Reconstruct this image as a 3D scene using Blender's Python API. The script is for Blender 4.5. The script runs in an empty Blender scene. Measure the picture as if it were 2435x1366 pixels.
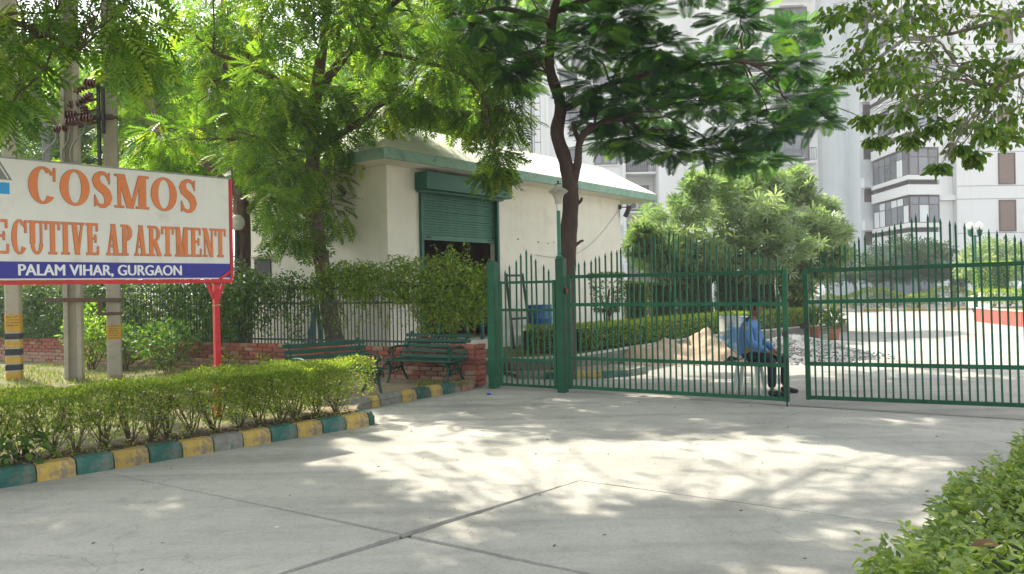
import bpy, bmesh, math, random
import numpy as np
from mathutils import Vector, Matrix

scene = bpy.context.scene
COL = scene.collection
random.seed(7)
rng = np.random.default_rng(11)
PI = math.pi

# ---------------------------------------------------------------- camera
cd = bpy.data.cameras.new('camera')
cam = bpy.data.objects.new('camera', cd)
COL.objects.link(cam)
cd.sensor_width = 36.0
cd.lens = 27.05
cd.clip_start = 0.05
cd.clip_end = 3000
cam.matrix_world = Matrix.Translation((0, 0, 1.6)) @ Matrix.Rotation(PI / 2, 4, 'X') @ Matrix.Rotation(-0.018, 4, 'Z')
scene.camera = cam

# ---------------------------------------------------------------- sky, sun, exposure
SUN_EL = math.radians(49)
SUN_H = (-0.707, 0.707)                      # horizontal direction towards the sun (behind, left)
world = bpy.data.worlds.new('World')
scene.world = world
world.use_nodes = True
wt = world.node_tree
bg = wt.nodes['Background']
sky = wt.nodes.new('ShaderNodeTexSky')
sky.sky_type = 'NISHITA'
sky.sun_disc = False
sky.sun_elevation = SUN_EL
sky.sun_rotation = math.radians(-45)
sky.air_density = 1.0
sky.dust_density = 2.5
sky.ozone_density = 1.0
hs = wt.nodes.new('ShaderNodeHueSaturation')
hs.inputs['Saturation'].default_value = 0.22
wt.links.new(sky.outputs['Color'], hs.inputs['Color'])
wt.links.new(hs.outputs['Color'], bg.inputs['Color'])
bg.inputs['Strength'].default_value = 0.15

sd = bpy.data.lights.new('sun', 'SUN')
sun = bpy.data.objects.new('sun', sd)
COL.objects.link(sun)
sd.energy = 2.8
sd.angle = math.radians(0.55)
sd.color = (1.0, 0.92, 0.76)
ch, sh = math.cos(SUN_EL), math.sin(SUN_EL)
SUN_TRAVEL = Vector((-SUN_H[0] * ch, -SUN_H[1] * ch, -sh))
sun.rotation_euler = SUN_TRAVEL.to_track_quat('-Z', 'Y').to_euler()

scene.view_settings.view_transform = 'Standard'
scene.view_settings.look = 'None'
scene.view_settings.gamma = 1.0
scene.view_settings.exposure = 1.75
scene.render.engine = 'CYCLES'
scene.cycles.max_bounces = 8
scene.cycles.diffuse_bounces = 4
scene.cycles.transmission_bounces = 5
scene.cycles.transparent_max_bounces = 8
scene.cycles.use_denoising = True
scene.cycles.sample_clamp_indirect = 8

# ---------------------------------------------------------------- materials
def new_mat(name):
    m = bpy.data.materials.new(name)
    m.use_nodes = True
    return m, m.node_tree, m.node_tree.nodes['Principled BSDF']

def noise_node(t, scale, detail=4, rough=0.6, coord='Object', stretch=None, dist=0.0):
    tc = t.nodes.new('ShaderNodeTexCoord')
    out = tc.outputs[coord]
    if stretch:
        mp = t.nodes.new('ShaderNodeMapping')
        mp.inputs['Scale'].default_value = stretch
        t.links.new(out, mp.inputs['Vector'])
        out = mp.outputs['Vector']
    n = t.nodes.new('ShaderNodeTexNoise')
    n.inputs['Scale'].default_value = scale
    n.inputs['Detail'].default_value = detail
    n.inputs['Roughness'].default_value = rough
    n.inputs['Distortion'].default_value = dist
    t.links.new(out, n.inputs['Vector'])
    return n

def ramp(t, src, stops):
    r = t.nodes.new('ShaderNodeValToRGB')
    e = r.color_ramp.elements
    while len(e) < len(stops):
        e.new(0.5)
    for k, (p, c) in enumerate(stops):
        e[k].position = p
        e[k].color = (c[0], c[1], c[2], 1) if not isinstance(c, (int, float)) else (c, c, c, 1)
    t.links.new(src, r.inputs['Fac'])
    return r

def mixc(t, fac, a, b, blend='MIX'):
    m = t.nodes.new('ShaderNodeMix')
    m.data_type = 'RGBA'
    m.blend_type = blend
    for sock, v in ((m.inputs[0], fac), (m.inputs[6], a), (m.inputs[7], b)):
        if isinstance(v, (int, float)):
            sock.default_value = v
        elif isinstance(v, tuple):
            sock.default_value = (v[0], v[1], v[2], 1)
        else:
            t.links.new(v, sock)
    return m.outputs[2]

def surf(name, base, var=0.25, scale=6, rough=0.7, bump=0.0, bscale=60, metal=0.0, dirt=None, dirt_scale=3, dirt_amt=0.5,
         stretch=None, spec=0.4, coord='Object', objvar=0.0):
    """painted / mineral surface: base colour with cloudy variation, optional worn patches, fine bump"""
    m, t, b = new_mat(name)
    n = noise_node(t, scale, 6, 0.65, coord, stretch)
    lo = tuple(c * (1 - var) for c in base)
    hi = tuple(min(1, c * (1 + var)) for c in base)
    col = ramp(t, n.outputs['Fac'], [(0.3, lo), (0.7, hi)]).outputs['Color']
    if dirt:
        n2 = noise_node(t, dirt_scale, 8, 0.7, coord, stretch, 0.4)
        f = ramp(t, n2.outputs['Fac'], [(1 - dirt_amt - 0.06, 0.0), (1 - dirt_amt + 0.06, 1.0)])
        col = mixc(t, f.outputs['Color'], col, dirt)
    if objvar:
        oi = t.nodes.new('ShaderNodeObjectInfo')
        rr = ramp(t, oi.outputs['Random'], [(0, 1 - objvar), (1, 1 + objvar)])
        col = mixc(t, 1.0, col, rr.outputs['Color'], 'MULTIPLY')
    t.links.new(col, b.inputs['Base Color'])
    b.inputs['Roughness'].default_value = rough
    b.inputs['Metallic'].default_value = metal
    b.inputs['Specular IOR Level'].default_value = spec
    if bump:
        n3 = noise_node(t, bscale, 5, 0.6, coord, stretch)
        bp = t.nodes.new('ShaderNodeBump')
        bp.inputs['Strength'].default_value = bump
        bp.inputs['Distance'].default_value = 0.02
        t.links.new(n3.outputs['Fac'], bp.inputs['Height'])
        t.links.new(bp.outputs['Normal'], b.inputs['Normal'])
    return m

def leaf_mat(name, stops, trans=0.5, tcol=(1.9, 1.95, 0.6), rough=0.45, spec=0.35):
    """leaf: colour from a per-leaf random number, light passes through the blade"""
    m, t, b = new_mat(name)
    at = t.nodes.new('ShaderNodeAttribute')
    at.attribute_name = 'rnd'
    c = ramp(t, at.outputs['Fac'], stops).outputs['Color']
    t.links.new(c, b.inputs['Base Color'])
    b.inputs['Roughness'].default_value = rough
    b.inputs['Specular IOR Level'].default_value = spec
    tl = t.nodes.new('ShaderNodeBsdfTranslucent')
    t.links.new(mixc(t, 1.0, c, tcol, 'MULTIPLY'), tl.inputs['Color'])
    mx = t.nodes.new('ShaderNodeMixShader')
    mx.inputs[0].default_value = trans
    t.links.new(b.outputs[0], mx.inputs[1])
    t.links.new(tl.outputs[0], mx.inputs[2])
    t.links.new(mx.outputs[0], t.nodes['Material Output'].inputs['Surface'])
    return m

# ---------------------------------------------------------------- objects
def link(o, parent=None):
    COL.objects.link(o)
    if parent is not None:
        o.parent = parent
    return o

def thing(name, label, cat, loc=(0, 0, 0), rotz=0.0, group=None):
    o = bpy.data.objects.new(name, None)
    o.empty_display_size = 0.2
    o.location = loc
    o.rotation_euler = (0, 0, rotz)
    o['label'] = label
    o['category'] = cat
    if group:
        o['group'] = group
    return link(o)

def tag(o, label, cat, group=None, kind=None):
    o['label'] = label
    o['category'] = cat
    if group:
        o['group'] = group
    if kind:
        o['kind'] = kind
    return o

def struct(o):
    o['kind'] = 'structure'
    return o

def stuff(o):
    o['kind'] = 'stuff'
    return o

class MB:
    """collects shapes for ONE mesh"""
    def __init__(self):
        self.v, self.f, self.m = [], [], []
    def add(self, vs, fs, mi=0):
        k = len(self.v)
        self.v += [tuple(p) for p in vs]
        self.f += [tuple(i + k for i in f) for f in fs]
        self.m += [mi] * len(fs)
        return self
    def box(self, c, s, rot=None, ch=0.0, mi=0):
        """box centred at c with full size s, chamfered by ch"""
        hx, hy, hz = (x / 2 for x in s)
        pts, fs = [], []
        if ch <= 0:
            for z in (-hz, hz):
                for x, y in ((-hx, -hy), (hx, -hy), (hx, hy), (-hx, hy)):
                    pts.append((x, y, z))
            fs = [(3, 2, 1, 0), (4, 5, 6, 7), (0, 1, 5, 4), (1, 2, 6, 5), (2, 3, 7, 6), (3, 0, 4, 7)]
        else:
            ch = min(ch, hx * 0.9, hy * 0.9, hz * 0.9)
            prof = [(-hz, ch), (-hz + ch, 0), (hz - ch, 0), (hz, ch)]
            for z, ins in prof:
                x, y = hx - ins, hy - ins
                c2 = ch * 0.6
                for px, py in ((-x + c2, -y), (x - c2, -y), (x, -y + c2), (x, y - c2), (x - c2, y), (-x + c2, y), (-x, y - c2), (-x, -y + c2)):
                    pts.append((px, py, z))
            fs = [tuple(range(7, -1, -1)), tuple(range(24, 32))]
            for r in range(3):
                for k in range(8):
                    a, b2 = r * 8 + k, r * 8 + (k + 1) % 8
                    fs.append((a, b2, b2 + 8, a + 8))
        M = Matrix.Translation(Vector(c))
        if rot is not None:
            M = M @ rot.to_4x4()
        return self.add([M @ Vector(p) for p in pts], fs, mi)
    def bar(self, a, b, w, h=None, ch=0.0, up=(0, 0, 1), mi=0):
        """rectangular bar from a to b"""
        a, b = Vector(a), Vector(b)
        h = h or w
        d = (b - a)
        L = d.length
        d = d / L
        u = Vector(up)
        if abs(d.dot(u)) > 0.95:
            u = Vector((0, 1, 0))
        s = u.cross(d).normalized()
        n = d.cross(s)
        R = Matrix((d, s, n)).transposed()
        return self.box((a + b) / 2, (L, w, h), R, ch, mi)
    def tube(self, pts, r, n=8, cap=True, mi=0):
        pts = [Vector(p) for p in pts]
        rs = r if isinstance(r, (list, tuple)) else [r] * len(pts)
        k0 = len(self.v)
        prev = None
        for i, p in enumerate(pts):
            d = (pts[min(i + 1, len(pts) - 1)] - pts[max(i - 1, 0)])
            if d.length < 1e-9:
                d = Vector((0, 0, 1))
            d.normalize()
            if prev is None:
                a = Vector((0, 0, 1)) if abs(d.z) < 0.9 else Vector((1, 0, 0))
                s = d.cross(a).normalized()
            else:
                s = (prev - d * prev.dot(d)).normalized()
            prev = s
            u = d.cross(s)
            for j in range(n):
                t = 2 * PI * j / n
                self.v.append(tuple(p + (s * math.cos(t) + u * math.sin(t)) * rs[i]))
        for i in range(len(pts) - 1):
            for j in range(n):
                a, b = k0 + i * n + j, k0 + i * n + (j + 1) % n
                self.f.append((a, b, b + n, a + n))
                self.m.append(mi)
        if cap:
            self.f.append(tuple(k0 + j for j in range(n - 1, -1, -1)))
            e = k0 + (len(pts) - 1) * n
            self.f.append(tuple(e + j for j in range(n)))
            self.m += [mi, mi]
        return self
    def lathe(self, prof, n=16, c=(0, 0, 0), mi=0):
        """profile [(r, z)...] turned about the z axis at c"""
        k0 = len(self.v)
        for r, z in prof:
            for j in range(n):
                t = 2 * PI * j / n
                self.v.append((c[0] + r * math.cos(t), c[1] + r * math.sin(t), c[2] + z))
        for i in range(len(prof) - 1):
            for j in range(n):
                a, b = k0 + i * n + j, k0 + i * n + (j + 1) % n
                self.f.append((a, b, b + n, a + n))
                self.m.append(mi)
        for i, flip in ((0, True), (len(prof) - 1, False)):
            if prof[i][0] > 1e-6:
                ring = [k0 + i * n + j for j in range(n)]
                self.f.append(tuple(reversed(ring)) if flip else tuple(ring))
                self.m.append(mi)
        return self
    def prism(self, poly, z0, z1, mi=0):
        n = len(poly)
        vs = [(x, y, z0) for x, y in poly] + [(x, y, z1) for x, y in poly]
        fs = [tuple(range(n - 1, -1, -1)), tuple(range(n, 2 * n))]
        for k in range(n):
            fs.append((k, (k + 1) % n, n + (k + 1) % n, n + k))
        return self.add(vs, fs, mi)
    def xz(self, poly, y0, y1, mi=0):
        """polygon in the x-z plane extruded along y"""
        n = len(poly)
        vs = [(x, y0, z) for x, z in poly] + [(x, y1, z) for x, z in poly]
        fs = [tuple(range(n)), tuple(range(2 * n - 1, n - 1, -1))]
        for k in range(n):
            fs.append(((k + 1) % n, k, n + k, n + (k + 1) % n))
        return self.add(vs, fs, mi)
    def mesh(self, name, mats, smooth=False):
        me = bpy.data.meshes.new(name)
        me.from_pydata(self.v, [], self.f)
        for m in (mats if isinstance(mats, (list, tuple)) else [mats]):
            me.materials.append(m)
        if isinstance(mats, (list, tuple)):
            me.polygons.foreach_set('material_index', self.m)
        if smooth:
            me.polygons.foreach_set('use_smooth', [True] * len(me.polygons))
            if smooth != 'all':
                me.set_sharp_from_angle(angle=math.radians(40))
        me.update()
        return me
    def build(self, name, mats, parent=None, smooth=False, loc=None, rotz=None):
        o = bpy.data.objects.new(name, self.mesh(name, mats, smooth))
        if loc is not None:
            o.location = loc
        if rotz is not None:
            o.rotation_euler = (0, 0, rotz)
        return link(o, parent)

def inst(me, name, parent, loc=(0, 0, 0), rot=(0, 0, 0), scale=None):
    o = bpy.data.objects.new(name, me)
    o.location = loc
    o.rotation_euler = rot
    if scale:
        o.scale = scale
    return link(o, parent)

def copy_tree(o, parent=None):
    c = o.copy()
    COL.objects.link(c)
    if parent is not None:
        c.parent = parent
    for chd in list(o.children):
        copy_tree(chd, c)
    return c

# ---------------------------------------------------------------- leaves
def norm(a):
    return a / np.maximum(np.linalg.norm(a, axis=-1, keepdims=True), 1e-9)

def np_mesh(name, verts, quads, mat, rnd=None):
    me = bpy.data.meshes.new(name)
    nv, nf, k = len(verts), len(quads), quads.shape[1]
    me.vertices.add(nv)
    me.vertices.foreach_set('co', verts.astype(np.float32).ravel())
    me.loops.add(nf * k)
    me.loops.foreach_set('vertex_index', quads.astype(np.int32).ravel())
    me.polygons.add(nf)
    me.polygons.foreach_set('loop_start', np.arange(0, nf * k, k, dtype=np.int32))
    me.update(calc_edges=True)
    if rnd is not None:
        a = me.attributes.new('rnd', 'FLOAT', 'POINT')
        a.data.foreach_set('value', rnd.astype(np.float32))
    me.materials.append(mat)
    return me

def scatter_mesh(name, tpl, pos, d, n, size, mat, rnd):
    tv, tf = tpl
    d = norm(d)
    n = norm(n - d * (n * d).sum(1, keepdims=True))
    s = np.cross(n, d)
    N, V = len(pos), len(tv)
    co = pos[:, None, :] + size[:, None, None] * (tv[None, :, 0:1] * d[:, None, :] + tv[None, :, 1:2] * s[:, None, :] + tv[None, :, 2:3] * n[:, None, :])
    q = (tf[None] + (np.arange(N) * V)[:, None, None]).reshape(-1, tf.shape[1])
    return np_mesh(name, co.reshape(-1, 3), q, mat, np.repeat(rnd, V))

def tpl_leaf(w=0.5, fold=0.12):
    v = np.array([(0, 0, 0), (0.45, -w / 2, fold * w), (1, 0, 0), (0.45, w / 2, fold * w)])
    return v, np.array([(0, 1, 2, 3)])

def tpl_round(w=0.55, fold=0.15, curl=-0.08):
    v = np.array([(0, 0, 0), (0.3, -w * .42, fold * w), (0.7, -w * .42, fold * w + curl), (1, 0, curl * 2), (0.7, w * .42, fold * w + curl), (0.3, w * .42, fold * w)])
    return v, np.array([(0, 1, 2, 3), (0, 3, 4, 5)])

def tpl_pinnate(pairs=7, ll=0.30, lw=0.10, droop=0.35):
    """feather leaf: rachis with leaflet pairs and an end leaflet"""
    vs, fs = [], []
    def leaflet(x, ang, L):
        z = -droop * x * x
        c, s = math.cos(ang), math.sin(ang)
        k = len(vs)
        for a, b, dz in ((0, 0, 0), (0.45, -lw / 2, 0), (1, 0, -0.22), (0.45, lw / 2, 0)):
            a2 = a * L
            vs.append((x + a2 * c - b * s, a2 * s + b * c, z + dz * L))
        fs.append((k, k + 1, k + 2, k + 3))
    for i in range(pairs):
        x = 0.12 + 0.80 * i / (pairs - 1)
        L = ll * (0.75 + 0.5 * math.sin(PI * (i + 0.6) / pairs))
        leaflet(x, 0.95, L)
        leaflet(x + 0.03, -0.95, L)
    leaflet(0.93, 0.0, ll * 0.9)
    return np.array(vs), np.array(fs)

def tpl_bipinnate(pairs=15, w=0.33, droop=0.10):
    """feathery flat leaf: pairs of fringed side plumes along a drooping stalk"""
    vs, fs = [], []
    for i in range(pairs):
        u = (i + 0.5) / pairs
        x = 0.10 + 0.86 * u
        L = w * (0.45 + 0.7 * math.sin(PI * min(1, u * 0.86 + 0.12)))
        z = -droop * x * x
        for sg in (-1, 1):
            ang = sg * (1.28 - 0.42 * u)
            c, s = math.cos(ang), math.sin(ang)
            hw = 0.026
            k = len(vs)
            for a, b, dz in ((0, hw * .5, 0), (0, -hw * .5, 0), (0.55, -hw, -0.02), (0.55, hw, -0.02), (1, -hw * .35, -0.16), (1, hw * .35, -0.16)):
                vs.append((x + a * L * c - b * s, a * L * s + b * c, z + dz * L))
            fs += [(k, k + 1, k + 2, k + 3), (k + 3, k + 2, k + 4, k + 5)]
    return np.array(vs), np.array(fs)

def tpl_whorl(nl=9, w=0.2, rise=0.25):
    """rosette of long strap leaves round a branch end (axis = local z)"""
    vs, fs = [], []
    for i in range(nl):
        t = 2 * PI * i / nl + (i % 3) * 0.15
        c, s = math.cos(t), math.sin(t)
        rz = rise * (1 if i % 2 else 0.35)
        L = 1.0 if i % 2 else 0.85
        k = len(vs)
        for a, b, z in ((0.04, 0, 0), (0.5, -w / 2, rz * .8), (1, 0, rz * .55), (0.5, w / 2, rz * .8)):
            vs.append((a * L * c - b * s, a * L * s + b * c, z))
        fs.append((k, k + 1, k + 2, k + 3))
    return np.array(vs), np.array(fs)

TPL_LEAF = tpl_leaf()
TPL_ROUND = tpl_round()
TPL_NEEM = tpl_pinnate()
TPL_NEEM_S = tpl_pinnate(5, 0.34, 0.13, 0.4)
TPL_FEATHER = tpl_bipinnate()
TPL_WHORL = tpl_whorl()

# openings between the crowns: ground patches the sun reaches (world x, y)
SUN_POLY = [(-2.05, 7.95), (-1.43, 8.15), (-0.62, 7.95), (0.1, 7.5), (0.72, 7.55), (1.63, 7.6), (2.71, 7.4), (3.9, 6.8), (3.4, 5.99), (2.86, 5.67),
            (2.41, 5.7), (1.88, 5.45), (1.31, 5.66), (0.88, 5.89), (0.41, 6.05), (-0.09, 6.0), (-0.48, 6.03), (-0.78, 6.28), (-1.2, 6.74), (-1.9, 7.14)]
SUN_DOTS = [(-1.07, 5.64, .14), (-0.14, 5.53, .2), (0.68, 5.59, .2), (0.62, 5.33, .17), (-0.41, 5.07, .16), (-0.42, 4.5, .16), (-0.13, 4.89, .14),
            (2.14, 5.34, .2), (1.96, 4.77, .16), (-2.58, 5.63, .14), (-1.29, 4.47, .12), (2.05, 10.79, .3), (1.5, 4.2, .15), (3.0, 5.0, .3), (2.9, 7.9, .25),
            (-1.85, 9.25, .75), (-1.35, 8.75, .4), (-3.2, 10.2, 1.1), (-4.6, 10.2, 1.2), (-5.6, 9.3, 1.1), (-4.2, 9.2, .8), (-2.9, 9.5, .7), (-6.2, 12.6, 1.0), (-7.6, 13.2, .9), (-9.5, 14.2, .9), (-3.0, 8.6, .3)]
POLY = np.array(SUN_POLY)
def in_poly(x, y):
    inside = np.zeros(len(x), bool)
    j = len(POLY) - 1
    for i in range(len(POLY)):
        xi, yi = POLY[i]
        xj, yj = POLY[j]
        c = ((yi > y) != (yj > y)) & (x < (xj - xi) * (y - yi) / (yj - yi + 1e-12) + xi)
        inside ^= c
        j = i
    return inside
def sunny(p, pad=0.0):
    """True where a leaf at p would shade one of the sun patches"""
    k = 0.7071 * ch / sh
    gx, gy = p[:, 0] + k * p[:, 2], p[:, 1] - k * p[:, 2]
    m = in_poly(gx, gy)
    if pad:
        q = pad * 1.5
        for ox, oy in ((q, 0), (-q, 0), (0, q), (0, -q)):
            m |= in_poly(gx + ox, gy + oy)
    for x, y, r in SUN_DOTS:
        m |= (gx - x) ** 2 + (gy - y) ** 2 < (r + pad * 0.5) ** 2
    return m
def blocks_inner(p):
    """leaves that would shade the open drive, sand and gravel inside the gate"""
    k = 0.7071 * ch / sh
    gx, gy = p[:, 0] + k * p[:, 2], p[:, 1] - k * p[:, 2]
    return (gx > 2.5) & (gy > 14.6) & (gy < 24)

def clump_points(clumps, droop=0.3, flat=0.35, shell=0.45, inner=False, gap=True, pad=0.12):
    P, Dd, Nn = [], [], []
    for cx, cy, cz, rx, ry, rz, n in clumps:
        n = int(n)
        u = norm(rng.normal(size=(n, 3)))
        r = (shell + (1 - shell) * rng.random((n, 1))) * (0.75 + 0.35 * rng.random((n, 1)))
        p = np.array((cx, cy, cz)) + u * r * np.array((rx, ry, rz))
        d = u * 0.8 + rng.normal(size=(n, 3)) * 0.45
        d[:, 2] = d[:, 2] * 0.45 - droop
        nn = np.array((0, 0, 1.0)) + rng.normal(size=(n, 3)) * flat
        P.append(p), Dd.append(d), Nn.append(nn)
    P, Dd, Nn = np.concatenate(P), np.concatenate(Dd), np.concatenate(Nn)
    if gap:
        keep = ~(sunny(P, pad) & (rng.random(len(P)) < 0.97))
        keep &= ~(blocks_inner(P) & (rng.random(len(P)) < 0.9))
        P, Dd, Nn = P[keep], Dd[keep], Nn[keep]
    return P, Dd, Nn

def limb(mb, a, b, r0, r1, n=7, segs=5, sag=0.0, wob=0.08, nn=None):
    a, b = Vector(a), Vector(b)
    L = (b - a).length
    pts, rs = [], []
    for i in range(segs + 1):
        t = i / segs
        p = a.lerp(b, t)
        w = math.sin(PI * t) * L * wob
        p += Vector((random.uniform(-w, w), random.uniform(-w, w), random.uniform(-w, w) + sag * math.sin(PI * t) * L))
        pts.append(p)
        rs.append(r0 + (r1 - r0) * t)
    mb.tube(pts, rs, n, cap=False)
    return pts

def make_tree(name, label, cat, base, trunk, forks, clumps, tpl, leaf, leaf_size, bark, group=None, droop=0.3, flat=0.35, gap=True,
              twigs=10, limb_r=0.045, shell=0.45, pad=0.12, jig=0.35, attach=None):
    """trunk: list of (x,y,z,r) world points; forks: further such lists; clumps: crown masses"""
    t = thing(name, label, cat, base, 0, group)
    b = Vector(base)
    mb = MB()
    joints = []
    for path in [trunk] + list(forks):
        P = [Vector(q[:3]) - b for q in path]
        # smooth the path
        pts, rs = [], []
        for i in range(len(P) - 1):
            p0, p1, p2, p3 = P[max(i - 1, 0)], P[i], P[i + 1], P[min(i + 2, len(P) - 1)]
            for k in range(5):
                u = k / 5
                pts.append(0.5 * ((2 * p1) + (p2 - p0) * u + (2 * p0 - 5 * p1 + 4 * p2 - p3) * u * u + (3 * p1 - p0 - 3 * p2 + p3) * u ** 3))
                rs.append((path[i][3] * (1 - u) + path[i + 1][3] * u) * random.uniform(0.94, 1.06))
        pts.append(P[-1])
        rs.append(path[-1][3])
        mb.tube(pts, rs, 12)
        joints += list(zip(pts, rs))
    tw = MB()
    jz = [j for j in joints if j[0].z > (attach if attach is not None else 0.35 * max(q[0].z for q in joints))]
    for cx, cy, cz, rx, ry, rz, n in clumps:
        c = Vector((cx, cy, cz)) - b
        j = min(jz, key=lambda q: (q[0] - c).length + 0.8 * max(0, q[0].z - c.z + 0.2) + random.random() * 0.4)
        pts = limb(mb, j[0], c, min(j[1] * 0.6, limb_r), limb_r * 0.3, 6, 5, 0.06, 0.06)
        for k in range(twigs):
            u = Vector(norm(rng.normal(size=3)[None])[0])
            e = c + Vector((u.x * rx, u.y * ry, u.z * rz)) * 0.85
            s0 = pts[random.randint(2, 5)]
            tw.tube([s0, s0.lerp(e, 0.5) + Vector((0, 0, 0.06)), e], [limb_r * 0.22, limb_r * 0.15, limb_r * 0.06], 3, cap=False)
    mb.build('trunk', bark, t, smooth='all')
    if tw.v:
        stuff(tw.build('twigs', bark, t))
    P, Dd, Nn = clump_points(clumps, droop, flat, shell, gap=gap, pad=pad)
    sz = leaf_size * (1 - jig + 2 * jig * rng.random(len(P)))
    me = scatter_mesh('crown', tpl, P - np.array(base), Dd, Nn, sz, leaf, rng.random(len(P)))
    o = bpy.data.objects.new('crown', me)
    link(o, t)
    stuff(o)
    return t
# ================================================================ materials
def concrete_mat(name, base, stain=0.75, speck=True):
    m, t, b = new_mat(name)
    n1 = noise_node(t, 0.55, 7, 0.62)
    c = ramp(t, n1.outputs['Fac'], [(0.28, tuple(x * stain for x in base)), (0.5, base), (0.78, tuple(x * 1.12 for x in base))]).outputs['Color']
    n6 = noise_node(t, 7, 6, 0.7)
    c = mixc(t, 0.5, c, ramp(t, n6.outputs['Fac'], [(0.3, 0.8), (0.5, 1.0), (0.7, 1.08)]).outputs['Color'], 'MULTIPLY')
    n2 = noise_node(t, 38, 5, 0.75)
    c = mixc(t, 0.55, c, ramp(t, n2.outputs['Fac'], [(0.28, 0.55), (0.5, 1.0), (0.75, 1.14)]).outputs['Color'], 'MULTIPLY')
    # faint tyre streaks along the drive and a few wandering hairline cracks
    tc7 = t.nodes.new('ShaderNodeTexCoord')
    mp7 = t.nodes.new('ShaderNodeMapping')
    mp7.inputs['Rotation'].default_value = (0, 0, -0.81)
    mp7.inputs['Scale'].default_value = (0.22, 2.6, 1)
    t.links.new(tc7.outputs['Object'], mp7.inputs['Vector'])
    n7 = t.nodes.new('ShaderNodeTexNoise')
    n7.inputs['Scale'].default_value = 1.0
    n7.inputs['Detail'].default_value = 5
    t.links.new(mp7.outputs['Vector'], n7.inputs['Vector'])
    c = mixc(t, 0.8, c, ramp(t, n7.outputs['Fac'], [(0.34, 0.74), (0.52, 1.0)]).outputs['Color'], 'MULTIPLY')
    n8 = noise_node(t, 1.1, 6, 0.6)
    va = t.nodes.new('ShaderNodeVectorMath')
    va.operation = 'ADD'
    t.links.new(tc7.outputs['Object'], va.inputs[0])
    sc8 = t.nodes.new('ShaderNodeVectorMath')
    sc8.operation = 'SCALE'
    sc8.inputs[3].default_value = 0.9
    t.links.new(n8.outputs['Color'], sc8.inputs[0])
    t.links.new(sc8.outputs[0], va.inputs[1])
    v8 = t.nodes.new('ShaderNodeTexVoronoi')
    v8.feature = 'DISTANCE_TO_EDGE'
    v8.inputs['Scale'].default_value = 0.33
    t.links.new(va.outputs[0], v8.inputs['Vector'])
    n9 = noise_node(t, 0.7, 3)
    ck = mixc(t, 1.0, ramp(t, v8.outputs['Distance'], [(0.001, 0.45), (0.003, 0.0)]).outputs['Color'], ramp(t, n9.outputs['Fac'], [(0.50, 0.0), (0.56, 1.0)]).outputs['Color'], 'MULTIPLY')
    c = mixc(t, ck, c, tuple(x * 0.4 for x in base))
    n4 = noise_node(t, 3.4, 8, 0.7, dist=0.6)
    c = mixc(t, ramp(t, n4.outputs['Fac'], [(0.53, 0.0), (0.74, 0.6)]).outputs['Color'], c, tuple(x * 0.62 for x in base))
    if speck:
        v = t.nodes.new('ShaderNodeTexVoronoi')
        v.inputs['Scale'].default_value = 26
        tc = t.nodes.new('ShaderNodeTexCoord')
        t.links.new(tc.outputs['Object'], v.inputs['Vector'])
        n5 = noise_node(t, 2.0, 3)
        ad = t.nodes.new('ShaderNodeMath')
        ad.operation = 'ADD'
        t.links.new(v.outputs['Distance'], ad.inputs[0])
        t.links.new(n5.outputs['Fac'], ad.inputs[1])
        c = mixc(t, ramp(t, ad.outputs[0], [(0.40, 0.8), (0.47, 0.0)]).outputs['Color'], c, tuple(x * 0.35 for x in base))
    t.links.new(c, b.inputs['Base Color'])
    b.inputs['Roughness'].default_value = 0.85
    b.inputs['Specular IOR Level'].default_value = 0.3
    n3 = noise_node(t, 90, 6, 0.7)
    bp = t.nodes.new('ShaderNodeBump')
    bp.inputs['Strength'].default_value = 0.35
    bp.inputs['Distance'].default_value = 0.01
    t.links.new(n3.outputs['Fac'], bp.inputs['Height'])
    t.links.new(bp.outputs['Normal'], b.inputs['Normal'])
    return m

M_CONC = concrete_mat('drive_concrete', (0.44, 0.43, 0.395), 0.66)
M_INNER = concrete_mat('inner_road_concrete', (0.37, 0.355, 0.325))
M_JOINT = surf('joint_dirt', (0.20, 0.185, 0.155), 0.4, 12)
M_SOIL = surf('soil', (0.085, 0.062, 0.042), 0.5, 5, 0.95, 0.9, 25, dirt=(0.19, 0.14, 0.09), dirt_scale=9, dirt_amt=0.45)
M_DIRT = surf('trodden_dirt', (0.27, 0.21, 0.14), 0.25, 3, 0.95, 0.5, 40, dirt=(0.16, 0.12, 0.08), dirt_scale=4, dirt_amt=0.36)
M_LAWN = surf('lawn_ground', (0.13, 0.13, 0.05), 0.4, 2.5, 0.95, 0.8, 35, dirt=(0.27, 0.21, 0.12), dirt_scale=1.3, dirt_amt=0.42)
M_GROUND = surf('earth', (0.2, 0.17, 0.11), 0.3, 1.2, 0.95, 0.4, 12, dirt=(0.08, 0.1, 0.03), dirt_scale=0.4, dirt_amt=0.45)
M_YELLOW = surf('kerb_yellow', (0.46, 0.32, 0.075), 0.22, 9, 0.8, 0.4, 60, dirt=(0.23, 0.19, 0.13), dirt_scale=8, dirt_amt=0.46, objvar=0.2)
M_KGREEN = surf('kerb_green', (0.028, 0.12, 0.097), 0.3, 8, 0.75, 0.4, 60, dirt=(0.14, 0.15, 0.125), dirt_scale=7, dirt_amt=0.44, objvar=0.25)
M_KGREY = surf('kerb_worn', (0.21, 0.21, 0.18), 0.3, 10, 0.85, 0.5, 60, dirt=(0.06, 0.16, 0.12), dirt_scale=9, dirt_amt=0.36)
M_BRICK = surf('brick_red', (0.27, 0.082, 0.052), 0.3, 22, 0.9, 0.6, 70, dirt=(0.22, 0.10, 0.07), dirt_scale=16, dirt_amt=0.45, objvar=0.38)
M_BRICKD = surf('brick_dusty', (0.30, 0.19, 0.13), 0.25, 18, 0.95, 0.6, 70, dirt=(0.27, 0.11, 0.07), dirt_scale=10, dirt_amt=0.40, objvar=0.28)
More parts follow.
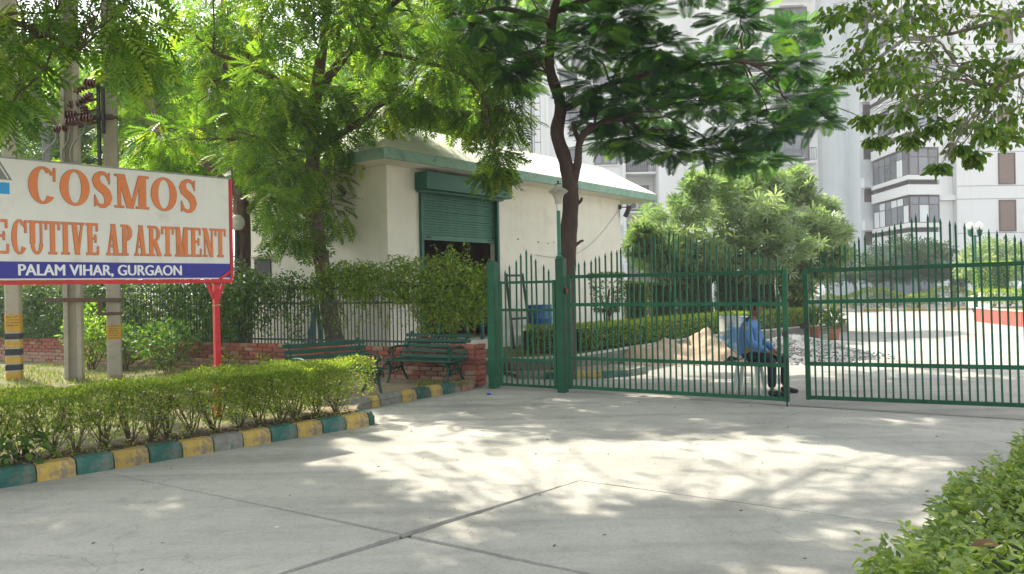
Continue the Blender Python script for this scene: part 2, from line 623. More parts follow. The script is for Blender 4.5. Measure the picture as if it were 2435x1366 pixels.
M_MORTAR = surf('mortar', (0.12, 0.10, 0.08), 0.3, 20, 0.95, 0.5)
M_GREEN = surf('gate_green', (0.004, 0.085, 0.038), 0.25, 7, 0.5, 0.15, 40, spec=0.3, dirt=(0.04, 0.055, 0.03), dirt_scale=9, dirt_amt=0.38, objvar=0.22)
M_FENCE = surf('fence_paint', (0.018, 0.045, 0.03), 0.3, 8, 0.5, dirt=(0.05, 0.035, 0.025), dirt_scale=9, dirt_amt=0.4)
M_CREAM = surf('cream_wall', (0.80, 0.77, 0.66), 0.06, 1.5, 0.9, 0.25, 80, dirt=(0.70, 0.66, 0.54), dirt_scale=1.1, dirt_amt=0.38)
def streaked(m, tint=(0.45, 0.42, 0.36), amt=0.35):
    t = m.node_tree
    b = t.nodes['Principled BSDF']
    src = b.inputs['Base Color'].links[0].from_socket
    n = noise_node(t, 2.2, 6, 0.65, stretch=(3.0, 3.0, 0.16))
    n2 = noise_node(t, 0.6, 4)
    f = ramp(t, n.outputs['Fac'], [(0.52, 0.0), (0.70, amt)])
    g = ramp(t, n2.outputs['Fac'], [(0.40, 0.15), (0.62, 1.0)])
    k = mixc(t, 1.0, f.outputs['Color'], g.outputs['Color'], 'MULTIPLY')
    t.links.new(mixc(t, k, src, tint), b.inputs['Base Color'])
streaked(M_CREAM)
M_ROOF = surf('lime_roof', (0.78, 0.76, 0.68), 0.07, 2, 0.9, 0.4, 30, dirt=(0.60, 0.57, 0.48), dirt_scale=3.5, dirt_amt=0.34)
M_FASCIA = surf('fascia_green', (0.25, 0.40, 0.31), 0.12, 3, 0.75, 0.25, 50, dirt=(0.16, 0.28, 0.22), dirt_scale=5, dirt_amt=0.42)
M_SHUT = surf('shutter_green', (0.045, 0.16, 0.11), 0.12, 4, 0.5, dirt=(0.07, 0.18, 0.13), dirt_scale=3, dirt_amt=0.45)
M_SHBOX = surf('shutter_box_green', (0.006, 0.10, 0.06), 0.2, 3, 0.4, spec=0.4)
M_BROWN = surf('brown_room', (0.10, 0.05, 0.035), 0.25, 2, 0.85)
M_DARK = surf('dark_metal', (0.03, 0.03, 0.032), 0.3, 10, 0.5)
M_GREYW = surf('retaining_cement', (0.20, 0.19, 0.17), 0.25, 4, 0.92, 0.6, 40, dirt=(0.1, 0.095, 0.08), dirt_scale=3, dirt_amt=0.45)
M_PALE = surf('pale_cap', (0.5, 0.47, 0.40), 0.15, 4, 0.9, 0.3)

# ================================================================ ground
def sheet(name, poly, z, mat, parent=None, sub=None):
    bm = bmesh.new()
    vs = [bm.verts.new((x, y, z)) for x, y in poly]
    bm.faces.new(vs)
    bmesh.ops.triangulate(bm, faces=bm.faces[:])
    bmesh.ops.recalc_face_normals(bm, faces=bm.faces[:])
    me = bpy.data.meshes.new(name)
    bm.to_mesh(me)
    bm.free()
    if me.polygons[0].normal.z < 0:
        me.flip_normals()
    me.materials.append(mat)
    o = bpy.data.objects.new(name, me)
    return struct(link(o, parent))

sheet('ground', [(-900, -400), (900, -400), (900, 1600), (-900, 1600)], -0.06, M_GROUND)
road = sheet('road', [(-22, -12), (26, -12), (26, 9), (0.2, 13.2), (-8, 13.2), (-22, 8)], -0.035, M_JOINT)

E1, E2, J0 = Vector((0.690, 0.724)), Vector((0.84, -0.543)), Vector((-0.73, 5.0))
A_J = [-7.0, -5.2, -3.4, -1.75, 0.0, 1.82, 3.42, 5.2, 7.0, 8.9, 10.8]
B_J = [-10.2, -6.8, -3.4, 0.0, 3.3, 6.6, 9.9]
for i in range(len(A_J) - 1):
    for j in range(len(B_J) - 1):
        a0, a1, b0, b1 = A_J[i], A_J[i + 1], B_J[j], B_J[j + 1]
        mid = J0 + E1 * (a0 + a1) / 2 + E2 * (b0 + b1) / 2
        if mid.y > 14 or mid.y < -7:
            continue
        ga = 0.006 if A_J[i] != 0 else 0.005
        pts = []
        def edge(p, q, k=34, amp=0.003):
            for s in range(k):
                u = s / k
                w = p.lerp(q, u)
                if 0 < s:
                    nrm = Vector((-(q - p).y, (q - p).x)).normalized()
                    w = w + nrm * (random.uniform(0.0, amp) + (0.009 if random.random() < 0.07 else 0))
                pts.append(w)
        c = [J0 + E1 * (a0 + 0.002) + E2 * (b0 + 0.001), J0 + E1 * (a0 + 0.002) + E2 * (b1 - 0.001), J0 + E1 * (a1 - 0.002) + E2 * (b1 - 0.001), J0 + E1 * (a1 - 0.002) + E2 * (b0 + 0.001)]
        area = sum(c[k].x * c[(k + 1) % 4].y - c[(k + 1) % 4].x * c[k].y for k in range(4))
        if area < 0:
            c.reverse()
        if i in (3, 4) and j in (2, 3):          # broken corner at the crossing of the joints
            c = [q + (mid - q).normalized() * random.uniform(0.02, 0.07) if (q - J0).length < 0.1 else q for q in c]
        for k in range(4):
            edge(c[k], c[(k + 1) % 4])
        z = random.uniform(-0.0025, 0.0025)
        mb = MB()
        mb.prism([(p.x, p.y) for p in pts], -0.03, z)
        mb.build('slab', M_CONC, road)

# gate line
GP = Vector((0.69, 11.62))
GD = Vector((0.856, -0.517))
inner = sheet('inner_road', [(-0.45, 12.20), (0.69, 11.68), (3.5, 9.98), (7.0, 7.9), (40, -8), (60, 6), (60, 60), (-4, 60), (-4, 24), (-4, 14)], 0.005, M_INNER)

# verge, soil strips and dirt left of the drive
KA, KB = Vector((-4.28, 6.39)), Vector((-1.66, 9.09))
KD = (KB - KA).normalized()
KN = Vector((-KD.y, KD.x))                  # away from the drive
far = KA - KD * 12
verge_poly = [tuple(KB + KN * 0.10), (-2.16, 10.2), (-0.80, 11.9), (-0.50, 12.40), (-15.7, 20.2), (-60, 43), (-60, -20), tuple(far + KN * 0.1)]
sheet('lawn', verge_poly, 0.085, M_LAWN)
sheet('dirt_path', [tuple(KB + KN * 0.2 - KD * 0.2), (-2.05, 10.2), (-0.84, 11.85), (-0.55, 12.35), (-4.6, 14.42), (-4.9, 12.2), (-3.7, 11.0), (-2.6, 9.6)], 0.089, M_DIRT)
sheet('soil_bed', [tuple(KB + KN * 0.12 - KD * 0.05), tuple(KB + KN * 0.9 - KD * 0.1), tuple(KA + KN * 1.0), tuple(far + KN * 1.0), tuple(far + KN * 0.12)], 0.093, M_SOIL)
# rough soil crumbs along the kerb
mb = MB()
for k in range(900):
    s = random.uniform(-3.5, 3.75)
    p = KA + KD * s + KN * random.uniform(0.14, 0.62)
    r = random.uniform(0.006, 0.028) * (1.6 if random.random() < .08 else 1)
    mb.box((p.x, p.y, 0.093 + r * 0.3), (r * 2, r * 1.6, r * 1.2), Matrix.Rotation(random.uniform(0, 3), 3, Vector((random.random(), random.random(), 1)).normalized()), r * 0.5)
stuff(tag(mb.build('soil_crumbs', M_SOIL), 'dark clods of earth along the foot of the hedge behind the kerb', 'soil'))

# raised bed beyond the gate with its low cement wall
RET = [(-3.2, 13.75), (-0.9, 14.02), (-0.24, 14.11), (0.69, 14.2), (1.15, 14.5), (1.75, 15.2), (2.82, 16.67), (4.0, 18.3), (5.6, 20.1), (8.7, 22.7), (10.5, 24.3)]
sheet('planting_bed', RET + [(10, 34), (-16, 34), (-16, 20.6)], 0.26, M_LAWN)
mb, cap = MB(), MB()
for a, b in zip(RET[:-1], RET[1:]):
    mb.bar((a[0], a[1], 0.12), (b[0], b[1], 0.12), 0.12, 0.30)
    cap.bar((a[0], a[1], 0.285), (b[0], b[1], 0.285), 0.135, 0.03)
t = tag(mb.build('retaining_wall', M_GREYW), 'low grey cement wall holding up the planted bed behind the gate', 'wall')
cap.build('coping', M_PALE, t)

# ================================================================ kerbs
def kerb_mesh(L, end=False, worn=0.0):
    prof = [(0, 0), (0.0, 0.085), (0.045, 0.148), (0.15, 0.150), (0.15, 0)]
    n = len(prof)
    vs, fs = [], []
    xs = [0.006, 0.02, L / 2, L - 0.02, L - 0.006]
    for xi, x in enumerate(xs):
        ins = 0.008 if xi in (0, 4) else 0.0
        for y, z in prof:
            jy = random.uniform(-.003, .003)
            vs.append((x, y + (ins if y == 0 else (-ins if y == .15 else 0)) + jy, max(0, z - (ins if z > 0.1 else 0) + random.uniform(-.004, .002) * (z > 0.01))))
    for r in range(4):
        for k in range(n):
            a, b = r * n + k, r * n + (k + 1) % n
            fs.append((a, a + n, b + n, b))
    fs.append(tuple(range(n)))
    fs.append(tuple(range(5 * n - 1, 4 * n - 1, -1)))
    return MB().add(vs, fs)

kerb = struct(thing('kerb', 'yellow and green striped kerb along the foot of the front hedge', 'kerb'))
del kerb['label'], kerb['category']
pat = ['y', 'g', 'y', 'g', 'y', 'g', 'y', 'w', 'y', 'g', 'y', 'g', 'y']
BL = 0.312
kang = math.atan2(KD.y, KD.x)
s = 3.70
k = 0
names = {'y': M_YELLOW, 'g': M_KGREEN, 'w': M_KGREY}
seq = list(reversed(pat)) + ['g', 'y'] * 30
while s > -11:
    c = seq[k]
    p = KA + KD * (s - BL)
    o = kerb_mesh(BL).build('kerb_block', names[c], kerb, loc=(p.x, p.y, 0), rotz=kang)
    s -= BL
    k += 1
# rounded end block
mb = MB()
ring = []
arc = [(0, 0)] + [(0.0 + 0.14 * math.sin(a), 0.15 - 0.15 * math.cos(a)) for a in np.linspace(0.2, PI / 2, 6)] + [(0.14, 0.3), (0, 0.3)]
top = [(x * 0.8, y + 0.035 * (1 - y / 0.3)) for x, y in arc]
n = len(arc)
mb.add([(x, y, 0) for x, y in arc] + [(x, y, 0.085) for x, y in arc] + [(x, y, 0.145) for x, y in top],
       [(q, (q + 1) % n, n + (q + 1) % n, n + q) for q in range(n)] + [(n + q, n + (q + 1) % n, 2 * n + (q + 1) % n, 2 * n + q) for q in range(n)] + [tuple(range(2 * n, 3 * n))])
p = KA + KD * 3.705
mb.build('kerb_block', M_KGREEN, kerb, loc=(p.x, p.y, 0), rotz=kang)

K2A, K2B = Vector((-2.06, 10.24)), Vector((-0.74, 11.98))
K2D = (K2B - K2A).normalized()
kerb2 = struct(thing('kerb', 'x', 'kerb'))
del kerb2['label'], kerb2['category']
s = -0.3
for c, L in (('w', .52), ('y', .16), ('w', .42), ('y', .30), ('g', .30), ('y', .26), ('g', .26), ('w', .14)):
    p = K2A + K2D * s
    kerb_mesh(L).build('kerb_block', names[c], kerb2, loc=(p.x, p.y, 0), rotz=math.atan2(K2D.y, K2D.x))
    s += L
p = K2A + K2D * s
mb = MB()
mb.box((0.15, 0.08, 0.07), (0.32, 0.2, 0.14), Matrix.Rotation(0.1, 3, 'Z'), 0.015)
mb.build('kerb_block', M_BRICKD, kerb2, loc=(p.x, p.y, 0), rotz=math.atan2(K2D.y, K2D.x))

# low painted kerb round the tree foot inside the gate
kerb3 = struct(thing('kerb', 'x', 'kerb'))
del kerb3['label'], kerb3['category']
arcpts = [(0.05, 13.35), (0.55, 13.2), (1.05, 13.12), (1.55, 13.2), (2.0, 13.42), (2.35, 13.75), (2.45, 14.1)]
for k in range(len(arcpts) - 1):
    a, b = Vector(arcpts[k]), Vector(arcpts[k + 1])
    d = b - a
    kerb_mesh(d.length).build('kerb_block', [M_KGREY, M_KGREEN, M_YELLOW, M_KGREEN, M_KGREY, M_KGREY][k], kerb3, loc=(a.x, a.y, -0.03), rotz=math.atan2(d.y, d.x))
sheet('soil_bed', [(0.1, 13.45), (0.6, 13.32), (1.05, 13.24), (1.5, 13.32), (1.95, 13.53), (2.28, 13.85), (1.6, 14.9), (1.1, 14.38), (0.6, 14.1), (-0.2, 14.0)], 0.07, M_DIRT)

# ================================================================ boundary wall and fence
WS = Vector((-0.50, 12.45, 0))
WD = Vector((-0.89, 0.456, 0)).normalized()
WR = math.atan2(WD.y, WD.x)                 # local x runs left along the wall, local +y faces the street
wall = thing('brick_wall', 'low red brick wall under the dark iron fence, dusty in its lower courses', 'wall', WS, WR)
mb = MB()
mb.box((9.5, -0.02, 0.32), (18.2, 0.20, 0.56))
mb.build('mortar', M_MORTAR, wall)
bm_ = [MB(), MB(), MB()]
variants = []
for q in range(5):
    w = MB()
    w.box((0, 0, 0), (0.228, 0.11, 0.068), None, random.uniform(0.005, 0.011))
    w.v = [(x + random.uniform(-.004, .004), y + random.uniform(-.004, .004), z + random.uniform(-.003, .003)) for x, y, z in w.v]
    variants.append((w.mesh('brick', M_BRICK), w.mesh('brick', M_BRICKD), w))
rest = [MB(), MB()]
NB = 0
for cidx in range(7):
    z = 0.075 + 0.079 * cidx + 0.034
    off = 0.12 if cidx % 2 else 0.0
    for k in range(74):
        x = 0.55 + off + k * 0.243
        dusty = cidx < 3 or (cidx == 3 and random.random() < 0.4)
        if random.random() < 0.12:
            dusty = not dusty
        pos = (x, 0.055 + random.uniform(-.006, .008), z + random.uniform(-.003, .003))
        rot = (random.uniform(-.02, .02), random.uniform(-.02, .02), random.uniform(-.03, .03))
        v = random.choice(variants)
        if k < 42:
            inst(v[1] if dusty else v[0], 'brick', wall, pos, rot)
        else:
            rest[1 if dusty else 0].add([Vector(p) + Vector(pos) for p in v[2].v], v[2].f)
stuff(rest[0].build('brick_courses', M_BRICK, wall))
stuff(rest[1].build('brick_courses', M_BRICKD, wall))

pier = thing('brick_pillar', 'short red brick pillar at the end of the wall beside the green gate post', 'pillar', WS + WD * 0.02, WR)
mb = MB()
mb.box((0.22, 0.03, 0.33), (0.40, 0.36, 0.64))
mb.build('mortar', M_MORTAR, pier)
for cidx in range(8):
    z = 0.04 + 0.083 * cidx + 0.034
    for x, y, sx, ry in (((0.115, 0.18, 1, 0), (0.345, 0.18, 0.85, 0)) if cidx % 2 else ((0.09, 0.18, .75, 0), (0.315, 0.18, 1.0, 0))):
        inst(random.choice(variants)[1 if cidx in (0, 1, 2) and random.random() < .6 else 0], 'brick', pier, (x, y, z), (random.uniform(-.03, .03), random.uniform(-.03, .03), random.uniform(-.05, .05)), (sx, 1, 1.05))
    inst(random.choice(variants)[0], 'brick', pier, (0.0, 0.06, z), (random.uniform(-.03, .03), random.uniform(-.03, .03), PI / 2 + random.uniform(-.05, .05)), (1, 1, 1.05))

def bar_mesh(L, w, tip, mat, name='bar'):
    """square bar standing on z=0 with a pointed tip"""
    h = w / 2
    vs, fs = [], []
    for z, r in ((0, h), (L - tip, h), (L - tip * 0.93, h * 1.25), (L, h * 0.08)):
        vs += [(-r, -r, z), (r, -r, z), (r, r, z), (-r, r, z)]
    for k in range(3):
        for j in range(4):
            a, b = k * 4 + j, k * 4 + (j + 1) % 4
            fs.append((a, b, b + 4, a + 4))
    fs.append((3, 2, 1, 0))
    fs.append((12, 13, 14, 15))
    return MB().add(vs, fs).mesh(name, mat)

fence = thing('iron_fence', 'dark iron railing of thin pointed bars on top of the brick wall', 'fence', WS, WR)
fb = [bar_mesh(1.13 + d, 0.016, 0.05, M_FENCE) for d in (0, 0.01, -0.012)]
for k in range(200):
    inst(fb[k % 3], 'bar', fence, (0.50 + k * 0.083 + random.uniform(-.006, .006), 0.0, 0.60), (random.uniform(-.008, .008), random.uniform(-.012, .012), 0))
for z in (0.70, 1.37, 1.64):
    mb = MB()
    mb.bar((0.30, 0.012, z), (17.2, 0.012, z), 0.012, 0.035)
    mb.build('rail', M_FENCE, fence)

# ================================================================ gates
GR = math.atan2(GD.y, GD.x)
def gate_post(name, label, xy, h, w=0.165):
    t = thing(name, label, 'gate post', (xy[0], xy[1], 0), GR)
    mb = MB()
    mb.box((0, 0, h / 2), (w, w, h), None, 0.008)
    mb.build('shaft', M_GREEN, t)
    mb = MB()
    mb.box((0, 0, h + 0.008), (w - 0.02, w - 0.02, 0.014), None, 0.004)
    mb.build('cap', M_GREEN, t)
    return t
postL = gate_post('gate_post', 'square green steel post between the brick pillar and the small wicket gate', (-0.31, 12.22), 2.0, 0.135)
postR = gate_post('gate_post', 'square green steel post between the wicket and the wide gate, carrying the lamp', (0.74, 11.58), 2.02, 0.13)
mb = MB()
mb.bar((0.075, 0.03, 1.53), (0.125, -0.03, 1.53), 0.05, 0.09, 0.008)
mb.build('hinge', surf('red_oxide', (0.25, 0.03, 0.025), 0.3, 12, 0.6), postR)
mb = MB()
for k in range(7):
    a = 2 * PI * k / 7
    mb.tube([(0.02 + 0.055 * math.cos(a + q), 0.0, 2.06 + 0.05 * math.sin(a + q)) for q in (0, 0.45, 0.9)], 0.008, 5)
mb.build('chain', M_DARK, postR)
mb = MB()
mb.prism([(0.16, -0.10), (0.22, -0.22), (0.10, -0.30), (-0.12, -0.26), (-0.16, -0.12)], 0.0, 0.05)

def gate_leaf(name, label, org, rot, L, zr, n, h_end, h_peak, fw, bw, peak=0.5, flip=1, tipmin=0.05, sag=0.0):
    """leaf hung at org; local x runs along the leaf; zr = heights of its rails"""
    t = thing(name, label, 'gate', (org[0], org[1], 0), rot)
    t.rotation_euler = (0, sag, rot)
    zb, zt = zr[0], zr[-1]
    for x in (fw / 2, L - fw / 2):
        mb = MB()
        mb.box((x, 0, (zb + zt) / 2), (fw, fw, zt - zb + fw), None, 0.004)
        mb.build('stile', M_GREEN, t)
    for z in zr:
        mb = MB()
        w = fw * 0.82
        mb.box((L / 2, 0, z), (L - 2 * fw - 0.002, w * 0.8, w), None, 0.003)
        mb.build('rail', M_GREEN, t)
    for k in range(n):
        x = fw + (L - 2 * fw) * (k + 0.75) / (n + 0.5)
        u = 1 - abs(x / L - peak) / (peak if x / L < peak else 1 - peak)
        top = zt + h_end + (h_peak - h_end) * u ** 1.08 + random.uniform(-.012, .012)
        me = bar_mesh(top - zb, bw, 0.075, M_GREEN)
        inst(me, 'bar', t, (x, random.uniform(-.001, .001) - 0.0, zb), (random.uniform(-.006, .006), random.uniform(-.013, .013), 0))
    return t

wk_dir = Vector((0.74 - -0.31, 11.58 - 12.22))
wr = math.atan2(wk_dir.y, wk_dir.x)
u = wk_dir.normalized()
wicket = gate_leaf('wicket_gate', 'narrow green wicket gate with pointed bars between two green posts', (-0.31 + u.x * 0.115, 12.22 + u.y * 0.115), wr, wk_dir.length - 0.21,
                   (0.07, 0.47, 1.24, 1.67), 9, 0.12, 0.53, 0.05, 0.021)
leaf1 = gate_leaf('gate_leaf', 'wide green gate leaf with pointed bars, hung on the lamp post, guard seated behind it', (0.74 + GD.x * 0.10, 11.58 + GD.y * 0.10), GR, 3.17,
                  (0.09, 0.525, 1.32, 1.735), 35, 0.17, 0.62, 0.06, 0.021)
mb = MB()
mb.box((3.06, 0, 0.99), (0.03, 0.04, 0.90), None, 0.004)
mb.build('lock_bar', M_GREEN, leaf1)
mb = MB()
mb.tube([(3.15, -0.04, 0.62), (3.15, -0.04, 0.004)], 0.011, 8)
mb.build('drop_bolt', M_DARK, leaf1)
mb = MB()
mb.box((3.13, -0.04, 0.93), (0.05, 0.03, 0.06), None, 0.006)
mb.tube([(3.17, -0.04, 1.37), (3.26, -0.04, 1.37)], 0.014, 8)
mb.build('latch', M_DARK, leaf1)
R2 = math.atan2(8.70 - 10.0, 6.24 - 3.81)
leaf2 = gate_leaf('gate_leaf', 'wide green gate leaf with pointed bars in front of the sunlit inner drive', (3.80, 10.0), R2, 2.85,
                  (0.10, 0.535, 1.335, 1.74), 33, 0.17, 0.66, 0.06, 0.022, peak=0.49, sag=-0.012)
mb = MB()
mb.box((0.0, -0.045, 1.03), (0.09, 0.05, 0.07), None, 0.01)
mb.build('latch', M_DARK, leaf2)
postF = gate_post('gate_post', 'square green steel post at the far end of the wide gate', (6.35, 8.63), 2.0, 0.16)

# lamp on the post
lamp = thing('post_lamp', 'old garden lamp with a flared frosted shade on top of the green gate post', 'lamp', (0.72, 11.59, 2.035), GR)
mb = MB()
mb.tube([(0, 0, 0), (0, 0, 0.74)], 0.028, 12)
mb.lathe([(0.05, 0), (0.05, 0.02), (0.03, 0.03)], 12)
mb.build('pole', surf('lamp_pole_green', (0.02, 0.17, 0.11), 0.2, 8, 0.4), lamp, True)
M_SHADE = surf('aged_acrylic', (0.42, 0.41, 0.34), 0.2, 14, 0.35, dirt=(0.26, 0.25, 0.2), dirt_scale=9, dirt_amt=0.45)
mb = MB()
mb.lathe([(0.03, 0.70), (0.034, 0.74), (0.038, 0.80)], 12)
mb.build('collar', surf('galvanised', (0.6, 0.6, 0.58), 0.15, 12, 0.4, metal=0.6), lamp, True)
mb = MB()
mb.lathe([(0.05, 0.80), (0.052, 0.84), (0.066, 0.90), (0.095, 0.95), (0.150, 0.985), (0.148, 0.992)], 20)
mb.build('lamp_shade', M_SHADE, lamp, True)
mb = MB()
mb.lathe([(0.152, 0.993), (0.13, 1.012), (0.07, 1.05), (0.05, 1.06), (0.045, 1.085), (0.055, 1.09), (0.0, 1.10)], 20)
mb.build('cap', M_SHADE, lamp, True)
mb = MB()
mb.lathe([(0.012, 1.09), (0.012, 1.13), (0.022, 1.14), (0.0, 1.16)], 8)
mb.bar((-0.05, 0, 1.105), (0.05, 0, 1.105), 0.012)
mb.build('finial', M_DARK, lamp, True)

# ================================================================ guard house
KC = Vector((-2.38, 14.84, 0))
KR = math.atan2(0.785, 0.62)
kiosk = thing('guard_house', 'cream gate house with sloping whitewashed roof, green fascia and half open green shutter', 'gate house', KC, KR)
WL, WDp, WH = 8.84, 4.6, 4.0
D0, D1, DH = 0.87, 3.32, 3.58
mb = MB()
mb.box((D0 / 2, 0.1, WH / 2), (D0, 0.2, WH))
mb.box(((D1 + WL) / 2, 0.1, WH / 2), (WL - D1, 0.2, WH))
mb.box(((D0 + D1) / 2, 0.1, (DH + WH) / 2), (D1 - D0, 0.2, WH - DH))
mb.build('front_wall', M_CREAM, kiosk)
mb = MB()
mb.box((0.1, 0.2 + (WDp - 0.4) / 2, WH / 2), (0.2, WDp - 0.4, WH))
mb.build('side_wall', M_CREAM, kiosk)
mb = MB()
mb.box((-0.012, 4.12, 2.12), (0.03, 0.62, 0.42))
kw = mb.build('window', M_DARK, kiosk)
mb = MB()
mb.box((-0.10, 4.12, 2.40), (0.2, 0.85, 0.05))
mb.build('window_hood', M_CREAM, kw)
mb = MB()
mb.box((WL - 0.1, 0.2 + (WDp - 0.4) / 2, WH / 2), (0.2, WDp - 0.4, WH))
mb.build('side_wall', M_CREAM, kiosk)
mb = MB()
mb.box((WL / 2, WDp - 0.1, WH / 2), (WL, 0.2, WH))
mb.build('back_wall', M_CREAM, kiosk)
mb = MB()
mb.box((2.3, 2.6, 1.9), (4.1, 0.1, 3.6))
mb.box((4.4, 1.4, 1.9), (0.1, 2.3, 3.6))
mb.box((0.3, 1.4, 1.9), (0.1, 2.3, 3.6))
mb.build('room_lining', M_BROWN, kiosk)
mb = MB()
mb.box((2.2, 0.75, 0.36), (4.2, 2.0, 0.24))
mb.build('plinth', M_CREAM, kiosk)
ex0, ex1, ey0, ey1 = -0.6, 9.95, -0.6, 5.2
mb = MB()
mb.box(((ex0 + ex1) / 2, (ey0 + ey1) / 2, 4.03), (ex1 - ex0 - 0.12, ey1 - ey0 - 0.12, 0.06))
mb.build('soffit', M_CREAM, kiosk)
mb = MB()
mb.box(((ex0 + ex1) / 2, ey0 + 0.03, 4.10), (ex1 - ex0, 0.06, 0.20), None, 0.008)
mb.box(((ex0 + ex1) / 2, ey1 - 0.03, 4.10), (ex1 - ex0, 0.06, 0.20), None, 0.008)
mb.box((ex0 + 0.03, (ey0 + ey1) / 2, 4.10), (0.06, ey1 - ey0 - 0.125, 0.20), None, 0.008)
mb.box((ex1 - 0.03, (ey0 + ey1) / 2, 4.10), (0.06, ey1 - ey0 - 0.125, 0.20), None, 0.008)
mb.build('fascia', M_FASCIA, kiosk)
ins = 1.15
i0, i1, j0, j1 = ex0 + ins, ex1 - ins, ey0 + ins, ey1 - ins
mb = MB()
zt_ = 4.98
NX = 24
def rp(x, y, z):
    return (x, y, z + random.uniform(-.012, .012))
mb.add([(ex0 + .01, ey0 + .01, 4.203), (ex1 - .01, ey0 + .01, 4.203), (ex1 - .01, ey1 - .01, 4.203), (ex0 + .01, ey1 - .01, 4.203),
        (i0, j0, zt_), (i1, j0, zt_), (i1, j1, zt_), (i0, j1, zt_)],
       [(0, 1, 5, 4), (1, 2, 6, 5), (2, 3, 7, 6), (3, 0, 4, 7), (4, 5, 6, 7)])
mb.build('roof', M_ROOF, kiosk)
# roller shutter
slat_prof = [(0.0, 0.0), (-0.014, 0.012), (-0.014, 0.040), (0.0, 0.054), (0.006, 0.054), (0.006, 0.0)]
mb = MB()
mb.add([(x, y, z) for x in (D0 + 0.05, D1 - 0.05) for y, z in slat_prof], [(k, (k + 1) % 6, 6 + (k + 1) % 6, 6 + k) for k in range(6)] + [(5, 4, 3, 2, 1, 0), tuple(range(6, 12))])
sm = mb.mesh('slat', M_SHUT)
for k in range(17):
    inst(sm, 'slat', kiosk, (0, 0.06, 2.70 + k * 0.0545), (random.uniform(-.01, .01), random.uniform(-.0012, .0012), 0))
mb = MB()
mb.box(((D0 + D1) / 2, 0.055, 2.645), (D1 - D0 - 0.1, 0.03, 0.105), None, 0.004)
br = mb.build('bottom_rail', M_SHUT, kiosk)
for x in (D0 + 0.3, D1 - 0.2):
    mb = MB()
    mb.box((x, 0.034, 2.655), (0.14, 0.014, 0.03), None, 0.003)
    mb.build('lock', M_DARK, br)
mb = MB()
mb.box(((D0 + D1) / 2, -0.19, 3.755), (2.72, 0.34, 0.35), None, 0.006)
mb.build('shutter_box', M_SHBOX, kiosk)
mb = MB()
mb.box(((D0 + D1) / 2 - .05, -0.12, 3.555), (2.55, 0.2, 0.045), None, 0.004)
mb.build('shutter_lip', M_SHUT, kiosk)
for x in (D0 + 0.02, D1 - 0.02):
    mb = MB()
    mb.box((x, -0.02, 1.9), (0.07, 0.1, 3.3), None, 0.004)
    mb.build('guide_rail', M_SHBOX, kiosk)
for x, z in ((4.1, 2.72), (4.9, 2.68), (5.3, 2.66), (5.55, 2.70), (6.9, 1.2)):
    mb = MB()
    mb.box((x, -0.004, z), (random.uniform(.02, .06), 0.008, random.uniform(.015, .03)))
    mb.build('wall_scar', M_DARK, kiosk)

# floodlight on the corner of the gate house
ux, vx = Vector((math.cos(KR), math.sin(KR), 0)), Vector((-math.sin(KR), math.cos(KR), 0))
fp = KC + ux * (WL - 0.05) - vx * 0.05
fl = thing('floodlight', 'black square floodlight on the corner of the gate house under the eave', 'floodlight', (fp.x, fp.y, 3.68), KR)
mb = MB()
mb.box((0.16, -0.12, 0), (0.34, 0.12, 0.30), Matrix.Rotation(0.5, 3, 'X') @ Matrix.Rotation(0.5, 3, 'Z'), 0.02)
mb.build('housing', M_DARK, fl)
mb = MB()
mb.box((0.19, -0.18, -0.03), (0.27, 0.03, 0.23), Matrix.Rotation(0.5, 3, 'X') @ Matrix.Rotation(0.5, 3, 'Z'), 0.01)
mb.build('glass', surf('lamp_glass', (0.35, 0.37, 0.36), 0.2, 8, 0.15), fl)
mb = MB()
mb.bar((0, 0.05, 0.12), (0.16, -0.1, 0.12), 0.03, 0.03)
mb.bar((-0.05, 0.045, 0.12), (0.02, 0.045, 0.12), 0.12, 0.12)
mb.build('bracket', M_DARK, fl)
wpts = []
for k in range(13):
    u_ = k / 12
    q = KC + ux * (WL - 0.1 - u_ * 4.0) - vx * 0.02
    wpts.append((q.x, q.y, 3.72 - 1.35 * u_ - 0.55 * math.sin(PI * u_) + 0.0))
mb = MB()
mb.tube(wpts, 0.004, 5)
tag(mb.build('wire', M_DARK), 'thin black wire drooping across the gate house wall from the floodlight', 'wire')
# ================================================================ sign board
M_FLEX = surf('flex_print_white', (0.72, 0.71, 0.64), 0.04, 1.2, 0.5, 0.35, 3.5, dirt=(0.64, 0.62, 0.54), dirt_scale=1.5, dirt_amt=0.42)
streaked(M_FLEX, (0.5, 0.48, 0.42), 0.3)
M_BLUE = surf('flex_print_blue', (0.035, 0.035, 0.27), 0.08, 2, 0.5)
M_RED = surf('sign_red', (0.55, 0.018, 0.022), 0.15, 6, 0.4)
M_ORANGE = surf('print_orange', (0.72, 0.215, 0.065), 0.12, 1.5, 0.55)
M_OUTL = surf('print_outline', (0.40, 0.17, 0.12), 0.1, 3, 0.55)
M_LETW = surf('print_white', (0.78, 0.78, 0.76), 0.03, 3, 0.5)
M_LOGOG = surf('print_grey', (0.20, 0.21, 0.19), 0.15, 3, 0.55)
M_LOGOB = surf('print_sky_blue', (0.03, 0.30, 0.62), 0.1, 2, 0.5)

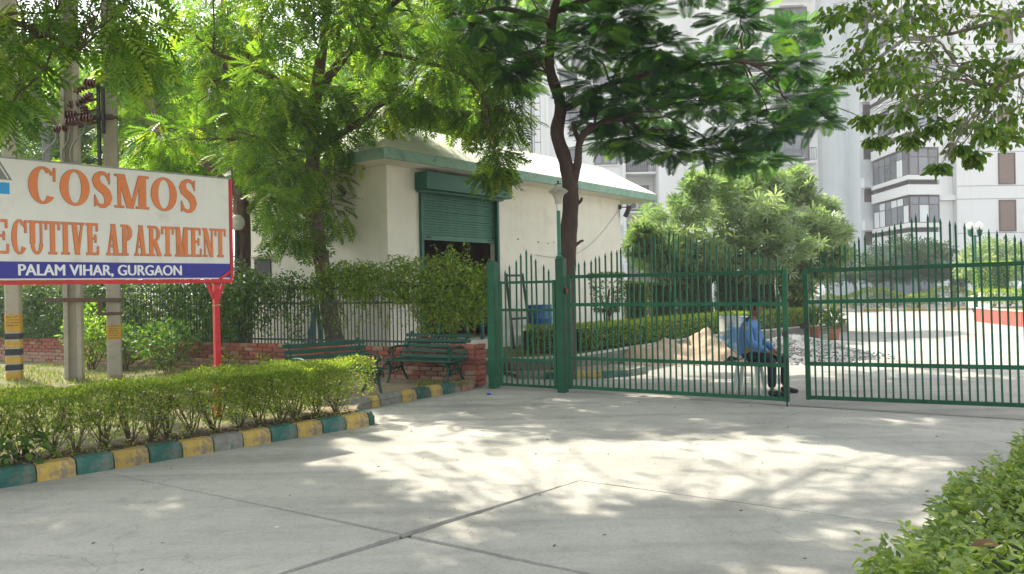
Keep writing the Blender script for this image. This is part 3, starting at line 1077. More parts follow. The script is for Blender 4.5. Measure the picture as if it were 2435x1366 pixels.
SO = Vector((-3.425, 9.39, 0))
SDIR = Vector((-0.681, -0.733, 0)).normalized()
SR = math.atan2(SDIR.y, SDIR.x)             # local x runs to the reader's left, +y faces the reader
sign = thing('sign_board', 'large white name board with orange lettering on red posts behind the hedge', 'sign', SO, SR)
SW, SZ0, SZ1 = 3.02, 1.745, 2.985
mb = MB()
mb.box((SW / 2, 0, (SZ0 + SZ1) / 2), (SW - 0.05, 0.04, SZ1 - SZ0 - 0.03))
board = mb.build('panel', M_FLEX, sign)
mb = MB()
mb.box((SW / 2, 0.0215, 1.860), (SW - 0.052, 0.002, 0.17))
mb.build('blue_band', M_BLUE, board)
mb = MB()
mb.box((SW / 2, 0.0, SZ0 - 0.012), (SW + 0.02, 0.07, 0.042), None, 0.003)
mb.box((0.0, 0.0, (SZ0 + SZ1) / 2 + 0.004), (0.03, 0.07, SZ1 - SZ0 - 0.02), None, 0.003)
mb.box((SW, 0.0, (SZ0 + SZ1) / 2 + 0.004), (0.03, 0.07, SZ1 - SZ0 - 0.02), None, 0.003)
mb.build('frame', M_RED, sign)
mb = MB()
mb.bar((0.01, 0.040, SZ0 + 0.12), (0.16, 0.040, SZ0 + 0.015), 0.012, 0.028)
mb.build('corner_brace', M_RED, sign)
mb = MB()
mb.box((SW / 2, 0.0, SZ1 - 0.006), (SW - 0.03, 0.05, 0.018), None, 0.003)
mb.build('top_rail', surf('dull_steel', (0.28, 0.29, 0.28), 0.2, 8, 0.5), sign)
for px in (0.19, SW - 0.2):
    mb = MB()
    mb.box((px, -0.01, 0.06 + (SZ0 - 0.12) / 2), (0.065, 0.065, SZ0 - 0.09), None, 0.006)
    mb.bar((px + 0.03, -0.01, SZ0 - 0.22), (px + 0.10, -0.01, SZ0 - 0.035), 0.035, 0.03)
    mb.bar((px - 0.03, -0.01, SZ0 - 0.22), (px - 0.09, -0.01, SZ0 - 0.035), 0.035, 0.03)
    mb.build('post', M_RED, sign)
    mb = MB()
    for z in (SZ0 - 0.30, SZ0 - 1.03):
        mb = MB()
        mb.box((px, -0.01, z), (0.078, 0.078, 0.018), Matrix.Rotation(0.12, 3, 'Y'), 0.004)
        mb.build('tie', M_YELLOW, sign)

class Glyphs:
    """serif capitals from stems, hairlines and bowls, laid on the board; every piece a fraction of a millimetre above the last"""
    def __init__(self, e, base):
        self.mb, self.e, self.y = MB(), e, base
    def poly(self, pts):
        a = sum(pts[k][0] * pts[(k + 1) % len(pts)][1] - pts[(k + 1) % len(pts)][0] * pts[k][1] for k in range(len(pts)))
        if a < 0:
            pts = pts[::-1]
        self.mb.add([(self.x0 - u, self.y, self.z0 + w) for u, w in pts], [tuple(range(len(pts)))])
        self.y += 0.00025
    def R(self, u0, w0, u1, w1):
        e = self.e
        self.poly([(u0 - e, w0 - e), (u1 + e, w0 - e), (u1 + e, w1 + e), (u0 - e, w1 + e)])
    def L(self, a, b, w):
        """slanted stem with level ends, w = horizontal width"""
        e = self.e
        w = w / 2 + e * 1.2
        self.poly([(a[0] - w, a[1] - e), (a[0] + w, a[1] - e), (b[0] + w, b[1] + e), (b[0] - w, b[1] + e)])
    def arc(self, cx, cy, ro, ri, a0, a1, n=26):
        e = self.e
        y0 = self.y
        for k in range(n):
            t0, t1 = math.radians(a0 + (a1 - a0) * k / n), math.radians(a0 + (a1 - a0) * (k + 1) / n)
            self.y = y0
            self.poly([(cx + (ro[0] + e) * math.cos(t0), cy + (ro[1] + e) * math.sin(t0)), (cx + (ro[0] + e) * math.cos(t1), cy + (ro[1] + e) * math.sin(t1)),
                       (cx + (ri[0] - e) * math.cos(t1), cy + (ri[1] - e) * math.sin(t1)), (cx + (ri[0] - e) * math.cos(t0), cy + (ri[1] - e) * math.sin(t0))])
    def stroke(self, pts, ws):
        n = len(pts)
        ed = []
        for i in range(n):
            p, q = pts[max(i - 1, 0)], pts[min(i + 1, n - 1)]
            d = Vector((q[0] - p[0], q[1] - p[1])).normalized()
            w = ws[i] / 2 + self.e
            ed.append(((pts[i][0] - d.y * w, pts[i][1] + d.x * w), (pts[i][0] + d.y * w, pts[i][1] - d.x * w)))
        y0 = self.y
        for i in range(n - 1):
            self.y = y0
            self.poly([ed[i][0], ed[i + 1][0], ed[i + 1][1], ed[i][1]])
    def letter(self, ch_, x_left, x_right, z0, H, T):
        self.x0, self.z0 = x_left, z0
        W = x_left - x_right
        t = H * 0.055
        sl = T * 0.42
        R, L = self.R, self.L
        def ser(c, w, top, half):
            R(c - w / 2 - half, (H - t) if top else 0, c + w / 2 + half, H if top else t)
        if ch_ == 'I':
            R(W / 2 - T / 2, t, W / 2 + T / 2, H - t)
            ser(W / 2, T, 0, sl), ser(W / 2, T, 1, sl)
        elif ch_ == 'T':
            R(W / 2 - T / 2, t, W / 2 + T / 2, H - t * 1.2)
            ser(W / 2, T, 0, sl)
            R(0, H - t * 1.2, W, H)
            for x in (0, W - t * .8):
                L((x + t * .4, H - H * .25), (x + t * .4, H - t * 1.2), t * .8)
        elif ch_ == 'E':
            x = sl
            R(x, t, x + T, H - t * 1.1)
            R(0, H - t * 1.1, W * .93, H), R(0, 0, W * .97, t * 1.1), R(x + T, H * .49, W * .68, H * .55)
            R(W * .93 - t * .9, H - H * .24, W * .93, H - t * 1.1), R(W - t * .9, t * 1.1, W, H * .27), R(W * .68, H * .40, W * .68 + t * .8, H * .64)
        elif ch_ == 'M':
            tn = T * .42
            a, b = sl + tn / 2, W - sl - T / 2
            R(a - tn / 2, t, a + tn / 2, H - t), R(b - T / 2, t, b + T / 2, H - t)
            m = (a + b) / 2 - T * .1
            L((m, 0), (a + tn * .6, H), T * .95), L((m + T * .15, 0), (b - T * .35, H - t), tn)
            ser(a, tn, 0, sl), ser(b, T, 0, sl), R(0, H - t, a + T * .5, H), R(b - T * .5, H - t, W, H)
        elif ch_ == 'N':
            tn = T * .42
            a, b = sl + tn / 2, W - sl - tn / 2
            R(a - tn / 2, t, a + tn / 2, H - t), R(b - tn / 2, 0, b + tn / 2, H - t)
            L((b - T * .2, 0), (a + T * .1, H), T)
            ser(a, tn, 0, sl), ser(b, tn, 1, sl), R(0, H - t, a + T * .4, H)
        elif ch_ == 'A':
            m = W * .48
            L((sl + T * .1, t), (m, H), T * .4), L((W - sl - T * .55, t), (m + T * .05, H), T)
            R(W * .24, H * .27, W * .68, H * .27 + t)
            R(0, 0, sl * 2 + T * .3, t), R(W - sl * 2 - T, 0, W, t)
        elif ch_ == 'V':
            m = W * .52
            L((m, 0), (sl + T * .55, H - t), T), L((m + T * .05, 0), (W - sl - T * .1, H - t), T * .4)
            R(0, H - t, sl * 2 + T, H), R(W - sl * 2 - T * .3, H - t, W, H)
        elif ch_ == 'X':
            L((W - sl - T * .5, t), (sl + T * .5, H - t), T), L((sl + T * .1, t), (W - sl - T * .1, H - t), T * .4)
            R(0, 0, sl * 2 + T * .3, t), R(W - sl * 2 - T, 0, W, t), R(0, H - t, sl * 2 + T, H), R(W - sl * 2 - T * .3, H - t, W, H)
        elif ch_ in 'PR':
            x = sl
            R(x, t, x + T, H - t)
            ser(x + T / 2, T, 0, sl), R(0, H - t, W * .5, H)
            cy, ry = H * .745, H * .255
            R(x + T, cy - ry, W * .5, cy - ry + t)
            self.arc(W * .5, cy, (W * (.46 if ch_ == 'P' else .42), ry), (W * .46 - T * .95, ry - t), -90, 90, 16)
            if ch_ == 'R':
                L((W - T * .52, t), (W * .5, H * .50), T)
                R(W - T * 1.15, 0, W, t)
        elif ch_ == 'U':
            a, b = sl + T / 2, W - sl - T * .2
            R(a - T / 2, H * .32, a + T / 2, H - t), R(b - T * .2, H * .32, b + T * .2, H - t)
            cx = (a - T / 2 + b + T * .2) / 2
            ro = (b + T * .2 - a + T / 2) / 2
            self.arc(cx + T * .15, H * .32, (ro + T * 0.0, H * .33), (ro - T * .68, H * .33 - t * 1.3), 180, 360, 20)
            ser(a, T, 1, sl), ser(b, T * .4, 1, sl)
        elif ch_ == 'O':
            self.arc(W / 2, H / 2, (W / 2, H * .52), (W / 2 - T, H * .52 - t), 0, 360, 40)
        elif ch_ == 'C':
            self.arc(W * .52, H / 2, (W * .52, H * .52), (W * .52 - T, H * .52 - t), 48, 322, 32)
            R(W - t * .9, H * .63, W, H)
            R(W * .80, H * .80, W - t * .9, H * .87)
        elif ch_ == 'S':
            k = [(.88, .76), (.80, .90), (.62, .985), (.42, .985), (.24, .91), (.17, .77), (.27, .63), (.50, .53), (.72, .42), (.83, .27), (.77, .11), (.60, .015), (.40, .015), (.22, .09), (.11, .26)]
            w = [.25, .35, .45, .5, .75, 1.0, 1.1, 1.15, 1.1, 1.0, .75, .5, .45, .35, .25]
            self.stroke([(a * W, b * H) for a, b in k], [q * T for q in w])
            R(W * .86, H * .68, W * .92, H), R(W * .07, 0, W * .13, H * .33)

def word(spec, z0, H, T, parent):
    for ch_, a, b in spec:
        for nm, e, base, mat in (('letter_outline', 0.0045, 0.0226, M_OUTL), ('letter', 0.0, 0.0285, M_ORANGE)):
            g = Glyphs(e, base)
            g.letter(ch_, a - .004, b + .004, z0, H, T)
            g.mb.build(nm, mat, parent)
word([('C', 2.163, 1.911), ('O', 1.876, 1.586), ('S', 1.558, 1.365), ('M', 1.339, 0.969), ('O', 0.950, 0.654), ('S', 0.624, 0.424)], 2.548, 0.365, 0.076, board)
word([('E', 2.83, 2.69), ('X', 2.685, 2.505), ('E', 2.495, 2.338), ('C', 2.318, 2.180), ('U', 2.173, 2.025), ('T', 2.020, 1.879), ('I', 1.870, 1.789), ('V', 1.788, 1.645), ('E', 1.633, 1.502),
      ('A', 1.434, 1.286), ('P', 1.283, 1.155), ('A', 1.143, 0.997), ('R', 0.995, 0.842), ('T', 0.841, 0.699), ('M', 0.693, 0.520), ('E', 0.513, 0.370), ('N', 0.362, 0.215), ('T', 0.210, 0.072)],
     2.025, 0.335, 0.041, board)
# emblem: grey mountain triangle over a blue bar
for nm, mat, y, polys in (('emblem', M_LOGOG, 0.0232, [[(2.525, 2.757), (2.300, 2.757), (2.412, 2.952)]]), ('emblem_line', M_FLEX, 0.0240, [[(2.495, 2.768), (2.482, 2.768), (2.405, 2.905), (2.412, 2.918)], [(2.330, 2.768), (2.343, 2.768), (2.419, 2.905), (2.412, 2.918)]]),
                          ('emblem_bar', M_LOGOB, 0.0232, [[(2.505, 2.615), (2.325, 2.615), (2.325, 2.728), (2.505, 2.728)]])):
    mb = MB()
    for k, p in enumerate(polys):
        a = sum(p[q][0] * p[(q + 1) % len(p)][1] - p[(q + 1) % len(p)][0] * p[q][1] for q in range(len(p)))
        mb.add([(x, y + k * .0003, z) for x, z in (p if a < 0 else p[::-1])], [tuple(range(len(p)))])
    mb.build(nm, mat, board)
# white line of plain capitals on the blue band
cu = bpy.data.curves.new('address_line', 'FONT')
cu.body = 'PALAM VIHAR, GURGAON'
cu.size = 0.16
cu.align_x = 'LEFT'
tmp = bpy.data.objects.new('address_line', cu)
COL.objects.link(tmp)
dg = bpy.context.evaluated_depsgraph_get()
me = bpy.data.meshes.new_from_object(tmp.evaluated_get(dg))
bpy.data.objects.remove(tmp)
co = np.array([v.co for v in me.vertices])
x0, x1, y0, y1 = co[:, 0].min(), co[:, 0].max(), co[:, 1].min(), co[:, 1].max()
base = 0.0
capb = np.sort(co[:, 1])
hgt = y1
for v in me.vertices:
    u = (v.co.x - x0) / (x1 - x0)
    w = v.co.y / hgt
    v.co = Vector((2.259 - u * (2.259 - 0.618), 0.0238, 1.806 + w * 0.112))
me.materials.clear()
me.materials.append(M_LETW)
me.update()
if sum(p.normal.y for p in me.polygons) < 0:
    me.flip_normals()
bm = bmesh.new()
for q in range(5):
    k0 = len(bm.verts)
    bm.from_mesh(me)
    bm.verts.ensure_lookup_table()
    for v in bm.verts[k0:]:
        v.co += Vector(((q - 2) * 0.0026, q * 0.0002, (0, .0015, -.0015, .0015, 0)[q]))
bm.to_mesh(me)
bm.free()
me.name = 'address_line'
link(bpy.data.objects.new('address_line', me), board)

# ================================================================ concrete poles with switch gear
M_POLE = surf('pole_concrete', (0.40, 0.37, 0.31), 0.12, 3, 0.9, 0.5, 45, dirt=(0.30, 0.27, 0.22), dirt_scale=5, dirt_amt=0.4)
M_BLACK = surf('band_black', (0.03, 0.03, 0.035), 0.3, 10, 0.7, dirt=(0.12, 0.11, 0.1), dirt_scale=9, dirt_amt=0.35)
M_BANDY = surf('band_yellow', (0.55, 0.33, 0.04), 0.15, 8, 0.7, dirt=(0.35, 0.25, 0.12), dirt_scale=7, dirt_amt=0.38)
M_RUST = surf('rusty_steel', (0.16, 0.09, 0.055), 0.35, 9, 0.8, dirt=(0.1, 0.085, 0.08), dirt_scale=6)
M_INSUL = surf('brown_porcelain', (0.10, 0.028, 0.022), 0.2, 8, 0.12, spec=0.8)
M_CABLE = surf('grey_cable', (0.22, 0.23, 0.23), 0.15, 8, 0.6)
def pole(label, x, y, kind, rz, lean=0.0):
    t = thing('concrete_pole', label, 'pole', (x, y, 0.0), rz, 'concrete utility poles')
    mb = MB()
    H = 9.5
    if kind == 'solid':
        mb.bar((0, 0, 0), (0, 0, H), 0.24, 0.20, 0.02, up=(0, 1, 0))
    else:
        for sx in (-0.105, 0.105):
            mb.box((sx, 0, H / 2), (0.075, 0.20, H), None, 0.012)
        mb.box((0, 0.02, H / 2), (0.136, 0.08, H - 0.02))
    mb.build('shaft', M_POLE, t)
    return t
def sleeve(t, z0, z1, mat, nm='painted_band', w=0.246, d=0.206):
    mb = MB()
    mb.box((0, 0, (z0 + z1) / 2), (w, d, z1 - z0), None, 0.02)
    return mb.build(nm, mat, t)
p1 = pole('concrete pole painted with yellow and black bands at its foot', -9.05, 13.96, 'solid', 0.35)
for k, (a, b) in enumerate([(0.08, .24), (.243, .38), (.383, .51), (.513, .66), (.663, .80), (.803, .94), (.943, 1.28)]):
    o = sleeve(p1, a, b, M_BLACK if k % 2 else M_BANDY)
p2 = pole('grooved concrete pole with two flanges between the other two poles', -7.86, 13.78, 'grooved', 0.30)
p3 = pole('thick square concrete pole with a yellow painted patch and rusty clamps', -7.25, 14.0, 'solid', 0.42)
o = sleeve(p3, 0.76, 1.06, M_BANDY, 'painted_patch')
mb = MB()
for r in range(6):
    x = -0.08
    while x < 0.07:
        w = random.uniform(.01, .03)
        mb.box((x + w / 2, -0.1045, 1.02 - r * .042), (w, 0.002, random.uniform(.010, .018)))
        x += w + .01
stuff(mb.build('painted_marks', M_RUST, p3))
mb = MB()
for r in range(4):
    x = -0.09
    while x < 0.08:
        w = random.uniform(.01, .03)
        mb.box((x + w / 2, -0.1045, 1.22 - r * .05), (w, 0.002, random.uniform(.012, .02)))
        x += w + .01
stuff(mb.build('painted_marks', M_RUST, p1))
for z in (1.25, 1.50, 3.42, 4.80):
    sleeve(p3, z - .03, z + .03, M_RUST, 'clamp', 0.27, 0.23)
mb = MB()
mb.bar((-1.05, -0.17, 1.52), (0.15, -0.14, 1.49), 0.05, 0.075)
mb.bar((-0.22, -0.15, 1.48), (-0.22, -0.15, 1.24), 0.06, 0.06)
mb.bar((-0.24, -0.15, 1.25), (0.0, -0.14, 1.25), 0.05, 0.06)
mb.build('cross_arm', M_RUST, p3)
mb = MB()
mb.bar((-0.30, -0.05, 4.78), (0.05, -0.13, 4.80), 0.06, 0.09)
mb.build('cross_arm', M_RUST, p3)

sw = thing('switch_gear', 'rack of brown porcelain insulators and bent cables fixed high between the concrete poles', 'switch gear', (-7.6, 13.75, 4.9))
O_ = Vector((-7.6, 13.75, 4.9))
ins = [(-7.40, 5.35, 0.1), (-7.65, 5.28, -0.5), (-7.54, 5.13, -0.5), (-7.75, 5.01, -0.2), (-8.0, 4.97, -0.6), (-7.82, 4.82, 0.0), (-7.56, 4.86, 1.3), (-8.0, 4.56, -0.1), (-7.73, 4.66, -0.05), (-7.48, 4.72, 0.05)]
prof = [(0.02, -0.13), (0.03, -0.12)]
for k in range(4):
    z = -0.10 + k * 0.055
    prof += [(0.036, z), (0.070, z + 0.015), (0.072, z + 0.03), (0.036, z + 0.042)]
prof += [(0.028, 0.125), (0.018, 0.13)]
im = MB().lathe(prof, 14).mesh('insulator', M_INSUL, True)
for x, z, tilt in ins:
    o = inst(im, 'insulator', sw, Vector((x, 13.72 + random.uniform(-.12, .12), z)) - O_, (random.uniform(-.2, .2), PI / 2 + tilt, 0))
mb = MB()
mb.bar((0.26, 0.02, -2.2), (0.26, 0.02, 0.5), 0.05, 0.05)
mb.bar((0.33, 0.04, -0.42), (0.33, 0.04, 0.42), 0.045, 0.06)
mb.build('channel', M_DARK, sw)
mb = MB()
mb.bar((0.27, 0.0, 0.42), (-0.15, 0.02, 0.36), 0.03)
mb.bar((0.27, 0.0, 0.02), (-0.35, 0.05, -0.14), 0.035)
mb.bar((-0.48, 0.0, 0.10), (-0.05, 0.0, -0.26), 0.02)
mb.bar((-0.62, 0.0, -0.05), (-0.42, 0.0, -0.33), 0.03)
mb.bar((-0.28, -0.02, -0.02), (0.0, 0.0, -0.28), 0.02)
mb.bar((-0.45, 0.06, -0.36), (0.26, 0.06, -0.20), 0.045)
mb.bar((-0.25, 0.06, 0.1), (0.26, 0.06, 0.22), 0.04)
mb.build('arm', M_RUST, sw)
def wire(pts, r, nm='cable', mat=M_CABLE):
    P = [Vector(q) - O_ for q in pts]
    out = []
    for i in range(len(P) - 1):
        p0, p1, p2, p3 = P[max(i - 1, 0)], P[i], P[i + 1], P[min(i + 2, len(P) - 1)]
        for k in range(6):
            u = k / 6
            out.append(0.5 * ((2 * p1) + (p2 - p0) * u + (2 * p0 - 5 * p1 + 4 * p2 - p3) * u * u + (3 * p1 - p0 - 3 * p2 + p3) * u ** 3))
    out.append(P[-1])
    mb = MB()
    mb.tube(out, r, 6)
    return mb.build(nm, mat, sw, 'all')
wire([(-8.08, 13.7, 4.55), (-8.05, 13.65, 4.35), (-8.22, 13.62, 4.15), (-8.26, 13.62, 3.9), (-8.24, 13.62, 2.2)], 0.018)
wire([(-7.80, 13.7, 4.66), (-7.83, 13.65, 4.35), (-7.92, 13.62, 4.1), (-7.86, 13.62, 3.7), (-7.85, 13.62, 2.2)], 0.014)
wire([(-7.56, 13.7, 4.72), (-7.52, 13.62, 4.5), (-7.72, 13.6, 4.25), (-7.74, 13.58, 4.0), (-7.6, 13.6, 3.75), (-7.55, 13.6, 2.4)], 0.016)
wire([(-8.0, 13.7, 5.0), (-8.22, 13.66, 4.95), (-8.3, 13.66, 4.75), (-8.1, 13.66, 4.58)], 0.016)
for dx in (-0.05, 0.0, 0.05, 0.09):
    wire([(-8.62 + dx, 13.9, 5.6), (-8.48 + dx, 13.85, 4.9), (-8.35 + dx * .8, 13.8, 4.5), (-8.28 + dx * .6, 13.75, 4.0), (-8.27 + dx * .6, 13.75, 2.0)], 0.024)

# ================================================================ benches
def make_bench(label, loc, rz, L):
    t = thing('park_bench', label, 'bench', loc, rz, 'green benches by the brick wall')
    M = M_BENCH
    t.scale = (1, 1, 0.87)
    # back slats, leaning back
    for k in range(5):
        z = 0.47 + k * 0.094
        y = -0.045 - k * 0.040
        mb = MB()
        mb.box((L / 2, y, z), (L, 0.020, 0.066), Matrix.Rotation(0.40, 3, 'X'), 0.004)
        mb.build('back_slat', M, t)
    for k in range(6):
        mb = MB()
        y = 0.015 + k * 0.083
        mb.box((L / 2, y, 0.425 + 0.020 * (k / 5 - 0.4) ** 2 + (k == 5) * -0.012), (L, 0.064, 0.022), Matrix.Rotation(-0.08 + (0.35 if k == 5 else 0), 3, 'X'), 0.004)
        mb.build('seat_slat', M, t)
    for x in (0.09, L - 0.09):
        fr = MB()
        def c2(pts, r0, r1=None, n=8):
            P = [Vector((x, a, b)) for a, b in pts]
            out = []
            for i in range(len(P) - 1):
                q0, q1, q2, q3 = P[max(i - 1, 0)], P[i], P[i + 1], P[min(i + 2, len(P) - 1)]
                for k in range(5):
                    u = k / 5
                    out.append(0.5 * ((2 * q1) + (q2 - q0) * u + (2 * q0 - 5 * q1 + 4 * q2 - q3) * u * u + (3 * q1 - q0 - 3 * q2 + q3) * u ** 3))
            out.append(P[-1])
            m = len(out)
            fr.tube(out, [r0 + ((r1 or r0) - r0) * i / (m - 1) for i in range(m)], n)
        c2([(0.0, 0.40), (-0.05, 0.47), (-0.13, 0.66), (-0.225, 0.875), (-0.262, 0.905), (-0.285, 0.885), (-0.27, 0.862)], 0.019)
        c2([(0.0, 0.40), (0.12, 0.395), (0.30, 0.40), (0.43, 0.405), (0.475, 0.385), (0.47, 0.35), (0.44, 0.355)], 0.020)
        o = fr.build('end_frame', M, t, 'all')
        fr = MB()
        c2([(0.40, 0.40), (0.37, 0.30), (0.385, 0.16), (0.435, 0.02), (0.46, 0.006)], 0.024, 0.018)
        fr.build('leg', M, t, 'all')
        fr = MB()
        c2([(0.02, 0.40), (0.05, 0.30), (0.0, 0.17), (-0.085, 0.03), (-0.115, 0.006)], 0.024, 0.018)
        fr.build('leg', M, t, 'all')
        fr = MB()
        c2([(-0.125, 0.64), (0.02, 0.655), (0.18, 0.665), (0.34, 0.64), (0.40, 0.605), (0.385, 0.565), (0.345, 0.575)], 0.020)
        c2([(0.30, 0.645), (0.275, 0.58), (0.32, 0.50), (0.34, 0.41)], 0.015)
        fr.build('armrest', M, t, 'all')
        fr = MB()
        for cy, cz, r, a0, a1 in ((0.13, 0.31, 0.075, 0, 300), (0.27, 0.30, 0.07, 160, 480), (0.20, 0.22, 0.06, 60, 330), (0.09, 0.22, 0.045, 0, 280), (0.31, 0.21, 0.045, 170, 460)):
            c2([(cy + r * (1 - 0.35 * q / 8) * math.cos(math.radians(a0 + (a1 - a0) * q / 8)), cz + r * (1 - .35 * q / 8) * math.sin(math.radians(a0 + (a1 - a0) * q / 8))) for q in range(9)], 0.012, n=6)
        c2([(0.04, 0.29), (0.2, 0.255), (0.375, 0.29)], 0.012, n=6)
        fr.build('scroll', M, t, 'all')
    return t
M_BENCH = surf('bench_green', (0.003, 0.058, 0.036), 0.25, 8, 0.5, 0.15, 30, spec=0.35, dirt=(0.02, 0.06, 0.045), dirt_scale=6, dirt_amt=.4)
bx = Vector((-0.88, 0.475))
make_bench('green slatted bench with scrolled iron ends facing out beside the brick pillar', (-0.76, 12.22, 0.088), math.atan2(bx.y, bx.x), 1.30)
bx = Vector((-0.77, -0.64))
make_bench('green slatted bench turned sideways, half hidden behind the sunlit end of the hedge', (-2.10, 11.38, 0.088), math.atan2(bx.y, bx.x), 1.28)

# ================================================================ things round the gate house
M_BLUEP = surf('blue_plastic', (0.02, 0.11, 0.32), 0.2, 4, 0.45, dirt=(0.10, 0.17, 0.28), dirt_scale=3, dirt_amt=0.4)
def drum(name, label, cat, x, y, z, r, h, mat, lid=False, group=None):
    t = thing(name, label, cat, (x, y, z), 0.3, group)
    mb = MB()
    pr = [(r * .96, 0), (r, 0.02)]
    for q in (0.33, 0.66):
        pr += [(r, h * q - .03), (r * 1.035, h * q - .012), (r * 1.035, h * q + .012), (r, h * q + .03)]
    pr += [(r, h - .02), (r * 1.03, h - .012), (r * 1.03, h), (r * .97, h), (r * .96, h - 0.05), (0, h - 0.05)]
    mb.lathe(pr, 28)
    mb.build('body', mat, t, True)
    return t
drum('drum', 'blue plastic drum against the gate house wall behind the wicket gate', 'drum', 0.62, 17.6, 0.26, 0.28, 0.92, M_BLUEP)
M_DRUM2 = surf('faded_blue_steel', (0.05, 0.17, 0.36), 0.2, 2.5, 0.55, dirt=(0.42, 0.42, 0.40), dirt_scale=2.2, dirt_amt=0.52)
drum('drum', 'faded blue and grey steel drum standing between the sand heap and the seated guard', 'drum', 4.62, 16.15, 0.0, 0.30, 0.90, M_DRUM2)

def stick_thing(name, label, cat, bars, mat, nm, w=0.045):
    b = Vector(bars[0][0])
    b.z = min(min(p[0][2], p[1][2]) for p in bars)
    t = thing(name, label, cat, b)
    for k, (p, q) in enumerate(bars):
        mb = MB()
        mb.bar(Vector(p) - b, Vector(q) - b, w, w, 0.004)
        mb.build(nm[k], mat, t)
    return t
stick_thing('ladder', 'short dark wooden ladder leaning on the cream wall behind the wicket gate', 'ladder',
            [((0.02, 16.62, 0.27), (-0.13, 17.25, 1.90)), ((0.42, 17.05, 0.27), (0.24, 17.68, 1.90)), ((-0.12, 17.23, 1.86), (0.24, 17.66, 1.86)), ((-0.03, 16.86, 0.9), (0.34, 17.3, 0.9))],
            M_DARK, ['stile', 'stile', 'rung', 'rung'], 0.05)
# seat posts and a red box seen through the railing
stick_thing('folded_trestle', 'folded teal steel trestle standing behind the railing left of the shutter', 'trestle',
            [((-3.95, 14.55, 0.25), (-3.72, 14.6, 1.35)), ((-3.62, 14.7, 0.25), (-3.72, 14.62, 1.35)), ((-3.80, 14.5, 0.25), (-3.74, 14.58, 1.33))], surf('teal_paint', (0.02, 0.16, 0.17), 0.2, 8, 0.5), ['leg', 'leg', 'leg'], 0.06)
st = thing('guard_desk', 'teal legged desk just inside the shutter opening', 'desk', (-1.15, 15.85, 0.485), KR)
mb = MB()
mb.box((0.45, 0.3, 0.72), (1.0, 0.55, 0.04), None, 0.006)
mb.build('desk_top', M_BROWN, st)
for x, y in ((0, 0.08), (0.9, 0.08), (0, 0.52), (0.9, 0.52)):
    mb = MB()
    mb.box((x, y, 0.35), (0.06, 0.06, 0.70), None, 0.004)
    mb.build('leg', bpy.data.materials['teal_paint'], st)
rb = thing('fire_bucket', 'red bucket seen through the railing beside the shutter jamb', 'bucket', (-1.78, 15.35, 0.26), 0)
mb = MB()
mb.lathe([(0.11, 0), (0.15, 0.34), (0.155, 0.34), (0.155, 0.36), (0.14, 0.36), (0.11, 0.05), (0, 0.05)], 18)
mb.build('body', surf('bucket_red', (0.42, 0.03, 0.02), 0.2, 6, 0.5), rb, True)
mb = MB()
mb.tube([(0.15 * math.cos(a), 0, 0.34 + 0.16 * math.sin(a)) for a in np.linspace(0, PI, 9)], 0.008, 6)
mb.build('handle', M_DARK, rb)
# globe lamp on a short dark post left of the tree
gl = thing('globe_lamp', 'white globe lamp on a dark post beside the tree trunk left of the gate house', 'lamp', (-5.55, 15.6, 0.1))
mb = MB()
mb.tube([(0, 0, 0), (0, 0, 2.75)], 0.05, 10)
mb.build('post', M_DARK, gl, True)
mb = MB()
mb.lathe([(0.05, 2.75), (0.10, 2.78), (0.145, 2.87), (0.15, 2.92), (0.135, 2.99), (0.08, 3.05), (0, 3.07)], 18)
mb.build('globe', surf('opal_glass', (0.75, 0.76, 0.74), 0.05, 5, 0.2), gl, True)

# sand heap, gravel heap, stones
def heap(name, label, cat, c, rx, ry, h, mat, rot=0.0, seed=0, n=44, rough=0.05, peaks=None, kind='stuff'):
    from mathutils import noise as mn
    vs, fs = [], []
    for i in range(n + 1):
        for j in range(n + 1):
            u, v = -1 + 2 * i / n, -1 + 2 * j / n
            x, y = u * rx, v * ry
            r = math.sqrt(u * u + v * v)
            z = max(0, 1 - r) ** 0.85 * h
            if peaks:
                z = 0
                for px, py, pr, ph in peaks:
                    q = math.hypot(x - px + .12 * mn.noise(Vector((x * 3, y * 3, seed))), y - py + .12 * mn.noise(Vector((x * 3, y * 3, seed + 9)))) / pr
                    z += (ph * max(0, 1 - q) ** .9) ** 5
                z = z ** .2
            f = mn.fractal(Vector((x * 2.2 + seed, y * 2.2, 0)), 1.0, 2.0, 5)
            z = z + f * rough * min(1, z * 6)
            vs.append((x, y, z - 0.02 if r > 0.97 else z))
    for i in range(n):
        for j in range(n):
            a = i * (n + 1) + j
            fs.append((a, a + n + 1, a + n + 2, a + 1))
    mb = MB().add(vs, fs)
    o = mb.build(name, mat, None, 'all', c, rot)
    return tag(o, label, cat, None, kind)
M_SAND = surf('sand', (0.42, 0.32, 0.235), 0.15, 4, 0.95, 0.6, 50, dirt=(0.34, 0.25, 0.17), dirt_scale=2.5, dirt_amt=0.4)
M_GRAV = surf('gravel', (0.18, 0.185, 0.19), 0.35, 25, 0.9, 0.5, 40)
sand = heap('sand_heap', 'heap of tan building sand with a steep cut face beside the inner hedge', 'sand', (3.62, 16.35, 0.0), 1.6, 1.1, 0.7, M_SAND, 0.6, 3, 72, 0.10,
     [(0.25, -0.55, 0.7, 0.50), (0.5, -0.15, 0.7, 0.66), (-0.55, 0.0, 0.9, 0.50), (-1.0, 0.2, 0.75, 0.36), (-1.15, 0.2, 0.45, 0.2), (-0.1, -0.6, 0.7, 0.22), (-0.9, -0.4, 0.5, 0.13)], None)
mb = MB()
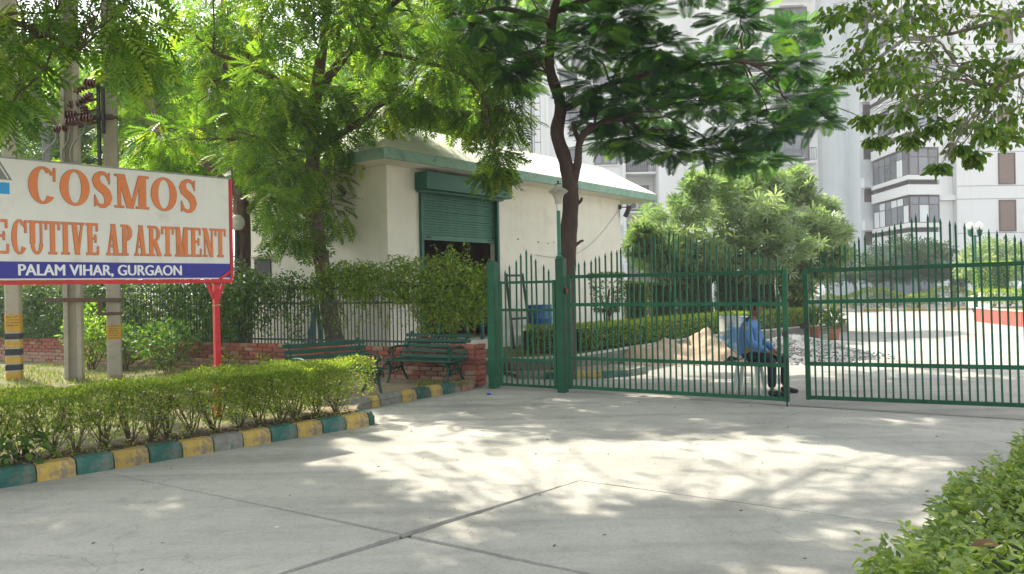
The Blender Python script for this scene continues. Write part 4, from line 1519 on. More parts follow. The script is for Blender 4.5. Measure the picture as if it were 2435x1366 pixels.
for k in range(140):
    a, r = random.uniform(0, 6.28), random.random() ** .6 * 1.5
    s_ = random.uniform(.01, .045)
    mb.box((3.4 + r * math.cos(a) * 1.2, 15.6 + r * math.sin(a) * .5, s_ * .3), (s_ * 2, s_ * 1.5, s_), Matrix.Rotation(random.random() * 3, 3, 'Z'), s_ * .3)
stuff(mb.build('clods', M_SAND, None))
bpy.context.view_layer.update()
o = COL.objects['clods']
o.parent = sand
o.matrix_parent_inverse = (Matrix.Translation((3.62, 16.35, 0)) @ Matrix.Rotation(0.6, 4, 'Z')).inverted()
gr = heap('gravel_heap', 'spread heap of grey crushed stone between the gate leaves', 'gravel', (6.05, 16.6, 0.0), 1.7, 1.5, 0.46, M_GRAV, 0.4, 9, 40, 0.05)
mb = MB()
for k in range(4200):
    u, v = random.gauss(0, .5), random.gauss(0, .5)
    r = math.hypot(u, v)
    if r > 1.25:
        continue
    z = max(0, 1 - r) ** 0.85 * 0.46
    s_ = random.uniform(.012, .034)
    mb.box((u * 1.7, v * 1.5, z + s_ * .2), (s_ * 2, s_ * 1.6, s_ * 1.3), Matrix.Rotation(random.random() * 3, 3, Vector((random.random(), random.random(), random.random() + .2)).normalized()), s_ * .4)
o = mb.build('crushed_stone', surf('crushed_stone', (0.175, 0.18, 0.19), 0.6, 30, 0.85), gr)
stuff(o)
# ================================================================ apartment buildings
M_WHITE = surf('white_render', (0.70, 0.715, 0.71), 0.02, 0.25, 0.9, 0.1, 20, dirt=(0.63, 0.645, 0.64), dirt_scale=0.35, dirt_amt=0.38, stretch=(1, 1, 0.35))
M_WHITE2 = surf('grey_white_render', (0.68, 0.72, 0.73), 0.02, 0.25, 0.9, 0.1, 20, dirt=(0.61, 0.65, 0.66), dirt_scale=0.4, dirt_amt=0.36, stretch=(1, 1, 0.3))
streaked(M_WHITE, (0.55, 0.56, 0.56), 0.4)
streaked(M_WHITE2, (0.5, 0.53, 0.54), 0.4)
M_GLASS = surf('window_glass', (0.13, 0.145, 0.165), 0.3, 0.6, 0.08, spec=0.9, objvar=0.5)
M_FRAME = surf('window_frame_dark', (0.10, 0.08, 0.08), 0.2, 6, 0.6)
M_SHUTB = surf('brown_blind', (0.20, 0.14, 0.12), 0.12, 3, 0.7, stretch=(1, 1, 8))
M_GROOVE = surf('groove_and_shade_grey', (0.17, 0.19, 0.22), 0.1, 6, 0.8)
M_RAIL = surf('balcony_rail', (0.16, 0.17, 0.18), 0.1, 6, 0.6)

class Face:
    """local frame on a wall: a along the wall, out away from it, z up"""
    def __init__(self, p, q, parent, org):
        self.p = Vector((p[0] - org[0], p[1] - org[1], 0))
        d = Vector((q[0] - p[0], q[1] - p[1], 0))
        self.L = d.length
        self.d = d / self.L
        self.o = Vector((self.d.y, -self.d.x, 0))        # faces the street when p->q runs to the right
        self.parent = parent
        self.R = Matrix((self.d, -self.o, Vector((0, 0, 1)))).transposed()
    def box(self, mb, a0, a1, z0, z1, o0, o1, ch=0.0):
        c = self.p + self.d * (a0 + a1) / 2 + self.o * (o0 + o1) / 2 + Vector((0, 0, (z0 + z1) / 2))
        mb.box(c, (a1 - a0, abs(o1 - o0), z1 - z0), self.R, ch)
    def part(self, name, mat, a0, a1, z0, z1, o0, o1, parent=None, ch=0.0):
        mb = MB()
        self.box(mb, a0, a1, z0, z1, o0, o1, ch)
        return mb.build(name, mat, parent or self.parent)
    def window(self, a0, a1, z0, z1, n=2, mat=None, shade=True, bars=False, fr=0.07):
        mb = MB()
        w = fr
        self.box(mb, a0, a1, z0, z0 + w, 0.002, 0.07)
        self.box(mb, a0, a1, z1 - w, z1, 0.002, 0.07)
        for k in range(n + 1):
            x = a0 + (a1 - a0 - w) * k / n
            self.box(mb, x, x + w, z0 + w, z1 - w, 0.003, 0.069)
        f = mb.build('window', M_FRAME, self.parent)
        for k in range(n):
            x = a0 + (a1 - a0 - w) * k / n + w
            self.part('pane', mat or M_GLASS, x + .002, x + (a1 - a0 - w) / n - w - .002, z0 + w + .002, z1 - w - .002, 0.004, 0.03, f)
        if shade:
            self.part('sun_shade', M_WHITE, a0 - 0.2, a1 + 0.2, z1 + 0.08, z1 + 0.18, 0.0, 0.55)
            self.part('sill', M_WHITE, a0 - 0.1, a1 + 0.1, z0 - 0.12, z0 - 0.03, 0.0, 0.18)
        return f
    def balcony(self, a0, a1, z, depth=1.1, ac=False):
        self.part('balcony_slab', M_WHITE, a0, a1, z - 0.16, z, 0.0, depth)
        mb = MB()
        self.box(mb, a0, a1, z + 0.92, z + 0.98, depth - .09, depth - .03)
        self.box(mb, a0, a1, z + 0.10, z + 0.14, depth - .08, depth - .04)
        k = a0
        while k < a1:
            self.box(mb, k, k + .03, z + .14, z + .92, depth - .075, depth - .045)
            k += .16
        stuff(mb.build('railing', M_RAIL, self.parent))
        dr = self.part('door', M_FRAME, a0 + .3, a1 - .3, z + 0.01, z + 2.2, 0.002, 0.05)
        self.part('pane', M_GLASS, a0 + .42, a1 - .42, z + 0.3, z + 2.1, 0.051, 0.06, dr)
        if ac:
            u = self.part('air_conditioner', M_WHITE, a0 + .25, a0 + 1.05, z + 0.16, z + 0.75, depth - .55, depth - .2)
            c = self.p + self.d * (a0 + .6) + self.o * (depth - .195) + Vector((0, 0, z + .45))
            mb = MB()
            mb.tube([c, c + self.o * 0.02], 0.22, 16)
            mb.build('fan_grille', M_FRAME, u)
FL = 3.07
HT = 31.0
# --- right tower with the glazed corner balconies
org = (29.0, 52.0)
tw = thing('apartment_tower', 'white apartment tower with glazed corner balconies rising behind the right gate leaf', 'apartment building', (org[0], org[1], 0))
def block(name, poly, z0, z1, mat, parent, org):
    mb = MB()
    a = sum(poly[k][0] * poly[(k + 1) % len(poly)][1] - poly[(k + 1) % len(poly)][0] * poly[k][1] for k in range(len(poly)))
    if a < 0:
        poly = poly[::-1]
    mb.prism([(x - org[0], y - org[1]) for x, y in poly], z0, z1)
    return mb.build(name, mat, parent)
Pl, Pc, Pr = (25.9, 55.2), (25.5, 49.3), (27.8, 49.65)
block('wall', [(27.85, 50.3), (29.05, 50.5), (29.05, 50.05), (48, 50.6), (48, 66), (26.6, 66), (26.6, 56), (27.4, 55.4)], 0, HT, M_WHITE, tw, org)
block('wall', [(25.2, 55.4), (26.55, 55.6), (26.55, 60), (25.2, 60)], 0, HT, M_WHITE2, tw, org)
inner_ = [(26.2, 55.0), (25.85, 49.75), (27.75, 50.0), (27.7, 55.2)]
for k in range(9):
    z = 4.0 + FL * k
    if z + 3 > HT:
        break
    base = [Pl, Pc, Pr, (27.84, 55.3)]
    block('balcony_slab', base, z, z + 0.65, M_WHITE, tw, org)
    block('balcony_slab', base, z + 0.97, z + 1.26, M_WHITE, tw, org)
    block('balcony_core', inner_, z + 0.65, z + 0.97, M_FRAME, tw, org)
    block('room_wall', [(26.9, 54.8), (26.7, 50.9), (27.75, 51.0), (27.72, 54.9)], z + 1.26, z + FL - 0.001, M_WHITE2, tw, org)
    for (p, q, n) in ((Pl, Pc, 6), (Pc, Pr, 3)):
        f = Face(p, q, tw, org)
        ins_ = 0.10
        mb = MB()
        # louvre strip
        for r in range(3):
            f.box(mb, 0.12, f.L - 0.08, z + 0.69 + r * 0.09, z + 0.73 + r * 0.09, -0.12, -0.06)
        stuff(mb.build('louvre', M_FRAME, tw))
        mb = MB()
        w = 0.055
        z0, z1, zm = z + 1.262, z + 2.99, z + 2.42
        for zz in (z0, zm, z1 - w):
            f.box(mb, 0.10, f.L - 0.06, zz, zz + w, -0.16, -0.10)
        for c in range(n + 1):
            x = 0.10 + (f.L - 0.16 - w) * c / n
            f.box(mb, x, x + w, z0 + w, zm, -0.159, -0.101)
            f.box(mb, x, x + w, zm + w, z1 - w, -0.159, -0.101)
        fr = mb.build('window', M_FRAME, tw)
        for c in range(n):
            x = 0.10 + (f.L - 0.16 - w) * c / n + w
            wd = (f.L - 0.16 - w) / n - w
            for za, zb in ((z0 + w, zm), (zm + w, z1 - w)):
                if k == 0 and n == 3 and c == 1 and za < zm:
                    mt = M_WHITE2
                elif random.random() < 0.3:
                    mt = M_WHITE2
                else:
                    mt = M_GLASS
                f.part('pane', mt, x + .002, x + wd - .002, za + .002, zb - .002, -0.14, -0.12, fr)
fm = Face((29.05, 50.05), (48, 50.6), tw, org)
for k in range(9):
    z = 4.65 + FL * k
    if z + 2 > HT:
        break
    for a in (2.75, 8.2, 13.0):
        fm.window(a, a + 1.12, z, z + 2.05, 1, M_SHUTB, False)
    fm.part('string_course', M_GROOVE, 0.0, 18.9, z - 0.10, z - 0.07, 0.0, 0.012)
    fm.part('string_course', M_GROOVE, 0.0, 18.9, z + 2.12, z + 2.15, 0.0, 0.012)
fp_ = Face((27.85, 50.3), (29.05, 50.5), tw, org)
for k in range(8):
    fp_.part('ledge', M_WHITE, 0.0, 1.19, 6.75 + FL * k, 7.1 + FL * k, 0.0, 0.28)
fw = Face((25.2, 55.4), (26.55, 55.6), tw, org)
for k in range(9):
    fw.part('ledge', M_WHITE, 0.1, 1.1, 5.2 + FL * k, 5.9 + FL * k, 0.0, 0.35)
    fw.part('window', M_FRAME, 0.3, 1.0, 4.2 + FL * k, 5.1 + FL * k, 0.0, 0.03)
block('stilt_shade', [(25.9, 55.2), (26.2, 50.2), (27.7, 50.4), (27.7, 55.4)], 0.0, 3.99, M_GROOVE, tw, org)  # solid block; its dark colour stands for shade under the open stilt floor

# --- blank stair tower
org2 = (24.3, 60.0)
stt = thing('stair_tower', 'tall blank pale stair tower between the two apartment blocks', 'tower', (org2[0], org2[1], 0))
arcp = []
for k in range(13):
    a = PI + PI * k / 12
    arcp.append((24.25 + 1.98 * math.cos(a), 58.6 + 1.6 * math.sin(a)))
block('wall', arcp + [(26.23, 64), (22.27, 64)], 0, HT + 2, M_WHITE2, stt, org2)

# --- left block
org3 = (8.0, 62.0)
bl = thing('apartment_block', 'long white apartment block with grooved piers and shaded windows behind the gate house', 'apartment building', (org3[0], org3[1], 0))
block('wall', [(-14, 60.5), (9.0, 60.0), (9.0, 62.0), (11.5, 62.0), (11.5, 59.4), (14.2, 59.3), (14.2, 57.0), (22.6, 56.4), (22.6, 72), (-14, 72)], 0, HT, M_WHITE, bl, org3)
fa = Face((-14, 60.5), (9.0, 60.0), bl, org3)
fb_ = Face((9.0, 62.0), (11.5, 62.0), bl, org3)
fc = Face((11.5, 59.4), (14.2, 59.3), bl, org3)
fd = Face((14.2, 57.0), (22.6, 56.4), bl, org3)
for k in range(10):
    z = 1.05 + FL * k
    if z + 2.4 > HT:
        break
    for a in (3.0, 8.0, 13.2):
        fa.window(a, a + 1.1, z + 0.9, z + 2.1, 2)
    fa.window(18.0, 19.4, z + 0.9, z + 2.0, 2)
    fa.window(20.6, 22.4, z + 0.75, z + 2.0, 3)
    fb_.balcony(0.05, 2.45, z + 0.2, 1.6, ac=(k % 2 == 0))
    fd.window(3.0, 4.4, z + 0.7, z + 2.1, 2)
    fd.window(6.0, 7.3, z + 0.5, z + 2.2, 2)
    fd.balcony(5.2, 8.1, z + 0.1, 0.7)
    fa.part('string_course', M_WHITE2, 17.2, 22.9, z - 0.2, z + 0.1, 0.0, 0.06)
for a in (15.05, 15.75):
    p = fa.p + fa.d * a + fa.o * 0.10
    mb = MB()
    mb.tube([p, p + Vector((0, 0, HT))], 0.07, 8)
    mb.build('drain_pipe', M_GROOVE, bl)
for a in (14.25, 15.95):
    mb = MB()
    for x in (a, a + .48):
        fa.box(mb, x, x + 0.035, 0, HT, 0.001, 0.012)
    z = 0.6
    while z < HT:
        fa.box(mb, a + .036, a + 0.479, z, z + 0.07, 0.001, 0.011)
        z += 1.02
    stuff(mb.build('groove_lines', M_GROOVE, bl))
for a in (16.9, 22.75):
    fa.part('pier', M_WHITE, a, a + .24, 0, HT - .1, 0.0, 0.22)
# crown masses (x, y, z, radius x, y, z, leaves)
CL_NEEM = [
    (-5.76, 13.41, 6.39, 0.7, 0.8, 0.52, 125), (-5.51, 14.45, 6.04, 0.75, 0.86, 0.56, 125), (-5.6, 13.86, 5.03, 0.72, 0.83, 0.54, 125), (-6.49, 14.65, 4.52, 0.56, 0.64, 0.42, 125),
    (-4.88, 14.73, 6.68, 0.76, 0.88, 0.57, 125), (-3.98, 12.82, 5.11, 0.67, 0.77, 0.5, 125), (-4.5, 12.64, 4.24, 0.66, 0.75, 0.49, 125), (-4.28, 15.45, 6.57, 0.8, 0.92, 0.6, 125),
    (-3.69, 13.48, 4.54, 0.59, 0.68, 0.44, 125), (-2.75, 13.4, 6.34, 0.7, 0.8, 0.52, 125), (-3.13, 15.99, 6.2, 0.83, 0.95, 0.62, 125), (-2.15, 14.2, 6.22, 0.74, 0.85, 0.55, 125),
    (-1.93, 15.44, 5.6, 0.8, 0.92, 0.6, 125), (-2.48, 14.22, 5.03, 0.74, 0.85, 0.55, 125), (-1.66, 14.77, 6.8, 0.77, 0.88, 0.58, 125), (-1.06, 13.11, 5.49, 0.68, 0.78, 0.51, 125),
    (-0.54, 14.76, 6.45, 0.65, 0.74, 0.48, 125), (-0.93, 15.55, 5.36, 0.81, 0.93, 0.61, 125), (-0.15, 14.38, 5.45, 0.59, 0.68, 0.44, 125), (-0.58, 15.12, 4.87, 0.45, 0.52, 0.34, 125),
    (-0.04, 14.88, 4.85, 0.49, 0.56, 0.37, 125), (-0.22, 12.82, 3.78, 0.25, 0.29, 0.19, 125), (-2.07, 15.18, 5.41, 0.62, 0.72, 0.47, 125), (-3.28, 14.61, 4.45, 0.56, 0.64, 0.42, 125),
    (-3.82, 13.62, 3.6, 0.6, 0.68, 0.45, 125), (-4.05, 12.71, 3.13, 0.49, 0.56, 0.36, 125), (-3.6, 15.54, 3.19, 0.51, 0.59, 0.38, 125), (-4.0, 14.21, 2.68, 0.47, 0.54, 0.35, 125),
    (-4.54, 15.04, 4.15, 0.66, 0.76, 0.49, 125), (-3.86, 15.59, 3.88, 0.68, 0.78, 0.51, 125), (-5.49, 15.03, 5.48, 0.66, 0.76, 0.49, 125), (-5.26, 15.73, 4.27, 0.64, 0.74, 0.48, 125),
    (-3.42, 13.94, 5.09, 0.61, 0.7, 0.46, 125), (-1.5, 15.32, 5.27, 0.5, 0.58, 0.38, 125), (-0.29, 14.11, 3.73, 0.19, 0.21, 0.14, 125), (-5.58, 15.78, 6.79, 0.82, 0.94, 0.61, 125),
    (-6.19, 15.59, 6.99, 0.81, 0.93, 0.61, 125), (-3.64, 12.93, 6.47, 0.67, 0.77, 0.5, 125), (-3.02, 13.06, 7.08, 0.68, 0.78, 0.51, 125), (-2.07, 13.34, 7.25, 0.69, 0.8, 0.52, 125),
    (-1.42, 15.88, 8.22, 0.82, 0.95, 0.62, 125), (-4.34, 14.08, 7.6, 0.73, 0.84, 0.55, 125), (-5.5, 14.73, 7.9, 0.76, 0.88, 0.57, 125), (-0.55, 13.62, 7.12, 0.71, 0.81, 0.53, 125),
    (-2.76, 14.32, 8.38, 0.74, 0.86, 0.56, 125), (-3.81, 13.91, 8.28, 0.72, 0.83, 0.54, 125), (-1.67, 13.79, 8.19, 0.72, 0.82, 0.54, 125),
]
CL_SIDE = [
    (-8.56, 18.26, 6.84, 0.95, 1.09, 0.76, 170), (-8.88, 18.25, 5.65, 0.8, 0.92, 0.64, 170), (-8.6, 19.21, 6.48, 1.0, 1.15, 0.8, 170), (-7.82, 18.55, 4.88, 0.81, 0.93, 0.65, 170),
    (-8.88, 19.29, 4.71, 0.74, 0.85, 0.59, 170), (-9.03, 19.07, 7.91, 0.99, 1.14, 0.79, 170), (-7.69, 19.47, 4.51, 0.74, 0.86, 0.6, 170), (-6.5, 18.51, 4.25, 0.71, 0.81, 0.57, 170),
    (-5.49, 16.99, 4.95, 0.88, 1.01, 0.71, 170), (-9.48, 19.08, 6.78, 0.73, 0.84, 0.58, 170), (-7.33, 19.39, 5.34, 1.01, 1.16, 0.81, 170), (-7.96, 19.21, 7.31, 1.0, 1.15, 0.8, 170),
    (-7.02, 18.21, 8.29, 0.95, 1.09, 0.76, 170), (-8.19, 18.64, 9.29, 0.97, 1.11, 0.77, 170),
]
CL_STREET = [
    (-4.36, 6.85, 4.21, 0.3, 0.34, 0.21, 32), (-4.42, 7.6, 4.4, 0.33, 0.38, 0.23, 32), (-3.84, 7.29, 4.36, 0.32, 0.37, 0.22, 32), (-3.36, 6.94, 3.99, 0.27, 0.31, 0.19, 32),
    (-4.33, 6.68, 3.78, 0.26, 0.29, 0.18, 32), (-4.57, 7.62, 4.12, 0.25, 0.29, 0.17, 32), (-4.18, 7.79, 4.21, 0.26, 0.29, 0.18, 32), (-3.36, 6.71, 3.69, 0.2, 0.23, 0.14, 32),
    (-3.57, 7.56, 3.83, 0.17, 0.19, 0.12, 32), (-4.59, 7.09, 3.54, 0.21, 0.25, 0.15, 32), (-4.46, 6.78, 3.63, 0.3, 0.34, 0.21, 32), (-3.63, 6.95, 4.0, 0.3, 0.35, 0.21, 32),
    (-4.25, 7.52, 4.66, 0.33, 0.38, 0.23, 32), (-3.66, 7.65, 4.57, 0.29, 0.34, 0.2, 32), (-4.32, 6.65, 3.24, 0.13, 0.15, 0.09, 32),
]
CL_FEATHER = [
    (-0.77, 14.67, 6.83, 0.72, 0.83, 0.25, 68), (-0.17, 11.82, 5.61, 0.58, 0.67, 0.2, 68), (-0.48, 15.19, 6.26, 0.75, 0.86, 0.25, 68), (-0.06, 13.25, 5.51, 0.65, 0.75, 0.22, 68),
    (0.38, 16.0, 7.19, 0.79, 0.91, 0.27, 68), (0.24, 16.5, 6.02, 0.63, 0.73, 0.21, 68), (0.64, 14.13, 5.99, 0.54, 0.62, 0.18, 68), (0.76, 16.59, 7.57, 0.82, 0.94, 0.28, 68),
    (1.54, 13.15, 6.1, 0.65, 0.74, 0.22, 68), (1.93, 11.98, 5.82, 0.59, 0.68, 0.2, 68), (2.17, 14.6, 5.87, 0.72, 0.83, 0.24, 68), (2.27, 11.76, 5.22, 0.58, 0.66, 0.2, 68),
    (1.45, 12.59, 4.88, 0.62, 0.71, 0.21, 68), (2.16, 13.64, 4.84, 0.67, 0.77, 0.23, 68), (3.14, 14.65, 5.63, 0.72, 0.83, 0.25, 68), (3.26, 12.38, 5.13, 0.61, 0.7, 0.21, 68),
    (3.1, 11.81, 4.38, 0.58, 0.67, 0.2, 68), (3.31, 15.94, 5.11, 0.78, 0.9, 0.27, 68), (1.65, 13.17, 4.45, 0.5, 0.58, 0.17, 68), (5.13, 16.39, 6.61, 0.81, 0.93, 0.27, 68),
    (5.19, 16.08, 5.73, 0.79, 0.91, 0.27, 68), (4.95, 13.49, 5.42, 0.66, 0.76, 0.23, 68), (5.09, 13.9, 4.78, 0.68, 0.79, 0.23, 68), (4.34, 14.2, 4.55, 0.7, 0.8, 0.24, 68),
    (6.0, 14.82, 5.3, 0.49, 0.56, 0.17, 68), (5.73, 14.58, 4.68, 0.48, 0.55, 0.16, 68), (3.53, 14.4, 4.13, 0.55, 0.63, 0.19, 68), (4.24, 14.7, 4.01, 0.48, 0.55, 0.16, 68),
    (5.24, 16.3, 4.27, 0.53, 0.61, 0.18, 68), (2.92, 14.14, 4.1, 0.46, 0.53, 0.16, 68), (2.17, 13.76, 4.19, 0.45, 0.52, 0.15, 68), (1.9, 15.2, 4.47, 0.37, 0.43, 0.13, 68),
    (1.35, 12.79, 5.56, 0.63, 0.72, 0.21, 68), (3.97, 13.11, 6.11, 0.57, 0.66, 0.19, 68), (6.25, 16.49, 6.98, 0.54, 0.62, 0.18, 68), (0.98, 14.21, 7.33, 0.7, 0.8, 0.24, 68),
    (1.93, 14.34, 7.52, 0.71, 0.81, 0.24, 68), (-0.02, 11.66, 6.44, 0.57, 0.66, 0.19, 68), (2.96, 13.68, 7.0, 0.67, 0.77, 0.23, 68), (3.93, 14.5, 7.39, 0.71, 0.82, 0.24, 68),
    (2.22, 11.7, 6.87, 0.58, 0.66, 0.2, 68), (1.59, 14.68, 8.47, 0.72, 0.83, 0.25, 68), (0.38, 14.76, 8.37, 0.73, 0.83, 0.25, 68), (3.88, 11.9, 6.47, 0.59, 0.67, 0.2, 68),
    (3.47, 14.74, 5.32, 0.72, 0.83, 0.25, 68), (2.52, 13.93, 5.29, 0.69, 0.79, 0.23, 68), (4.27, 15.0, 5.46, 0.74, 0.85, 0.25, 68), (4.59, 13.36, 4.29, 0.44, 0.5, 0.15, 68),
]
CL_OVER = [
    (2.7, 6.39, 3.79, 0.17, 0.2, 0.12, 112), (2.96, 6.43, 3.52, 0.25, 0.28, 0.17, 112), (2.68, 5.43, 3.39, 0.24, 0.27, 0.17, 112), (2.82, 5.48, 3.02, 0.24, 0.28, 0.17, 112),
    (3.48, 6.35, 3.48, 0.28, 0.32, 0.19, 112), (3.89, 6.75, 3.89, 0.3, 0.34, 0.21, 112), (3.3, 5.75, 2.98, 0.25, 0.29, 0.18, 112), (3.64, 6.04, 3.28, 0.26, 0.3, 0.18, 112),
    (3.93, 6.23, 3.64, 0.27, 0.31, 0.19, 112), (3.68, 5.85, 3.0, 0.26, 0.29, 0.18, 112), (3.88, 5.91, 3.24, 0.26, 0.3, 0.18, 112), (3.86, 5.84, 2.83, 0.26, 0.29, 0.18, 112),
    (2.85, 5.92, 3.13, 0.16, 0.19, 0.11, 112), (2.89, 6.23, 2.9, 0.12, 0.14, 0.08, 112), (2.96, 5.82, 2.84, 0.16, 0.18, 0.11, 112), (3.3, 5.93, 2.77, 0.16, 0.19, 0.11, 112),
    (3.86, 6.48, 2.9, 0.18, 0.2, 0.12, 112), (3.04, 5.44, 2.4, 0.07, 0.08, 0.05, 112), (3.99, 6.2, 2.74, 0.15, 0.18, 0.11, 112), (2.82, 6.43, 3.34, 0.16, 0.18, 0.11, 112),
    (3.11, 5.83, 3.62, 0.26, 0.29, 0.18, 112), (3.51, 5.71, 3.75, 0.25, 0.29, 0.17, 112), (4.33, 6.53, 3.84, 0.29, 0.33, 0.2, 112), (2.93, 5.73, 3.8, 0.25, 0.29, 0.18, 112),
    (2.58, 5.66, 3.6, 0.19, 0.21, 0.13, 112), (3.12, 6.01, 2.69, 0.1, 0.11, 0.07, 112), (3.04, 6.38, 2.76, 0.1, 0.11, 0.07, 112), (3.45, 5.54, 2.65, 0.12, 0.14, 0.08, 112),
    (3.42, 5.85, 2.59, 0.1, 0.11, 0.07, 112), (3.55, 5.87, 2.52, 0.08, 0.09, 0.06, 112), (3.55, 6.57, 3.14, 0.22, 0.25, 0.15, 112), (3.0, 6.01, 3.32, 0.26, 0.3, 0.18, 112),
]
CL_PLUM = [
    (4.81, 25.49, 3.6, 0.84, 0.96, 0.67, 105), (5.37, 23.09, 3.9, 0.76, 0.87, 0.61, 105), (6.56, 23.68, 4.59, 0.71, 0.82, 0.57, 105), (8.22, 24.78, 4.84, 0.81, 0.93, 0.65, 105),
    (9.46, 25.6, 4.51, 0.77, 0.88, 0.62, 105), (9.67, 24.08, 3.27, 0.72, 0.83, 0.58, 105), (7.45, 23.29, 3.63, 0.89, 1.02, 0.71, 105), (8.32, 22.92, 2.58, 0.88, 1.01, 0.7, 105),
    (6.45, 24.35, 3.35, 0.93, 1.07, 0.75, 105), (4.87, 23.17, 2.84, 0.76, 0.87, 0.61, 105), (10.65, 25.32, 3.07, 0.55, 0.64, 0.44, 105), (7.31, 25.43, 4.39, 0.83, 0.96, 0.67, 105),
    (3.98, 23.14, 3.05, 0.51, 0.58, 0.4, 105), (6.98, 23.48, 2.63, 0.77, 0.89, 0.62, 105), (5.87, 25.33, 2.6, 0.69, 0.8, 0.55, 105), (9.78, 24.75, 2.24, 0.54, 0.62, 0.43, 105),
    (9.18, 25.32, 1.99, 0.48, 0.56, 0.39, 105), (8.23, 23.71, 3.4, 0.91, 1.04, 0.73, 105), (5.94, 22.95, 2.37, 0.63, 0.72, 0.5, 105), (9.95, 23.52, 2.45, 0.39, 0.44, 0.31, 105),
    (4.47, 25.28, 2.49, 0.62, 0.71, 0.5, 105), (4.65, 23.45, 2.03, 0.51, 0.59, 0.41, 105), (5.48, 23.71, 1.89, 0.52, 0.6, 0.41, 105), (8.93, 23.96, 1.44, 0.39, 0.45, 0.31, 105),
    (9.73, 23.97, 1.95, 0.46, 0.53, 0.37, 105), (3.98, 23.93, 2.71, 0.46, 0.53, 0.37, 105), (7.07, 25.72, 2.18, 0.56, 0.65, 0.45, 105), (7.34, 23.05, 1.97, 0.5, 0.58, 0.4, 105),
    (5.5, 22.52, 4.45, 0.49, 0.57, 0.39, 105), (8.0, 25.8, 5.12, 0.63, 0.73, 0.51, 105), (9.6, 25.58, 4.92, 0.56, 0.64, 0.45, 105), (10.57, 25.95, 3.96, 0.57, 0.65, 0.45, 105),
]
CL_ROW = [
    (16.61, 41.74, 2.56, 0.91, 1.05, 0.78, 60), (18.52, 43.8, 2.94, 1.08, 1.24, 0.92, 60), (19.54, 43.71, 2.44, 1.07, 1.24, 0.91, 60), (19.29, 40.89, 2.71, 0.89, 1.03, 0.76, 60),
    (21.21, 42.98, 2.16, 1.06, 1.22, 0.9, 60), (22.36, 43.35, 3.09, 0.95, 1.09, 0.81, 60), (22.69, 42.65, 2.47, 1.05, 1.21, 0.89, 60), (23.29, 42.08, 2.1, 0.92, 1.06, 0.78, 60),
    (23.68, 41.16, 1.85, 0.9, 1.03, 0.76, 60), (24.47, 41.36, 1.5, 0.79, 0.91, 0.67, 60), (18.84, 40.91, 1.93, 0.78, 0.9, 0.67, 60), (16.57, 40.27, 1.96, 0.88, 1.01, 0.75, 60),
    (21.39, 42.35, 3.53, 0.93, 1.06, 0.79, 60), (22.35, 41.15, 3.22, 0.79, 0.91, 0.67, 60), (24.43, 43.24, 3.05, 0.71, 0.82, 0.6, 60),
]
CL_FARBUSH = [
    (20.59, 34.14, 2.54, 0.75, 0.86, 0.67, 70), (22.95, 36.71, 2.99, 0.8, 0.92, 0.72, 70), (23.34, 36.08, 2.56, 0.89, 1.02, 0.8, 70), (24.59, 36.77, 2.77, 0.9, 1.04, 0.81, 70),
    (21.71, 36.69, 2.01, 0.6, 0.69, 0.54, 70), (22.72, 36.7, 1.99, 0.7, 0.81, 0.63, 70), (23.29, 35.73, 1.77, 0.78, 0.9, 0.7, 70),
]
# ================================================================ trees
M_BARKD = surf('bark_dark', (0.075, 0.048, 0.040), 0.35, 7, 0.95, 0.9, 22, dirt=(0.13, 0.10, 0.085), dirt_scale=5, dirt_amt=0.36, stretch=(1, 1, 0.25))
M_BARK = surf('bark_brown', (0.11, 0.07, 0.05), 0.35, 7, 0.95, 1.0, 18, dirt=(0.18, 0.14, 0.11), dirt_scale=5, dirt_amt=0.4, stretch=(1, 1, 0.3))
M_BARKG = surf('bark_grey', (0.17, 0.15, 0.12), 0.3, 7, 0.95, 0.8, 18, stretch=(1, 1, 0.4))
L_NEEM = leaf_mat('neem_leaf', [(0, (0.055, 0.125, 0.03)), (0.5, (0.11, 0.21, 0.038)), (0.85, (0.19, 0.30, 0.045)), (1, (0.31, 0.37, 0.05))], 0.55)
L_BRIGHT = leaf_mat('young_neem_leaf', [(0, (0.075, 0.17, 0.028)), (0.6, (0.15, 0.27, 0.035)), (1, (0.28, 0.38, 0.05))], 0.55)
L_FEATH = leaf_mat('feather_leaf', [(0, (0.014, 0.050, 0.034)), (0.6, (0.026, 0.082, 0.044)), (0.9, (0.05, 0.13, 0.035)), (1, (0.14, 0.29, 0.05))], 0.5, tcol=(2.6, 2.3, 0.5), rough=.6, spec=.2)
L_OVER = leaf_mat('oval_leaf', [(0, (0.06, 0.12, 0.035)), (0.6, (0.10, 0.18, 0.045)), (1, (0.21, 0.28, 0.06))], 0.5, rough=0.5, spec=.25)
L_PLUM = leaf_mat('strap_leaf', [(0, (0.13, 0.205, 0.10)), (0.7, (0.22, 0.295, 0.15)), (1, (0.35, 0.39, 0.24))], 0.42, tcol=(1.6, 1.8, 0.85), rough=0.4)
L_ROW = leaf_mat('dull_strap_leaf', [(0, (0.03, 0.065, 0.045)), (1, (0.07, 0.12, 0.075))], 0.35)
L_HEDGE = leaf_mat('hedge_leaf', [(0, (0.10, 0.17, 0.035)), (0.6, (0.20, 0.275, 0.05)), (1, (0.37, 0.40, 0.10))], 0.5)
L_HEDGE2 = leaf_mat('near_hedge_leaf', [(0, (0.09, 0.155, 0.045)), (0.55, (0.17, 0.25, 0.065)), (0.9, (0.25, 0.32, 0.085)), (1, (0.36, 0.41, 0.14))], 0.42, rough=0.36, spec=0.5)
L_VINE = leaf_mat('vine_leaf', [(0, (0.075, 0.155, 0.022)), (0.6, (0.15, 0.25, 0.035)), (1, (0.33, 0.37, 0.07))], 0.5)
